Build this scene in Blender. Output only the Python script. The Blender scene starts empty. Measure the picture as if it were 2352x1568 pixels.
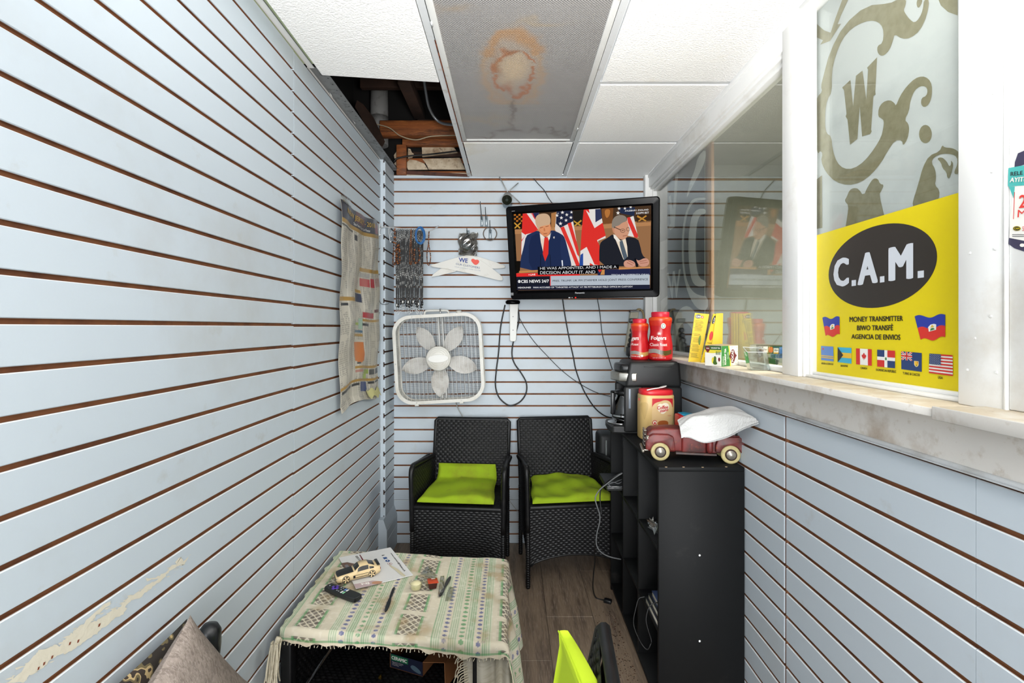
import bpy, bmesh, math, random
import numpy as np
from mathutils import Vector, Matrix, Euler
random.seed(7)
R = math.radians
S = bpy.context.scene
COL = S.collection
F, CX, CY, CAMZ = 1110.7, 1176.0, 752.0, 1.38

# ---------------- camera, world, lights, exposure ----------------
cam_d = bpy.data.cameras.new('camera'); cam = bpy.data.objects.new('camera', cam_d); COL.objects.link(cam)
cam.location = (0, 0, CAMZ); cam.rotation_euler = (R(90), 0, 0)
cam_d.sensor_width = 36; cam_d.lens = 36*F/2352; cam_d.shift_x = 0; cam_d.shift_y = -(784-CY)/2352
cam_d.clip_start = 0.02
S.camera = cam
S.view_settings.view_transform = 'Standard'; S.view_settings.look = 'None'
S.view_settings.gamma = 1; S.view_settings.use_curve_mapping = False
S.view_settings.exposure = 0.88
W = bpy.data.worlds.new('world'); S.world = W; W.use_nodes = True
W.node_tree.nodes['Background'].inputs[0].default_value = (0.93, 0.97, 1.0, 1)
W.node_tree.nodes['Background'].inputs[1].default_value = 1.15
def area(name, loc, rot, sx, sy, power, col=(1, 1, 1), spread=180):
    d = bpy.data.lights.new(name, 'AREA'); d.shape = 'RECTANGLE'; d.size = sx; d.size_y = sy; d.energy = power; d.color = col; d.spread = R(spread)
    o = bpy.data.objects.new(name, d); COL.objects.link(o); o.location = loc; o.rotation_euler = rot
    return o
area('storefront_daylight', (0.1, -2.9, 1.35), (R(90), 0, 0), 2.6, 2.4, 115, (0.96, 0.98, 1.0))
area('added_ceiling_fill', (0.05, -0.25, 2.28), (R(22), 0, 0), 0.6, 1.2, 8, (1.0, 0.985, 0.96))  # unseen overhead fill, added to light the room
area('bounce_flash', (0.22, 0.15, 1.45), (R(180-34), 0, 0), 0.30, 0.30, 11.0, (1.0, 0.99, 0.97), 110)
area('booth_fill', (1.75, 1.6, 2.2), (0, 0, 0), 0.6, 0.6, 27, (1.0, 0.99, 0.97))  # added fill, put in to brighten the booth walls

# ---------------- helpers ----------------
def lin(c):
    c = c.lstrip('#'); v = [int(c[i:i+2], 16)/255 for i in (0, 2, 4)]
    return tuple((x/12.92 if x <= .04045 else ((x+.055)/1.055)**2.4) for x in v) + (1,)
MATS = {}
def mat(name, col, rough=.5, metal=0., spec=.5, noise=None, noise2=None, bump=None, world=False, emit=None, stretch=None, coat=0, attr=None):
    if name in MATS: return MATS[name]
    m = bpy.data.materials.new(name); m.use_nodes = True; MATS[name] = m
    nt = m.node_tree; N = nt.nodes; L = nt.links; b = N['Principled BSDF']
    c = lin(col) if isinstance(col, str) else col
    b.inputs['Base Color'].default_value = c; b.inputs['Roughness'].default_value = rough
    b.inputs['Metallic'].default_value = metal; b.inputs['Specular IOR Level'].default_value = spec
    if coat: b.inputs['Coat Weight'].default_value = coat; b.inputs['Coat Roughness'].default_value = .08
    m.diffuse_color = c
    if emit:
        b.inputs['Emission Color'].default_value = c; b.inputs['Emission Strength'].default_value = emit
    src = None
    if noise or noise2 or bump:
        if world: g = N.new('ShaderNodeNewGeometry'); src = g.outputs['Position']
        else: g = N.new('ShaderNodeTexCoord'); src = g.outputs['Object']
        if stretch:
            mp = N.new('ShaderNodeMapping'); mp.inputs['Scale'].default_value = stretch; L.new(src, mp.inputs['Vector']); src = mp.outputs['Vector']
    cur = None
    if attr:
        a = N.new('ShaderNodeAttribute'); a.attribute_name = attr; cur = a.outputs['Color']
        L.new(cur, b.inputs['Base Color'])
    for nz in (noise, noise2):
        if nz:
            sc, lo, hi, c2 = nz
            t = N.new('ShaderNodeTexNoise'); t.inputs['Scale'].default_value = sc; t.inputs['Detail'].default_value = 6; t.inputs['Roughness'].default_value = .62
            L.new(src, t.inputs['Vector'])
            r = N.new('ShaderNodeMapRange'); r.inputs['From Min'].default_value = lo; r.inputs['From Max'].default_value = hi
            L.new(t.outputs['Fac'], r.inputs['Value'])
            mx = N.new('ShaderNodeMix'); mx.data_type = 'RGBA'; mx.inputs['A'].default_value = c
            if cur: L.new(cur, mx.inputs['A'])
            mx.inputs['B'].default_value = lin(c2); L.new(r.outputs['Result'], mx.inputs['Factor'])
            cur = mx.outputs['Result']; L.new(cur, b.inputs['Base Color'])
    if bump:
        sc, st, dist = bump
        t = N.new('ShaderNodeTexNoise'); t.inputs['Scale'].default_value = sc; t.inputs['Detail'].default_value = 4
        L.new(src, t.inputs['Vector'])
        bp = N.new('ShaderNodeBump'); bp.inputs['Strength'].default_value = st; bp.inputs['Distance'].default_value = dist
        L.new(t.outputs['Fac'], bp.inputs['Height']); L.new(bp.outputs['Normal'], b.inputs['Normal'])
    return m
def emis(name, col, s=1.0):
    if name in MATS: return MATS[name]
    m = bpy.data.materials.new(name); m.use_nodes = True; MATS[name] = m
    N = m.node_tree.nodes; N.clear(); e = N.new('ShaderNodeEmission'); o = N.new('ShaderNodeOutputMaterial')
    e.inputs[0].default_value = lin(col); e.inputs[1].default_value = s; m.node_tree.links.new(e.outputs[0], o.inputs[0])
    return m
def glassy(name, tint='#e8eeea', refl=5., base=0.0, rough=0.0):
    if name in MATS: return MATS[name]
    m = bpy.data.materials.new(name); m.use_nodes = True; MATS[name] = m
    N = m.node_tree.nodes; L = m.node_tree.links; N.clear()
    o = N.new('ShaderNodeOutputMaterial'); t = N.new('ShaderNodeBsdfTransparent'); g = N.new('ShaderNodeBsdfGlossy'); x = N.new('ShaderNodeMixShader')
    # Schlick reflectance, the same from either side of the thin pane
    f = N.new('ShaderNodeLayerWeight'); f.inputs['Blend'].default_value = .5
    p = N.new('ShaderNodeMath'); p.operation = 'POWER'; p.inputs[1].default_value = refl; L.new(f.outputs['Facing'], p.inputs[0])
    a = N.new('ShaderNodeMath'); a.operation = 'ADD'; a.use_clamp = True; a.inputs[1].default_value = base
    t.inputs[0].default_value = lin(tint); g.inputs['Roughness'].default_value = rough; g.inputs[0].default_value = (.95, .95, .95, 1)
    L.new(p.outputs[0], a.inputs[0]); L.new(a.outputs[0], x.inputs[0]); L.new(t.outputs[0], x.inputs[1]); L.new(g.outputs[0], x.inputs[2]); L.new(x.outputs[0], o.inputs[0])
    return m

def translucent(name, col, mix=.5):
    m = mat(name, col, .5); N = m.node_tree.nodes; L = m.node_tree.links; b = N['Principled BSDF']; o = [n for n in N if n.type == 'OUTPUT_MATERIAL'][0]
    t = N.new('ShaderNodeBsdfTranslucent'); t.inputs[0].default_value = lin(col); x = N.new('ShaderNodeMixShader'); x.inputs[0].default_value = mix
    L.new(b.outputs[0], x.inputs[1]); L.new(t.outputs[0], x.inputs[2]); L.new(x.outputs[0], o.inputs[0]); return m
WM = {}
def tag(o, label=None, cat=None, group=None, kind=None):
    if label: o['label'] = label
    if cat: o['category'] = cat
    if group: o['group'] = group
    if kind: o['kind'] = kind
    return o
def thing(name, label, cat, loc=(0, 0, 0), rz=0., group=None, kind=None, rot=None):
    o = bpy.data.objects.new(name, None); COL.objects.link(o); o.empty_display_size = .05
    o.location = loc; o.rotation_euler = rot if rot else (0, 0, rz)
    WM[o] = Matrix.Translation(Vector(loc)) @ Euler(o.rotation_euler).to_matrix().to_4x4()
    return tag(o, label, cat, group, kind)
class MB:
    def __init__(s): s.v = []; s.f = []; s.m = []; s.sm = []
    def add(s, vs, fs, m=0, sm=False):
        b = len(s.v); s.v.extend([tuple(v) for v in vs])
        for f in fs: s.f.append([b+i for i in f]); s.m.append(m); s.sm.append(sm)
        return s
    def box(s, x0, x1, y0, y1, z0, z1, m=0, M=None):
        vs = [Vector((x, y, z)) for x in (x0, x1) for y in (y0, y1) for z in (z0, z1)]
        if M: vs = [M @ v for v in vs]
        return s.add(vs, [(0, 1, 3, 2), (4, 6, 7, 5), (0, 4, 5, 1), (2, 3, 7, 6), (0, 2, 6, 4), (1, 5, 7, 3)], m)
    def bm(s, bm, m=0, sm=False, M=None):
        bm.verts.ensure_lookup_table(); bm.verts.index_update()
        s.add([(M @ v.co if M else v.co) for v in bm.verts], [[v.index for v in f.verts] for f in bm.faces], m, sm); bm.free(); return s
    def rbox(s, x0, x1, y0, y1, z0, z1, r=.005, seg=2, m=0, M=None, sm=True):
        bm = bmesh.new(); bmesh.ops.create_cube(bm, size=1)
        for v in bm.verts: v.co = Vector(((x0+x1)/2+v.co.x*(x1-x0), (y0+y1)/2+v.co.y*(y1-y0), (z0+z1)/2+v.co.z*(z1-z0)))
        r = min(r, .49*min(x1-x0, y1-y0, z1-z0))
        bmesh.ops.bevel(bm, geom=bm.edges[:], offset=r, segments=seg, affect='EDGES', profile=.5)
        return s.bm(bm, m, sm, M)
    def prism(s, pts, off, m=0, bevel=0, seg=2, sm=False, M=None):
        off = Vector(off); bm = bmesh.new(); vs = [bm.verts.new(Vector(p)) for p in pts]
        f = bm.faces.new(vs); r = bmesh.ops.extrude_face_region(bm, geom=[f])
        for e in r['geom']:
            if isinstance(e, bmesh.types.BMVert): e.co += off
        if f.is_valid is False or f not in bm.faces: pass
        bmesh.ops.recalc_face_normals(bm, faces=bm.faces[:])
        if bevel: bmesh.ops.bevel(bm, geom=bm.edges[:], offset=bevel, segments=seg, affect='EDGES', profile=.5)
        return s.bm(bm, m, sm, M)
    def tube(s, pts, r, n=6, m=0, cap=True, taper=None):
        P = [Vector(p) for p in pts]; k = len(P); vs = []; fs = []; up = None
        for i, p in enumerate(P):
            t = (P[min(i+1, k-1)]-P[max(i-1, 0)]).normalized()
            if up is None: up = Vector((0, 0, 1)) if abs(t.z) < .9 else Vector((1, 0, 0))
            a = t.cross(up).normalized(); b = a.cross(t).normalized(); up = b
            rr = r*(taper[i] if taper else 1)
            for j in range(n):
                q = 2*math.pi*j/n; vs.append(p+a*rr*math.cos(q)+b*rr*math.sin(q))
        for i in range(k-1):
            for j in range(n):
                fs.append((i*n+j, i*n+(j+1) % n, (i+1)*n+(j+1) % n, (i+1)*n+j))
        if cap: fs.append(tuple(range(n))[::-1]); fs.append(tuple((k-1)*n+j for j in range(n)))
        return s.add(vs, fs, m, n > 5)
    def lathe(s, prof, n=24, c=(0, 0, 0), m=0, M=None, sm=True, sx=1, sy=1, pw=2., cap=True):
        c = Vector(c); vs = []; fs = []; k = len(prof)
        for (r, z) in prof:
            for j in range(n):
                q = 2*math.pi*j/n; cx, cy = math.cos(q), math.sin(q)
                if pw != 2.: cx = math.copysign(abs(cx)**(2/pw), cx); cy = math.copysign(abs(cy)**(2/pw), cy)
                v = c+Vector((r*cx*sx, r*cy*sy, z)); vs.append(M @ v if M else v)
        mi = m if isinstance(m, (list, tuple)) else [m]*(k-1)
        for i in range(k-1):
            s.add([], [], 0)
            for j in range(n): fs.append((i*n+j, i*n+(j+1) % n, (i+1)*n+(j+1) % n, (i+1)*n+j))
        b = len(s.v); s.v.extend([tuple(v) for v in vs])
        for q, f in enumerate(fs): s.f.append([b+i for i in f]); s.m.append(mi[q//n]); s.sm.append(sm)
        if cap:
            s.f.append([b+j for j in range(n)][::-1]); s.m.append(mi[0]); s.sm.append(False)
            s.f.append([b+(k-1)*n+j for j in range(n)]); s.m.append(mi[-1]); s.sm.append(False)
        return s
    def grid(s, fn, nu, nv, m=0, sm=True):
        vs = [fn(i/nu, j/nv) for j in range(nv+1) for i in range(nu+1)]
        return s.add(vs, [(j*(nu+1)+i, j*(nu+1)+i+1, (j+1)*(nu+1)+i+1, (j+1)*(nu+1)+i) for j in range(nv) for i in range(nu)], m, sm)
    def mesh(s, name, mats, inv=None):
        me = bpy.data.meshes.new(name)
        v = [tuple(inv @ Vector(p)) for p in s.v] if inv else s.v
        me.from_pydata(v, [], s.f)
        for mm in (mats if isinstance(mats, (list, tuple)) else [mats]): me.materials.append(mm)
        me.polygons.foreach_set('material_index', s.m); me.polygons.foreach_set('use_smooth', s.sm); me.update()
        return me
    def build(s, name, mats, parent=None, world=True, loc=None, kind=None, label=None):
        inv = None
        if parent is not None and world and parent in WM: inv = WM[parent].inverted()
        o = bpy.data.objects.new(name, s.mesh(name, mats, inv)); COL.objects.link(o)
        if parent is not None: o.parent = parent
        if loc is not None: o.location = loc
        if kind: o['kind'] = kind
        if label: o['label'] = label
        return o
def inst(name, me, parent, loc, rot=(0, 0, 0), sc=(1, 1, 1)):
    o = bpy.data.objects.new(name, me); COL.objects.link(o); o.parent = parent; o.location = loc; o.rotation_euler = rot; o.scale = sc
    return o
def copy_tree(o, parent=None):
    c = o.copy(); COL.objects.link(c)
    if parent is not None: c.parent = parent
    for ch in list(o.children): copy_tree(ch, c)
    return c
def solo(name, mb, mats, label, cat, group=None, kind=None, base=None):
    """a thing that is one mesh, its origin at its base"""
    xs = [v[0] for v in mb.v]; ys = [v[1] for v in mb.v]; zs = [v[2] for v in mb.v]
    b = Vector(base) if base else Vector(((min(xs)+max(xs))/2, (min(ys)+max(ys))/2, min(zs)))
    o = bpy.data.objects.new(name, mb.mesh(name, mats, Matrix.Translation(-b))); COL.objects.link(o); o.location = b
    return tag(o, label, cat, group, kind)
def P(px, py, Y): return Vector(((px-CX)/F*Y, Y, CAMZ-(py-CY)/F*Y))
class PL:
    """a real plane of the scene; hit() gives the point of it that the photograph shows at a pixel (measured layout of flat print)"""
    def __init__(s, o, n): s.o = Vector(o); s.n = Vector(n).normalized(); s.c = Vector((0, 0, CAMZ)); s.sg = 1 if (s.c-s.o).dot(s.n) > 0 else -1
    def hit(s, px, py, lay=0):
        d = Vector(((px-CX)/F, 1, -(py-CY)/F)); o = s.o+s.n*s.sg*lay*.0004
        return s.c+d*((o-s.c).dot(s.n)/d.dot(s.n))
    def poly(s, mb, pts, m=0, lay=1): mb.add([s.hit(x, y, lay) for x, y in pts], [list(range(len(pts)))], m); return mb
class SURF:
    """front of a round body: radius profile r(z) about a vertical axis, superellipse power pw"""
    def __init__(s, ax, ay, rf, sy=1., pw=2.): s.a = (ax, ay); s.rf = rf; s.sy = sy; s.pw = pw
    def hit(s, px, py, lay=0):
        y = s.a[1]-s.rf(None)*s.sy
        for _ in range(5):
            x = (px-CX)/F*y; z = CAMZ-(py-CY)/F*y; r = s.rf(z)
            q = min(.995, abs((x-s.a[0])/r)); y = s.a[1]-r*s.sy*(1-q**s.pw)**(1/s.pw)
        return Vector((x, y-.0006*lay-.0004, z))
    def poly(s, mb, pts, m=0, lay=1, mx=3.):
        bm = bmesh.new(); bm.faces.new([bm.verts.new((x, y, 0)) for x, y in pts]); bmesh.ops.triangulate(bm, faces=bm.faces[:])
        for _ in range(6):
            e = [e for e in bm.edges if e.calc_length() > mx]
            if not e: break
            bmesh.ops.subdivide_edges(bm, edges=e, cuts=1); bmesh.ops.triangulate(bm, faces=bm.faces[:])
        for v in bm.verts: v.co = s.hit(v.co.x, v.co.y, lay)
        mb.bm(bm, m, True); return mb
def bil(c):
    """c = bottom-left, bottom-right, top-right, top-left"""
    (ax, ay), (bx, by), (cx, cy), (dx, dy) = c
    return lambda u, v: ((1-v)*((1-u)*ax+u*bx)+v*((1-u)*dx+u*cx), (1-v)*((1-u)*ay+u*by)+v*((1-u)*dy+u*cy))
TX = {}
def glyphs(t, bold=0., lh=1.):
    k = (t, bold, lh)
    if k not in TX:
        c = bpy.data.curves.new('t', 'FONT'); c.body = t; c.resolution_u = 3; c.space_line = lh; c.align_x = 'CENTER' if '\n' in t else 'LEFT'
        o = bpy.data.objects.new('t', c); me = bpy.data.meshes.new_from_object(o)
        v = [tuple(x.co) for x in me.vertices]; f = [tuple(p.vertices) for p in me.polygons]
        bpy.data.objects.remove(o); bpy.data.curves.remove(c); bpy.data.meshes.remove(me)
        if bold:     # heavier strokes: the outline repeated a little to each side
            n0, v0, f0 = len(v), v, f; v = []; f = []
            for k_, (dx, dy) in enumerate(((-1, 0), (1, 0), (0, .7), (0, -.7)) if bold < .025 else ((-1, .3), (-.6, -.4), (-.25, .4), (0, -.5), (.25, .4), (.6, -.4), (1, .3), (-1, -.3), (1, -.3))):
                v += [(a[0]+dx*bold, a[1]+dy*bold, k_) for a in v0]; f += [tuple(i+k_*n0 for i in q) for q in f0]
        xs = [a[0] for a in v]; ys = [a[1] for a in v]; x0, x1, y0, y1 = min(xs), max(xs), min(ys), max(ys)
        TX[k] = ([((a[0]-x0)/(x1-x0), (a[1]-y0)/(y1-y0), a[3 if len(a) > 3 else 2]) for a in v], f)
    return TX[k]
def text(mb, t, fn, m=0, bold=0., lh=1.):
    v, f = glyphs(t, bold, lh); a = fn(.5, .5); n = (fn(.6, .5)-a).cross(fn(.5, .6)-a).normalized()
    mb.add([fn(u, w)+n*(k*6e-5) for u, w, k in v], f, m); return mb
def ptext(mb, pl, t, c, m=0, lay=2, bold=0., lh=1.):
    q = bil(c); return text(mb, t, lambda u, v: pl.hit(*q(u, v), lay), m, bold, lh)
def rect(x0, y0, x1, y1): return [(x0, y1), (x1, y1), (x1, y0), (x0, y0)]   # in pixels: BL BR TR TL
def ell(cx, cy, a, b, n=28, t0=0, t1=2*math.pi):
    a = a if isinstance(a, tuple) else (a, 0); b = b if isinstance(b, tuple) else (0, b)
    return [(cx+a[0]*math.cos(t)+b[0]*math.sin(t), cy+a[1]*math.cos(t)+b[1]*math.sin(t)) for t in [t0+(t1-t0)*i/n for i in range(n if t1-t0 > 6.28 else n+1)]]
def star(cx, cy, r, n=5, q=.4, ph=-math.pi/2):
    return [(cx+(r if i % 2 == 0 else r*q)*math.cos(ph+math.pi*i/n), cy+(r if i % 2 == 0 else r*q)*math.sin(ph+math.pi*i/n)) for i in range(2*n)]
def smooth(pts, it=2, closed=True):
    for _ in range(it):
        q = []; n = len(pts)
        for i in range(n if closed else n-1):
            a, b = pts[i], pts[(i+1) % n]
            q.append(tuple(a[k]*.75+b[k]*.25 for k in range(len(a)))); q.append(tuple(a[k]*.25+b[k]*.75 for k in range(len(a))))
        if not closed: q = [pts[0]]+q+[pts[-1]]
        pts = q
    return pts
def cr(pts, n=6):
    """catmull-rom through 3D points"""
    P_ = [Vector(p) for p in pts]; out = []
    for i in range(len(P_)-1):
        p0, p1, p2, p3 = P_[max(i-1, 0)], P_[i], P_[i+1], P_[min(i+2, len(P_)-1)]
        for k in range(n):
            t = k/n; out.append(.5*((2*p1)+(p2-p0)*t+(2*p0-5*p1+4*p2-p3)*t*t+(3*p1-p0-3*p2+p3)*t**3))
    return out+[P_[-1]]

# ---------------- materials ----------------
blue = mat('pale_blue_paint', '#bec8d0', .42, noise=(1.6, .50, .86, '#aeb0ae'), noise2=(9, .64, .92, '#a9a69c'), world=True, bump=(60, .08, .002))
lit_lip = mat('lit_lip_paint', '#dfe3e5', .4, world=True)  # lighter colour stands for light caught on each slat's top edge
brown = mat('raw_fibreboard', '#80502f', .8, noise=(12, .45, .7, '#5e3520'), world=True)
dark_groove = mat('groove_shade', '#5d3a24', .85, noise=(9, .4, .7, '#3b2417'), world=True)
white = mat('white_gloss_paint', '#e6e6e4', .38, noise=(5, .55, .85, '#c9c2b6'), world=True, bump=(30, .1, .003))
dirty_white = mat('scuffed_white_paint', '#d3cfc9', .5, noise=(7, .50, .72, '#a2907c'), noise2=(34, .58, .72, '#b9afa2'), world=True, bump=(25, .2, .004))
sill_top = mat('worn_sill_paint', '#cbbda6', .55, noise=(14, .45, .7, '#e0dbd0'), noise2=(40, .6, .75, '#8b7660'), world=True, bump=(40, .2, .003))
tile_m = mat('ceiling_tile_face', '#f0efed', .9, noise=(1.2, .60, .82, '#dccdac'), world=True, bump=(150, .55, .006))
tbar = mat('grid_metal', '#c9cbcc', .35, .0, noise=(20, .6, .8, '#9a8f80'), world=True)
rust = mat('rust', '#7d3f1f', .8, noise=(60, .4, .6, '#3c2012'), world=True)
floor_m = mat('brown_laminate', '#86735f', .45, noise=(2.5, .42, .66, '#5f4f43'), noise2=(14, .48, .72, '#988675'), world=True, stretch=(14, 1.1, 1), bump=(6, .12, .002))
black_lam = mat('black_laminate', '#0f1011', .62, spec=.25, noise=(7, .62, .85, '#33322f'), noise2=(90, .72, .8, '#5a564f'))
black_edge = mat('black_edge_band', '#2b2b2b', .4)
wick = mat('black_wicker', '#111112', .42, spec=.34, noise=(30, .5, .8, '#262423'))
wick_d = mat('black_wicker_core', '#08080a', .7)
lime = mat('lime_fabric', '#93ae0f', .85, noise=(7, .50, .82, '#83821a'), noise2=(26, .62, .85, '#767a2a'), bump=(220, .12, .001))
lime_b = mat('bright_lime_fabric', '#b0c81c', .8, bump=(220, .12, .001))
blk = mat('black_plastic', '#111214', .3)
blk_m = mat('matt_black_plastic', '#1d1f20', .5, bump=(300, .1, .001))
steel = mat('steel', '#b9bab8', .28, 1.)
chrome = mat('chrome', '#d6d6d6', .12, 1.)

# ======================= ROOM SHELL =======================
XL, XR, YB, YN = -.785, .83, 3.097, -1.35
ZC = 2.345
PITCH = .0762
def slat_mesh(L, h, name, th=.010, paint=.0038):
    """profile runs over depth d (0 = face) and z; extruded along local +x by L; painted face and lips, raw core behind"""
    mb = MB(); b = .0015; hz = h/2
    prof = [(0, -hz+b), (0, hz-b), (b, hz), (paint, hz), (th, hz), (th, -hz), (paint, -hz), (b, -hz)]
    vs = [(x, d, z) for x in (0, L) for d, z in prof]; n = 8
    for i in range(n):
        j = (i+1) % n; mb.add([], [], 0)
    mb.v = vs
    for i in range(n):
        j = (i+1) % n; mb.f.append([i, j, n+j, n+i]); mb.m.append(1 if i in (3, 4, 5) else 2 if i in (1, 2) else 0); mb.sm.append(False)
    mb.f.append(list(range(n))[::-1]); mb.m.append(0); mb.sm.append(False)
    mb.f.append([n+i for i in range(n)]); mb.m.append(0); mb.sm.append(False)
    return mb.mesh(name, [blue, brown, lit_lip])
def rows(g0, z0, z1, pitch=PITCH, gap=.0098):
    out = []; k = math.floor((z0-g0)/pitch)-1
    while g0+k*pitch < z1:
        a = max(g0+k*pitch+gap/2, z0); b = min(g0+(k+1)*pitch-gap/2, z1)
        if b-a > .008: out.append((a, b))
        k += 1
    return out
SM = {}
def lay_slats(parent, rws, L, loc_fn, rot):
    for a, b in rws:
        k = (round(L, 3), round(b-a, 3))
        if k not in SM: SM[k] = slat_mesh(L, b-a, 'slat')
        inst('slat', SM[k], parent, loc_fn((a+b)/2), (0, 0, rot))
# left wall: backing board, then every slat of the two long panels
wl = MB().box(XL-.05, XL-.0098, YN, YB+.02, 0, 2.384).build('wall_left', [brown], kind='structure')
rl = rows(1.3875, .0, 2.384)
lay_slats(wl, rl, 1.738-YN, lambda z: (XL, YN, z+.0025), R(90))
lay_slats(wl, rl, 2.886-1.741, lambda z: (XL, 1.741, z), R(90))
# peeled paint streak on one slat, chipped down to a cream coat
pl_left = PL((XL, 0, 0), (1, 0, 0))
cz = lambda x, y: (x/3.675, 1200+y/3.675)
cream = mat('cream_undercoat', '#d9d2c0', .5, world=True, bump=(80, .3, .003)); chipm = mat('chipped_board', '#7c3a20', .8)
mb = MB()
pk = [(60, 1352), (150, 1290), (230, 1180), (330, 1080), (430, 1040), (470, 1030), (500, 1040), (540, 980), (600, 935), (640, 900), (700, 850), (760, 800), (870, 690), (930, 660), (935, 690), (870, 735), (800, 800), (760, 850), (830, 820), (880, 790), (940, 740), (1000, 720), (1050, 670), (1100, 610), (1180, 575), (1260, 520), (1330, 470), (1240, 490), (1232, 470), (1330, 455), (1400, 420), (1480, 345), (1505, 300), (1535, 292), (1542, 330), (1620, 260), (1545, 350), (1490, 365), (1420, 430), (1370, 480), (1300, 530), (1240, 580), (1180, 640), (1110, 650), (1060, 700), (1070, 740), (1030, 775), (960, 820), (900, 870), (850, 890), (820, 940), (770, 960), (720, 1000), (640, 1060), (560, 1105), (500, 1110), (430, 1150), (380, 1210), (320, 1250), (250, 1290), (200, 1352)]
rr = random.Random(3)
pk2 = []
for i_, (a, b) in enumerate(zip(pk, pk[1:]+pk[:1])):
    for k in range(4): pk2.append((a[0]+(b[0]-a[0])*k/4+rr.uniform(-9, 9), a[1]+(b[1]-a[1])*k/4+rr.uniform(-8, 8)))
pk = pk2
pl_left.poly(mb, [cz(*p) for p in pk], 0, 2)
for x, y in ((372, 1190), (325, 1230), (838, 865), (660, 1000), (590, 1020), (440, 1135)): pl_left.poly(mb, [cz(x-10, y+16), cz(x-4, y-10), cz(x+12, y-18), cz(x+5, y+8)], 1, 4)
rr = random.Random(12); path_ = [(100, 1330), (300, 1170), (500, 1070), (700, 930), (900, 790), (1100, 640), (1300, 520), (1450, 400), (1560, 310)]
for i in range(150):
    t_ = rr.random()*7.99; k = int(t_); w_ = t_-k; x = path_[k][0]*(1-w_)+path_[k+1][0]*w_; y = path_[k][1]*(1-w_)+path_[k+1][1]*w_; s_ = rr.uniform(3, 20)*(1.1-t_/12); ox, oy = rr.gauss(0, 50-4*t_), rr.gauss(0, 34-3*t_); a0 = rr.uniform(0, 1)
    pl_left.poly(mb, [cz(x+ox+s_*(1.9 if j % 2 else 1)*math.cos(j*1.05+a0)*1.5, y+oy-s_*.75*math.cos(j*1.05+a0)+s_*.5*math.sin(j*1.05+a0)) for j in range(6)], 0, 1)
mb.build('peeled_paint', [cream, chipm], wl, kind='stuff')
# corner panel: a thicker slat panel whose T-slotted end faces the room
XS = -.7555
cp = MB().box(XL-.0095, XS-.0125, 2.888, YB, .24, 2.384).build('corner_panel', [blue], wl)
def tslat(h, L, name):
    mb = MB(); pts = [(0, -h/2), (0, h/2), (.005, h/2), (.005, h/2-.009), (.0125, h/2-.009), (.0125, -h/2+.009), (.005, -h/2+.009), (.005, -h/2)]
    mb.v = [(x, d, z) for x in (0, L) for d, z in pts]; n = 8
    for i in range(n): mb.f.append([i, (i+1) % n, n+(i+1) % n, n+i]); mb.m.append(1 if i in (2, 3, 4, 5, 6) else 0); mb.sm.append(False)
    mb.f.append(list(range(n))[::-1]); mb.f.append([n+i for i in range(n)]); mb.m += [0, 0]; mb.sm += [False]*2
    return mb.mesh(name, [blue, dark_groove])
mb = MB().box(XL-.0095, XS-.0121, 2.8872, 2.8885, .24, 2.384)
TM = {}
for a, b in rows(1.3875, .25, 2.384):
    k = round(b-a, 3)
    if k not in TM: TM[k] = tslat(b-a, YB-2.885, 'slat')
    inst('slat', TM[k], cp, (XS, 2.885, (a+b)/2), (0, 0, R(90)))
MB().box(XS-.013, XS-.0124, 2.888, YB, .25, 2.38).build('groove_back', [dark_groove], cp)
MB().prism([(XS-.03, 2.84, 0), (XS+.0195, 2.84, 0), (XS+.0195, 2.84, .19), (XS, 2.84, .25), (XS-.03, 2.84, .25)], (0, YB-2.84, 0)).build('foot_panel', [blue], cp)
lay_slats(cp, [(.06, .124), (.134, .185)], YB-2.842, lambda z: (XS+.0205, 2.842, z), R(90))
# back wall
wb = MB().box(XL-.05, .90, YB+.0098, YB+.06, 0, 2.36).build('wall_back', [brown], kind='structure')
zb = 2.250
rb = [(a, b) for a, b in rows(zb, .345, 2.335)] + [(.277, .341), (.2125, .2752), (.1386, .2030), (.0634, .1290), (.0, .0536)]
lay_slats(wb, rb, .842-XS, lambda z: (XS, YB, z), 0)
MB().box(XS, .842, YB-.003, YB+.0098, 2.3365, 2.352).build('top_rail', [blue], wb)
# right wall below the windows
wr = MB().box(XR+.0098, XR+.06, YN, YB, 0, 1.2).build('wall_right', [brown], kind='structure')
rr_ = rows(1.1145, .0, 1.16)
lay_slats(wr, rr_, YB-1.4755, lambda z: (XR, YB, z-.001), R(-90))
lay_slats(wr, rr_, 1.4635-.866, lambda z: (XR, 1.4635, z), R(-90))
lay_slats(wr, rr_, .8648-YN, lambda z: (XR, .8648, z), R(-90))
MB().box(XR+.0035, XR+.0095, 1.4632, 1.4735, 0, 1.12).build('joint_strip', [brown], wr)
# apron, moulding and sill
tr = MB().rbox(.819, .90, YN, YB, 1.128, 1.2165, .002).build('trim_1', [dirty_white], kind='structure')
mb = MB()
grey_tr = mat('grey_trim_paint', '#b9bcbe', .4, world=True, noise=(9, .5, .8, '#8f8c86'))
mb.tube([(.819, YN, 1.124), (.819, YB, 1.124)], .006, 8); mb.box(.812, .83, YN, YB, 1.1185, 1.1215)
mb.build('bead_moulding', [grey_tr], tr)
s1 = MB().rbox(.770, .925, .885, YB, 1.2165, 1.232, .0025)
s1.build('window_sill', [sill_top], tr); MB().rbox(.7685, .772, .886, YB, 1.2165, 1.2325, .0015).build('sill_nosing', [dirty_white], tr)
MB().rbox(.7665, .925, YN, .883, 1.2125, 1.2365, .003).build('window_sill', [sill_top], tr)
MB().rbox(.765, .7685, YN, .882, 1.2125, 1.2370, .0015).build('sill_nosing', [dirty_white], tr)
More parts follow.
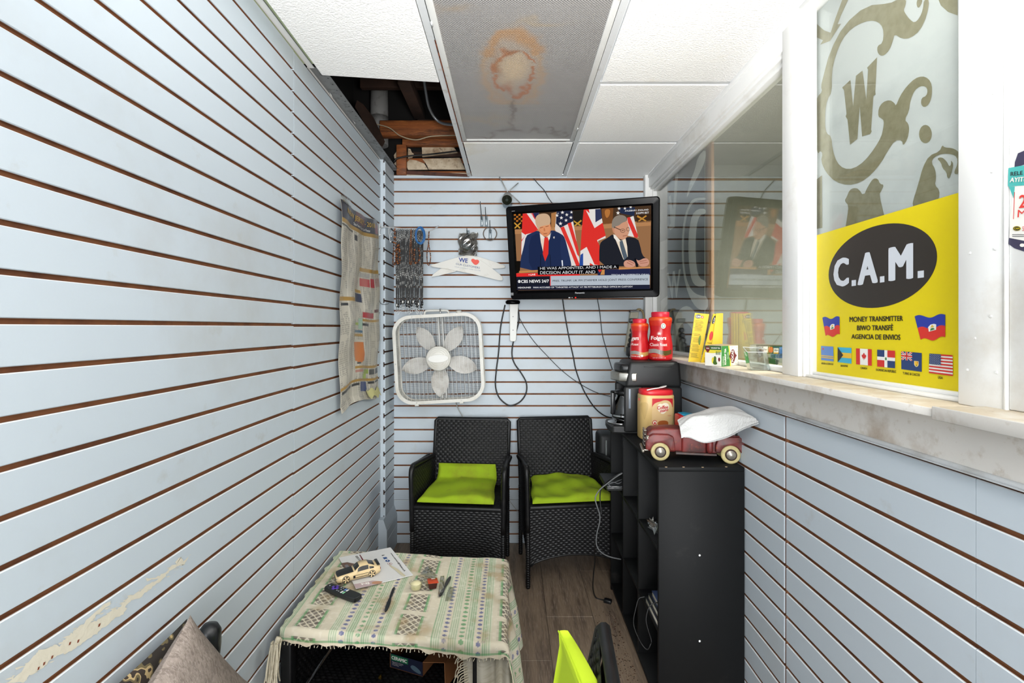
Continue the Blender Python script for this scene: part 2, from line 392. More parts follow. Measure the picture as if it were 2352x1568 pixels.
# window wall: posts, header, stops, glass
XW, XG = .862, .910
w1 = thing('window_1', None, None, (XW, 2.2, 1.232), kind='structure')
w2 = thing('window_2', None, None, (XW, 1.2, 1.232), kind='structure')
MB().rbox(XW, .96, 1.457, 1.544, 1.232, ZC, .002).build('post', [white], w1)
MB().rbox(XW+.012, XG, 1.449, 1.458, 1.232, ZC, .003).rbox(XW+.028, XG, 1.441, 1.45, 1.232, ZC, .003).build('beaded_stop', [white], w2)
mb = MB().rbox(XW, .96, 1.544, YB, 2.262, ZC, .003)
mb.rbox(XW+.010, XG+.01, 1.544, YB, 2.250, 2.264, .003).rbox(XW+.026, XG+.01, 1.544, YB, 2.236, 2.252, .003).rbox(XW-.006, .9, 1.458, YB, 2.322, ZC, .004)
mb.build('header', [white], w1)
mb = MB().rbox(.840, .885, YB-.05, YB, 1.232, ZC, .003).rbox(.885, XG+.02, YB-.06, YB-.02, 1.232, 2.25, .003); mb.build('jamb', [white], w1)
MB().rbox(XG-.022, XG+.02, 1.544, YB, 1.232, 1.249, .003).build('bottom_stop', [white], w1)
MB().box(XG, XG+.004, 1.54, YB-.05, 1.245, 2.25).build('pane', [glassy('dusty_window_glass', '#f2f3ee', 3.3, .03)], w1)
MB().rbox(XW, .96, .843, .935, 1.2325, ZC, .002).rbox(XW-.003, .95, .8412, .846, 1.2345, ZC, .001).build('post', [white], w2)
MB().rbox(XG-.030, XG+.02, .935, 1.457, 1.232, 1.241, .003).rbox(XG-.015, XG+.02, .935, 1.457, 1.240, 1.2495, .003).build('bottom_stop', [white], w2)
MB().rbox(XW, .96, .93, 1.457, 2.325, ZC, .003).build('header', [white], w2)
MB().box(XG, XG+.004, .93, 1.45, 1.245, 2.33).build('pane', [glassy('clear_window_glass', '#f4f6f4', 5., .02)], w2)
mb = MB()
for z, y in ((1.30, .86), (1.30, .915), (1.40, .87), (1.52, .91), (1.52, .862), (1.66, .868), (1.80, .905), (1.80, .866), (1.95, .87), (1.95, .91), (1.36, .90), (2.1, .87)):
    mb.lathe([(.0028, 0), (.002, .0012)], 8, M=Matrix.Translation((XW-.0002, y, z)) @ Matrix.Rotation(R(-90), 4, 'Y'))
mb.build('screw_heads', [white], w2, kind='stuff')
d1 = MB().rbox(XW+.001, .93, .50, .8405, 1.2366, ZC, .003).rbox(XW+.002, .9, .36, .50, 1.2366, ZC, .003).build('door_1', [white], kind='structure')
MB().box(XW, .93, YN, .36, 1.2366, ZC).build('wall_right_upper', [white], kind='structure')
# booth behind the glass
khaki = mat('booth_wall', '#b3b5ab', .8, noise=(3, .4, .7, '#a2a498'), world=True)
for nm, b6 in (('wall_booth_back', (.965, 2.6, YB, YB+.05, 0, 2.5)), ('wall_booth_right', (2.55, 2.6, .6, YB, 0, 2.5)), ('wall_booth_front', (.965, 2.6, .55, .6, 0, 2.5)), ('ceiling_booth', (.965, 2.6, .6, YB, 2.42, 2.45)), ('floor_booth', (.965, 2.6, .6, YB, 0, .02))): MB().box(*b6).build(nm, [khaki], kind='structure')
stud = mat('bare_pine', '#c9a487', .7, noise=(6, .4, .7, '#b58c6c'), world=True, stretch=(10, 10, 1))
MB().rbox(.945, .960, 2.295, 2.368, 1.2, 2.42, .002).rbox(.955, .985, 1.455, 1.495, 1.2, 2.42, .002).build('trim_2', [stud], kind='structure')

# ---------------- ceiling ----------------
ceil = thing('ceiling', None, None, (0, 0, ZC), kind='structure')
def tee(x0, x1, y0, y1):
    return MB().box(x0, x1, y0, y1, ZC-.001, ZC).box((x0+x1)/2-.002 if x1-x0 < y1-y0 else x0, (x0+x1)/2+.002 if x1-x0 < y1-y0 else x1, (y0+y1)/2-.002 if x1-x0 >= y1-y0 else y0, (y0+y1)/2+.002 if x1-x0 >= y1-y0 else y1, ZC, ZC+.03)
XT0, XT1 = -.270, .334
tee(XT0-.013, XT0+.011, YN, YB).build('main_rail', [tbar], ceil)
tee(XT1-.012, XT1+.012, YN, YB).build('main_rail', [tbar], ceil)
for y in (2.51, 1.285, .68, .07, -.54): tee(XT0+.011, XT1-.012, y-.009, y+.009).build('cross_rail', [tbar], ceil)
for y in (2.512, 1.907, 1.30, .69, .08, -.53): tee(XT1+.012, XW, y-.009, y+.009).build('cross_rail', [tbar], ceil)
tee(XT0+.012, XT1-.012, YB-.018, YB-.001).build('cross_rail', [tbar], ceil)
def ctile(x0, x1, y0, y1, lift=.004, poly=None):
    pts = poly or [(x0, y0), (x1, y0), (x1, y1), (x0, y1)]
    mb = MB().prism([(x, y, ZC-.004+lift) for x, y in pts], (0, 0, .016), 0, .003, 2)
    mb.build('tile', [tile_m], ceil)
ctile(XT0+.016, XT1-.016, 2.522, YB-.02, .001)
for y0, y1 in ((.07, .67), (-.53, .06), (-1.3, -.55)): ctile(XT0+.014, XT1-.014, y0, y1)
for y0, y1 in ((2.524, YB-.004), (1.918, 2.502), (1.312, 1.893), (.70, 1.29), (.09, .68), (-.52, .07), (-1.3, -.54)): ctile(XT1+.016, XW-.006, y0, y1, .000)
ctile(0, 0, 0, 0, .003, [(-.722, .66), (XT0-.016, .66), (XT0-.016, 1.905), (-.727, 1.850)])
for y0, y1 in ((-.58, .65), (-1.3, -.6)): ctile(-.725, XT0-.016, y0, y1)
green = mat('green_tinted_strip', '#c6d2a6', .6, world=True)
MB().box(-.81, -.69, YN, 1.845, ZC+.0405, ZC+.050).build('edge_board', [green], ceil)
# perforated angle along the top of the left wall, bent and peeling where the tile is missing
ang = mat('perforated_angle', '#8b8c8c', .5, .4, noise=(30, .5, .8, '#4b4a49'), world=True)
mb = MB().box(-.785, -.762, YN, 1.87, ZC+.0385, ZC+.0398)
mb.box(-.790, -.728, 1.87, YB, ZC+.040, ZC+.0415); mb.box(-.7905, -.789, 1.87, YB, ZC+.0415, ZC+.062)
for i in range(24): mb.lathe([(.0035, 0), (.0035, .0004)], 8, (-.742, 1.9+i*.05, ZC+.0394), 1)
mb.build('wall_angle', [ang, blk], ceil, kind='stuff')
MB().box(-.787, -.764, YN, 1.87, ZC+.0375, ZC+.0388).box(-.7925, -.7850, 1.87, 2.888, ZC+.0392, ZC+.046).build('white_angle', [white], ceil)
pts = [Vector((-.772+.010*math.sin(i*1.7), 1.90+i*.095, ZC+.042+.004*math.sin(i*2.3))) for i in range(13)]
mb = MB(); mb.grid(lambda u, v: pts[round(u*12)]+Vector((.018*(v-.5), 0, .030*v*v)), 12, 3); mb.build('bent_flange', [white], ceil)

# plenum above the missing tile
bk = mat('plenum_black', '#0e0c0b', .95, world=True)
wood_o = mat('orange_timber', '#8f4f24', .65, noise=(4, .42, .68, '#4a2812'), noise2=(20, .5, .75, '#a9642f'), world=True, stretch=(1, 8, 8), bump=(9, .2, .004))
wood_d = mat('dark_timber', '#3a2418', .8, noise=(6, .4, .7, '#1e130d'), world=True)
plas = mat('stained_plaster', '#cbbba2', .85, noise=(9, .42, .68, '#8f7455'), noise2=(40, .55, .75, '#6c5440'), world=True, bump=(30, .3, .004))
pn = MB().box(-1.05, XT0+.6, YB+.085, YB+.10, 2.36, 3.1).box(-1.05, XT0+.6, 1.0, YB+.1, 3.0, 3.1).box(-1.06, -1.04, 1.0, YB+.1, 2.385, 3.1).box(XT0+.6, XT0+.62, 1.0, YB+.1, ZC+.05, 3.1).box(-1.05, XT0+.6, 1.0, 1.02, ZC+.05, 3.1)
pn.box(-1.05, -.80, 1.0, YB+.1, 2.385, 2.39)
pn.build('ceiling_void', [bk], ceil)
MB().rbox(-.82, XT0+.4, 2.99, 3.05, P(0, 312, 3.0).z, P(0, 277, 3.0).z, .006).build('timber_beam', [wood_o], ceil)
MB().rbox(-.70, XT0+.4, 3.08, 3.12, P(0, 335, 3.09).z, P(0, 316, 3.09).z, .004).build('timber_beam', [wood_o], ceil)
MB().rbox(-.735, -.672, 3.07, 3.10, 2.352, P(0, 334, 3.09).z, .004).build('timber_stud', [wood_o], ceil)
MB().prism([P(820, 230, 2.75), P(845, 262, 2.85), P(872, 318, 2.95), P(866, 330, 2.98), P(846, 300, 2.9), P(815, 245, 2.75)], (.02, .05, 0)).build('timber_beam', [wood_d], ceil)
for i in range(4): MB().rbox(-.68, XT0+.4, 3.13, 3.14, 2.36+i*.042, 2.392+i*.042, .002).build('lath', [wood_d if i % 2 else wood_o], ceil)
MB().rbox(-.62, -.55, 2.62, 3.07, 2.70, 2.76, .004).rbox(-.9, XT0+.4, 2.86, 2.9, 2.80, 2.92, .004).rbox(-.60, XT0+.3, 3.06, 3.10, 2.62, 2.70, .004).build('timber_beam', [wood_d], ceil)
cc = lambda x, y: P(820+x/6.27, 170+y/6.27, 3.115)
for pg in ([(932, 1032), (1230, 1030), (1400, 1060), (1450, 1130), (940, 1190)], [(940, 1222), (1480, 1205), (1560, 1372), (1030, 1370), (1010, 1320), (965, 1250)], [(700, 1290), (760, 1228), (860, 1245), (970, 1290), (1020, 1372), (735, 1376)], [(735, 1070), (770, 1078), (790, 1130), (820, 1150), (790, 1200), (735, 1215)], [(530, 1170), (570, 1110), (590, 1120), (588, 1210), (540, 1215)], [(535, 1290), (585, 1230), (590, 1320), (560, 1318)]):
    MB().prism([cc(*p) for p in pg], (0, .012, 0)).build('plaster_patch', [plas], ceil)
MB().box(-.68, XT0+.35, 3.09, 3.1, 2.3525, 2.368).build('plaster_ledge', [plas], ceil)
MB().prism([P(920, 391, 3.085), P(1070, 399, 3.085), P(1078, 405.5, 3.085), P(920, 400, 3.085)], (0, .01, 0)).build('brown_batten', [mat('brown_batten', '#4e2a1c', .7, noise=(20, .5, .7, '#31190f'))], ceil)
mb = MB(); mb.lathe([(.056, 2.55), (.056, 3.0)], 20, (P(858, 0, 2.98).x, 3.11, 0)); mb.lathe([(.06, 2.64), (.06, 2.73)], 20, (P(858, 0, 2.98).x, 3.11, 0))
mb.build('vent_pipe', [mat('grey_pipe', '#8e8d8b', .6, noise=(20, .5, .75, '#5f5c58'))], ceil)
cw = mat('pale_cable', '#a99a80', .5); cd = mat('black_cable', '#121212', .45)
MB().tube(cr([P(855, 283, 2.95), P(893, 293, 2.95), P(920, 312, 2.95), P(955, 321, 2.95), P(990, 313, 2.95), P(1038, 311, 2.95), P(1070, 311, 2.9)]), .0035).build('cable', [cw], ceil)
MB().tube(cr([P(905, 372, 3.05), P(912, 364, 3.05), P(940, 358, 3.05), P(990, 354, 3.05), P(1050, 347, 3.0)]), .005).build('cable', [cd], ceil)
MB().tube(cr([P(972, 170, 2.5), P(978, 210, 2.6), P(985, 245, 2.7), P(1000, 272, 2.75), P(1020, 284, 2.75), P(1060, 287, 2.7)]), .008, 8).build('conduit', [mat('grey_conduit', '#77797c', .35, .6)], ceil)

# ---------------- floor ----------------
fl = MB().box(XL-.05, XR+.06, YN, YB+.05, -.03, -.004).build('floor', [mat('floor_gap', '#1c1613', .9)], kind='structure')
rf = random.Random(5); x = .165-.222*5
while x < XR:
    y = YN-rf.uniform(0, .9)
    if abs(x-(.165-.222)) < .01: y = 2.005-1.22*3
    while y < YB:
        y2 = y+1.22; a, b = max(y, YN), min(y2, YB); c, d = max(x, XL), min(x+.222, XR+.01)
        if b-a > .02 and d-c > .02: MB().rbox(c+.0007, d-.0007, a+.0007, b-.0007, -.006, rf.uniform(-.0003, .0003), .001, 1, sm=False).build('plank', [floor_m], fl)
        y = y2
    x += .222

# ======================= LARGE OBJECTS =======================
# ---- ceiling light: recessed troffer with a stained prismatic lens, switched off ----
lx0, lx1, ly0, ly1 = XT0+.014, XT1-.014, 1.297, 2.500
lt = thing('ceiling_light', 'unlit recessed ceiling light with a grey dotted lens and brown water stains', 'ceiling light', ((lx0+lx1)/2, (ly0+ly1)/2, ZC))
mb = MB(); w = .022
mb.rbox(lx0, lx0+w, ly0, ly1, ZC-.004, ZC+.012, .002).rbox(lx1-w, lx1, ly0, ly1, ZC-.004, ZC+.012, .002).rbox(lx0+w, lx1-w, ly0, ly0+w, ZC-.004, ZC+.012, .002).rbox(lx0+w, lx1-w, ly1-w*.8, ly1, ZC-.004, ZC+.012, .002)
mb.build('lens_frame', [mat('light_frame', '#c4c4c1', .4, noise=(25, .62, .8, '#a08a72'), world=True)], lt)
MB().box(lx0-.004, lx0+.003, 1.62, ly1+.006, ZC-.0035, ZC-.0005).box(lx0, lx1-.04, ly1+.0005, ly1+.006, ZC-.003, ZC).build('rusty_edge', [rust], lt)
MB().box(lx0-.01, lx1+.01, ly0-.005, ly1+.005, ZC+.10, ZC+.11).box(lx0-.01, lx0-.005, ly0, ly1, ZC+.012, ZC+.1).box(lx1+.005, lx1+.01, ly0, ly1, ZC+.012, ZC+.1).build('housing', [white], lt)
for p in ((lx0+.002, 1.53), (lx1-.004, 1.40), (lx1-.003, 2.34)): MB().tube([(p[0], p[1]-.012, ZC-.006), (p[0], p[1]+.012, ZC-.006)], .003).build('latch', [tbar], lt)
# lens: grid carrying its water stains as its own colour
NXg, NYg = 150, 300
gx = np.linspace(lx0+w-.003, lx1-w+.003, NXg+1); gy = np.linspace(ly0+w-.003, ly1-w*.8+.003, NYg+1)
pxg = CX+F*gx[None, :]/gy[:, None]; pyg = (CY-F*(ZC-CAMZ)/gy)[:, None]+0*pxg     # where the photograph shows each spot, to trace the stains
q1, q2 = (pxg-940)*3.733, pyg*3.733
rs = np.random.RandomState(4)
def vnoise(nx, ny, cx_, cy_):
    g = rs.rand(cy_+2, cx_+2); y = np.linspace(0, cy_, ny); x = np.linspace(0, cx_, nx); yi = y.astype(int); xi = x.astype(int); fy = (y-yi)[:, None]; fx = (x-xi)[None, :]
    fx = fx*fx*(3-2*fx); fy = fy*fy*(3-2*fy); A = g[yi][:, xi]; B = g[yi][:, xi+1]; C = g[yi+1][:, xi]; D = g[yi+1][:, xi+1]
    return (A*(1-fx)+B*fx)*(1-fy)+(C*(1-fx)+D*fx)*fy
nz = vnoise(NXg+1, NYg+1, 12, 24)*.6+vnoise(NXg+1, NYg+1, 40, 80)*.4
wx = q1+(nz-.5)*90; wy = q2+(vnoise(NXg+1, NYg+1, 14, 26)-.5)*90
def ring(cx, cy, a, b, wd): return np.exp(-((np.sqrt(((wx-cx)/a)**2+((wy-cy)/b)**2)-1)/wd)**2)
def blob(cx, cy, a, b): return np.exp(-(((wx-cx)/a)**2+((wy-cy)/b)**2))
base = np.array(lin('#8d8a88')[:3]); col = np.ones(pxg.shape+(3,))*base*(1+.10*(nz[..., None]-.5))
def blend(c, a):
    global col
    a = np.clip(a, 0, 1)[..., None]; col = col*(1-a)+np.array(lin(c)[:3])*a
blend('#b39b7d', .75*blob(890, 560, 190, 230)); blend('#a98760', .55*ring(890, 600, 240, 320, .16)*(q2 < 900)); blend('#a5784a', .6*ring(900, 480, 210, 190, .2)*(wy < 480))
blend('#9c5620', .9*ring(900, 620, 165, 190, .10)*(nz > .36)); blend('#8f4a1c', .8*blob(850, 745, 45, 40)); blend('#8f5a2e', .7*blob(760, 560, 35, 90)); blend('#7a4a28', .6*blob(900, 425, 70, 25))
blend('#c2ab8c', .7*blob(890, 590, 110, 110)); blend('#a38f6e', .5*blob(1100, 190, 210, 22)); blend('#9d8768', .45*blob(380, 70, 140, 30)); blend('#9b8a72', .5*blob(640, 1030, 230, 30))
for x, y, a, b in ((790, 1120, 60, 20), (900, 1110, 70, 30), (1085, 1125, 50, 22), (1250, 1120, 55, 20), (1340, 1160, 60, 15), (660, 1160, 70, 14), (880, 960, 25, 120)): blend('#5e5147', .75*blob(x, y, a, b))
mb = MB(); mb.v = [(float(gx[i]), float(gy[j]), ZC+.002) for j in range(NYg+1) for i in range(NXg+1)]
mb.f = [(j*(NXg+1)+i, (j+1)*(NXg+1)+i, (j+1)*(NXg+1)+i+1, j*(NXg+1)+i+1) for j in range(NYg) for i in range(NXg)]; mb.m = [0]*len(mb.f); mb.sm = [True]*len(mb.f)
def setcol(o, arr, name='tint'):
    ca = o.data.color_attributes.new(name, 'FLOAT_COLOR', 'POINT'); a = np.ones((arr.shape[0], 4), np.float32); a[:, :3] = arr; ca.data.foreach_set('color', a.ravel())
lm = mat('prismatic_lens', '#8d8a88', .35, attr='tint', spec=.6)
nt = lm.node_tree; N = nt.nodes; L = nt.links; g = N.new('ShaderNodeNewGeometry'); v = N.new('ShaderNodeTexVoronoi'); v.inputs['Scale'].default_value = 150; v.inputs['Randomness'].default_value = 0.0
mp = N.new('ShaderNodeMapping'); mp.inputs['Rotation'].default_value = (0, 0, R(45)); L.new(g.outputs['Position'], mp.inputs['Vector']); L.new(mp.outputs['Vector'], v.inputs['Vector'])
bp = N.new('ShaderNodeBump'); bp.inputs['Strength'].default_value = .9; bp.inputs['Distance'].default_value = .003; bp.invert = True; L.new(v.outputs['Distance'], bp.inputs['Height']); L.new(bp.outputs['Normal'], N['Principled BSDF'].inputs['Normal'])
mr = N.new('ShaderNodeMapRange'); mr.inputs['From Min'].default_value = .0; mr.inputs['From Max'].default_value = .35; mr.inputs['To Min'].default_value = 1; mr.inputs['To Max'].default_value = 0
L.new(v.outputs['Distance'], mr.inputs['Value']); mx = N.new('ShaderNodeMix'); mx.data_type = 'RGBA'; mx.blend_type = 'SCREEN'; at = [n for n in N if n.type == 'ATTRIBUTE'][0]
L.new(at.outputs['Color'], mx.inputs['A']); mx.inputs['B'].default_value = (.22, .22, .22, 1); L.new(mr.outputs['Result'], mx.inputs['Factor']); L.new(mx.outputs['Result'], N['Principled BSDF'].inputs['Base Color'])
o = mb.build('lens', [lm], lt); setcol(o, col.reshape(-1, 3))

# ---- woven surface: each strand end a small raised pillow over a dark core ----
def weave(mb, fn, nx, ny, m=0, h=.0032, brick=True, fill=.86, mask=None):
    """fn(u,v)->(point, normal); nx bricks per row, ny rows"""
    for j in range(ny):
        off = .5 if (brick and j % 2) else 0.
        for i in range(-1 if off else 0, nx):
            u0 = (i+off)/nx; u1 = u0+fill/nx; u0 = max(u0, 0); u1 = min(u1, 1)
            if u1-u0 < .2/nx: continue
            v0 = (j+.08)/ny; v1 = (j+.92)/ny
            if mask and not mask((u0+u1)/2, (v0+v1)/2): continue
            du = (u1-u0)*.22; dv = (v1-v0)*.25; q = []
            for a, b, k in ((u0, v0, 0), (u1, v0, 0), (u1, v1, 0), (u0, v1, 0), (u0+du, v0+dv, 1), (u1-du, v0+dv, 1), (u1-du, v1-dv, 1), (u0+du, v1-dv, 1)):
                p, n = fn(a, b); q.append(p+n*h*k)
            mb.add(q, [(4, 5, 6, 7), (0, 1, 5, 4), (1, 2, 6, 5), (2, 3, 7, 6), (3, 0, 4, 7)], m, True)
def wicker_chair(name, label, loc, rz):
    t = thing(name, label, 'chair', loc, rz, 'black wicker armchairs')
    # local: front towards -y, origin on the floor under the seat
    fy, by, ty = -.19, .20, .285; wf, wbk = .247, .228
    # backrest
    zs, zt = .40, .805
    def back(u, v):
        z = zs+(zt-zs)*v; y = by-.02+(ty-by+.02)*v-.012*math.sin(math.pi*u); hw = wbk-.006+.004*v
        return Vector((-hw+2*hw*u, y-.006, z)), Vector((0, -1, .2)).normalized()
    mb = MB(); weave(mb, back, 15, 29, 0)
    mb.grid(lambda u, v: back(u, v)[0], 6, 6, 1); mb.grid(lambda u, v: back(1-u, v)[0]+Vector((0, .022, 0)), 6, 6, 0)
    mb.build('backrest', [wick, wick_d], t, world=False)
    mb = MB(); hw = wbk+.002
    mb.tube([(-hw+.004, by-.01, .38), (-hw, ty-.002, zt-.008), (-hw+.012, ty+.002, zt+.003), (hw-.012, ty+.002, zt+.003), (hw, ty-.002, zt-.008), (hw-.004, by-.01, .38)], .0125, 8)
    mb.build('back_rim', [wick], t, world=False)
    # arms: woven side panels under a rounded rail
    for s in (-1, 1):
        def side(u, v, s=s):
            y = fy+(by-fy)*u; zt_ = .625-.035*u; zb_ = .20-.06*abs(2*u-1)**2; z = zb_+(zt_-zb_)*v
            x = s*(wf+(wbk-wf)*u+.008*v)
            return Vector((x, y, z)), Vector((s, 0, 0))
        mb = MB(); weave(mb, side, 13, 34, 0); weave(mb, lambda u, v: (side(u, v)[0]-Vector((s*.02, 0, 0)), Vector((-s, 0, 0))), 13, 34, 0, .0025)
        mb.grid(lambda u, v: side(u, v)[0]-Vector((s*.001, 0, 0)), 6, 8, 1); mb.grid(lambda u, v: side(u, v)[0]-Vector((s*.019, 0, 0)), 6, 8, 1)
        mb.build('arm_panel', [wick, wick_d], t, world=False)
        mb = MB(); x0 = s*(wf-.004)
        mb.tube(cr([(x0, fy, .30), (x0+s*.004, fy, .52), (x0+s*.006, fy+.002, .600), (x0+s*.006, fy+.022, .630), (x0+s*.004, fy+.08, .632), (s*(wbk+.004), by-.02, .598), (s*(wbk+.002), by+.05, .575)], 4), .0145, 8)
        for k in range(16): mb.tube([(x0+s*.005-.004, fy+.02+k*.022, .636-k*.0019), (x0+s*.005+.006, fy+.027+k*.022, .6362-k*.0019)], .012, 6)
        mb.build('arm', [wick], t, world=False)
    # legs
    for s in (-1, 1):
        for y, z1 in ((fy, .33), (by, .42)):
            mb = MB().tube([(s*(wf-.004) if y < 0 else s*wbk, y, .003), (s*(wf-.004) if y < 0 else s*wbk, y, z1)], .0115, 8)
            for k in range(int(z1/.012)): mb.lathe([(.0115, -.004), (.0135, 0), (.0115, .004)], 8, (s*(wf-.004) if y < 0 else s*wbk, y, .012+k*.012), cap=False)
            mb.build('leg', [wick], t, world=False)
    # front apron, arched below
    def front(u, v):
        zb_ = .118+.052*math.sin(math.pi*u)**.6; z = zb_+(.425-zb_)*v; return Vector((-wf+.012+(2*wf-.024)*u, fy-.004, z)), Vector((0, -1, 0))
    mb = MB(); weave(mb, front, 16, 22, 0); mb.grid(front_ := (lambda u, v: front(u, v)[0]+Vector((0, .001, 0))), 12, 6, 1); mb.grid(lambda u, v: front(1-u, v)[0]+Vector((0, .02, 0)), 12, 6, 1)
    mb.tube([front(i/16, 0)[0] for i in range(17)], .006, 6)
    mb.build('front_panel', [wick, wick_d], t, world=False)
    mb = MB().rbox(-wf+.01, wf-.01, fy-.008, by, .412, .436, .008)
    def seat(u, v): return Vector((-wf+.02+(2*wf-.04)*u, fy+.01+(by-fy-.02)*v, .436)), Vector((0, 0, 1))
    weave(mb, seat, 15, 26, 0, .002); mb.build('seat', [wick], t, world=False)
    return t
ch1 = wicker_chair('wicker_armchair', 'black wicker armchair under the box fan, its lime cushion folded up against the back', (-.272, 2.74, 0), R(-5.0))
ch2 = wicker_chair('wicker_armchair', 'black wicker armchair beside the black shelf unit, with a flat wrinkled lime cushion', (.303, 2.775, 0), R(7.0))

def pad(name, label, cat, fn, nu, nv, mats, thick=None, group=None, parts=None):
    mb = MB(); mb.grid(fn, nu, nv, 0); return mb
# cushion 1: flat on the seat at the front, turned up against the back
M1 = Matrix.Translation((-.272, 2.74, 0)) @ Matrix.Rotation(R(-5.0), 4, 'Z')
M2 = Matrix.Translation((.303, 2.775, 0)) @ Matrix.Rotation(R(7.0), 4, 'Z')
rc = random.Random(2)
def wr(x, y, a=.004, s=1.):
    return a*(math.sin(17*x*s+5*y)+math.sin(31*y*s-9*x+1.3)*.6+math.sin(47*x*s+23*y*s)*.35)
def sheetbody(path, hw0, hw1, th, M, nu=40, nv=44, wrinkle=.003, seed=0.):
    """soft slab following a side path (y,z) from front to back; closed body with rounded edges"""
    pts = [Vector((0, a, b)) for a, b in path]; Ls = [0]
    for i in range(1, len(pts)): Ls.append(Ls[-1]+(pts[i]-pts[i-1]).length)
    def at(t):
        d = t*Ls[-1]
        for i in range(1, len(pts)):
            if d <= Ls[i] or i == len(pts)-1:
                k = (d-Ls[i-1])/(Ls[i]-Ls[i-1]); p = pts[i-1].lerp(pts[i], k); tg = (pts[i]-pts[i-1]).normalized(); return p, Vector((0, -tg.z, tg.y))
    mb = MB()
    for sgn in (1, -1):
        def fn(u, v, sgn=sgn):
            p, n = at(v); hw = hw0+(hw1-hw0)*v; x = (-hw+2*hw*u)
            e = min(1, min(u, 1-u)/.05)**.5*min(1, min(v, 1-v)/.05)**.5
            o = p+n*(th/2*e*sgn)+(n*wr(x+seed, v*.4+seed, wrinkle) if sgn > 0 else Vector())*e
            return M @ Vector((x+.004*math.sin(9*v+seed), o.y, o.z))
        mb.grid(fn if sgn > 0 else (lambda u, v, f=fn: f(1-u, v)), nu, nv, 0)
    return mb
pth = cr([(-.195, .455, 0), (-.17, .466, 0), (-.02, .469, 0), (.08, .474, 0), (.128, .485, 0), (.150, .53, 0), (.158, .565, 0)], 5)
mb = sheetbody([(p.x, p.y) for p in pth], .205, .172, .038, M1 @ Matrix.Translation((-.012, 0, 0)), seed=.3, wrinkle=.0062)
t1 = solo('seat_cushion', mb, [lime], 'lime green cushion folded up against the back of the chair under the fan', 'cushion', 'lime chair cushions')
mb = sheetbody([(-.197, .449), (-.18, .461), (.16, .474), (.175, .467)], .232, .175, .034, M2 @ Matrix.Translation((.008, 0, 0)), seed=1.7, wrinkle=.0085)
t2 = solo('seat_cushion', mb, [lime], 'flat wrinkled lime green cushion on the chair beside the black shelf unit', 'cushion', 'lime chair cushions')

# ---- black cube shelf unit ----
sx0, sx1, sy0, sy1, sz = .521, .826, 1.717, 2.560, .884; T = .015
sh = thing('shelf_unit', 'tall black cube shelf unit of nine open cubbies against the right wall', 'shelf', ((sx0+sx1)/2, (sy0+sy1)/2, 0))
MB().rbox(sx0, sx1, sy0, sy0+T, 0, sz-T, .001, 1).build('side_panel', [black_lam], sh)
MB().rbox(sx0, sx1, sy1-T, sy1, 0, sz-T, .001, 1).build('side_panel', [black_lam], sh)
MB().rbox(sx0, sx1, sy0, sy1, sz-T, sz, .001, 1).build('top_panel', [black_lam], sh)
MB().rbox(sx1-.004, sx1, sy0+T, sy1-T, 0, sz-T, .001, 1).build('back_panel', [black_lam], sh)
MB().rbox(sx0, sx1-.004, sy0+T, sy1-T, .02, .035, .001, 1).build('bottom_panel', [black_lam], sh)
dv = [2.005, 2.278]
for y in dv: MB().rbox(sx0+.001, sx1-.004, y-T/2, y+T/2, .035, sz-T, .001, 1).build('divider', [black_lam], sh)
ys = [sy0+T, dv[0], dv[1], sy1-T]
for i in range(3):
    for z in (.300, .590): MB().rbox(sx0+.002, sx1-.004, ys[i]+(T/2 if i else 0), ys[i+1]-(T/2 if i < 2 else 0), z-T, z, .001, 1).build('shelf_board', [black_lam], sh)
for px, py in ((1607, 1275), (1607, 1472)): MB().lathe([(.0042, 0), (.003, .0012)], 10, M=Matrix.Translation(P(px, py, sy0-.0001)) @ Matrix.Rotation(R(90), 4, 'X')).build('screw_cap', [white], sh)
chp = mat('bare_chipboard', '#b59a78', .8)
mb = MB()
for px, py in ((1530, 1071.5), (1570, 1071.5), (1614, 1072), (1668, 1071)): mb.add([P(px-3, py, sy0-.0006), P(px+3, py+.3, sy0-.0006), P(px+2, py+1.6, sy0-.0006), P(px-2, py+1.3, sy0-.0006)], [(0, 1, 2, 3)])
mb.build('chipped_edge', [chp], sh, kind='stuff')

# ---- coffee table with woven body ----
tx0, tx1, ty0, ty1, tz = -.728, -.062, 1.525, 2.030, .408
tb = thing('coffee_table', 'low black wicker coffee table covered with a striped cloth by the left wall', 'table', ((tx0+tx1)/2, (ty0+ty1)/2, 0))
tb_rot = R(-5)
MB().rbox(tx0, tx1, ty0, ty1, tz-.03, tz, .004).build('tabletop', [wick], tb)
for x in (tx0+.02, tx1-.02):
    for y in (ty0+.02, ty1-.02): MB().rbox(x-.018, x+.018, y-.018, y+.018, 0, tz-.03, .004).build('leg', [wick], tb)
mb = MB().rbox(tx0+.03, tx1-.03, ty0+.01, ty1-.01, .125, .145, .003)
weave(mb, lambda u, v: (Vector((tx0+.035+(tx1-tx0-.07)*u, ty0+.015+(ty1-ty0-.03)*v, .145)), Vector((0, 0, 1))), 26, 34, 0, .004)
mb.build('lower_shelf', [wick], tb)
for x, s in ((tx0+.02, 1), (tx1-.02, -1)):
    mb = MB().box(x-.004, x+.004, ty0+.03, ty1-.03, .15, tz-.03, 1); weave(mb, lambda u, v: (Vector((x+s*.0045, ty0+.035+(ty1-ty0-.07)*u, .15+.22*v)), Vector((s, 0, 0))), 20, 15)
    mb.build('end_panel', [wick, wick_d], tb)
mb = MB().box(tx0+.03, tx1-.03, ty1-.025, ty1-.017, .15, tz-.03, 1); weave(mb, lambda u, v: (Vector((tx0+.035+(tx1-tx0-.07)*u, ty1-.0255, .15+.22*v)), Vector((0, -1, 0))), 26, 15)
mb.build('back_panel', [wick, wick_d], tb)

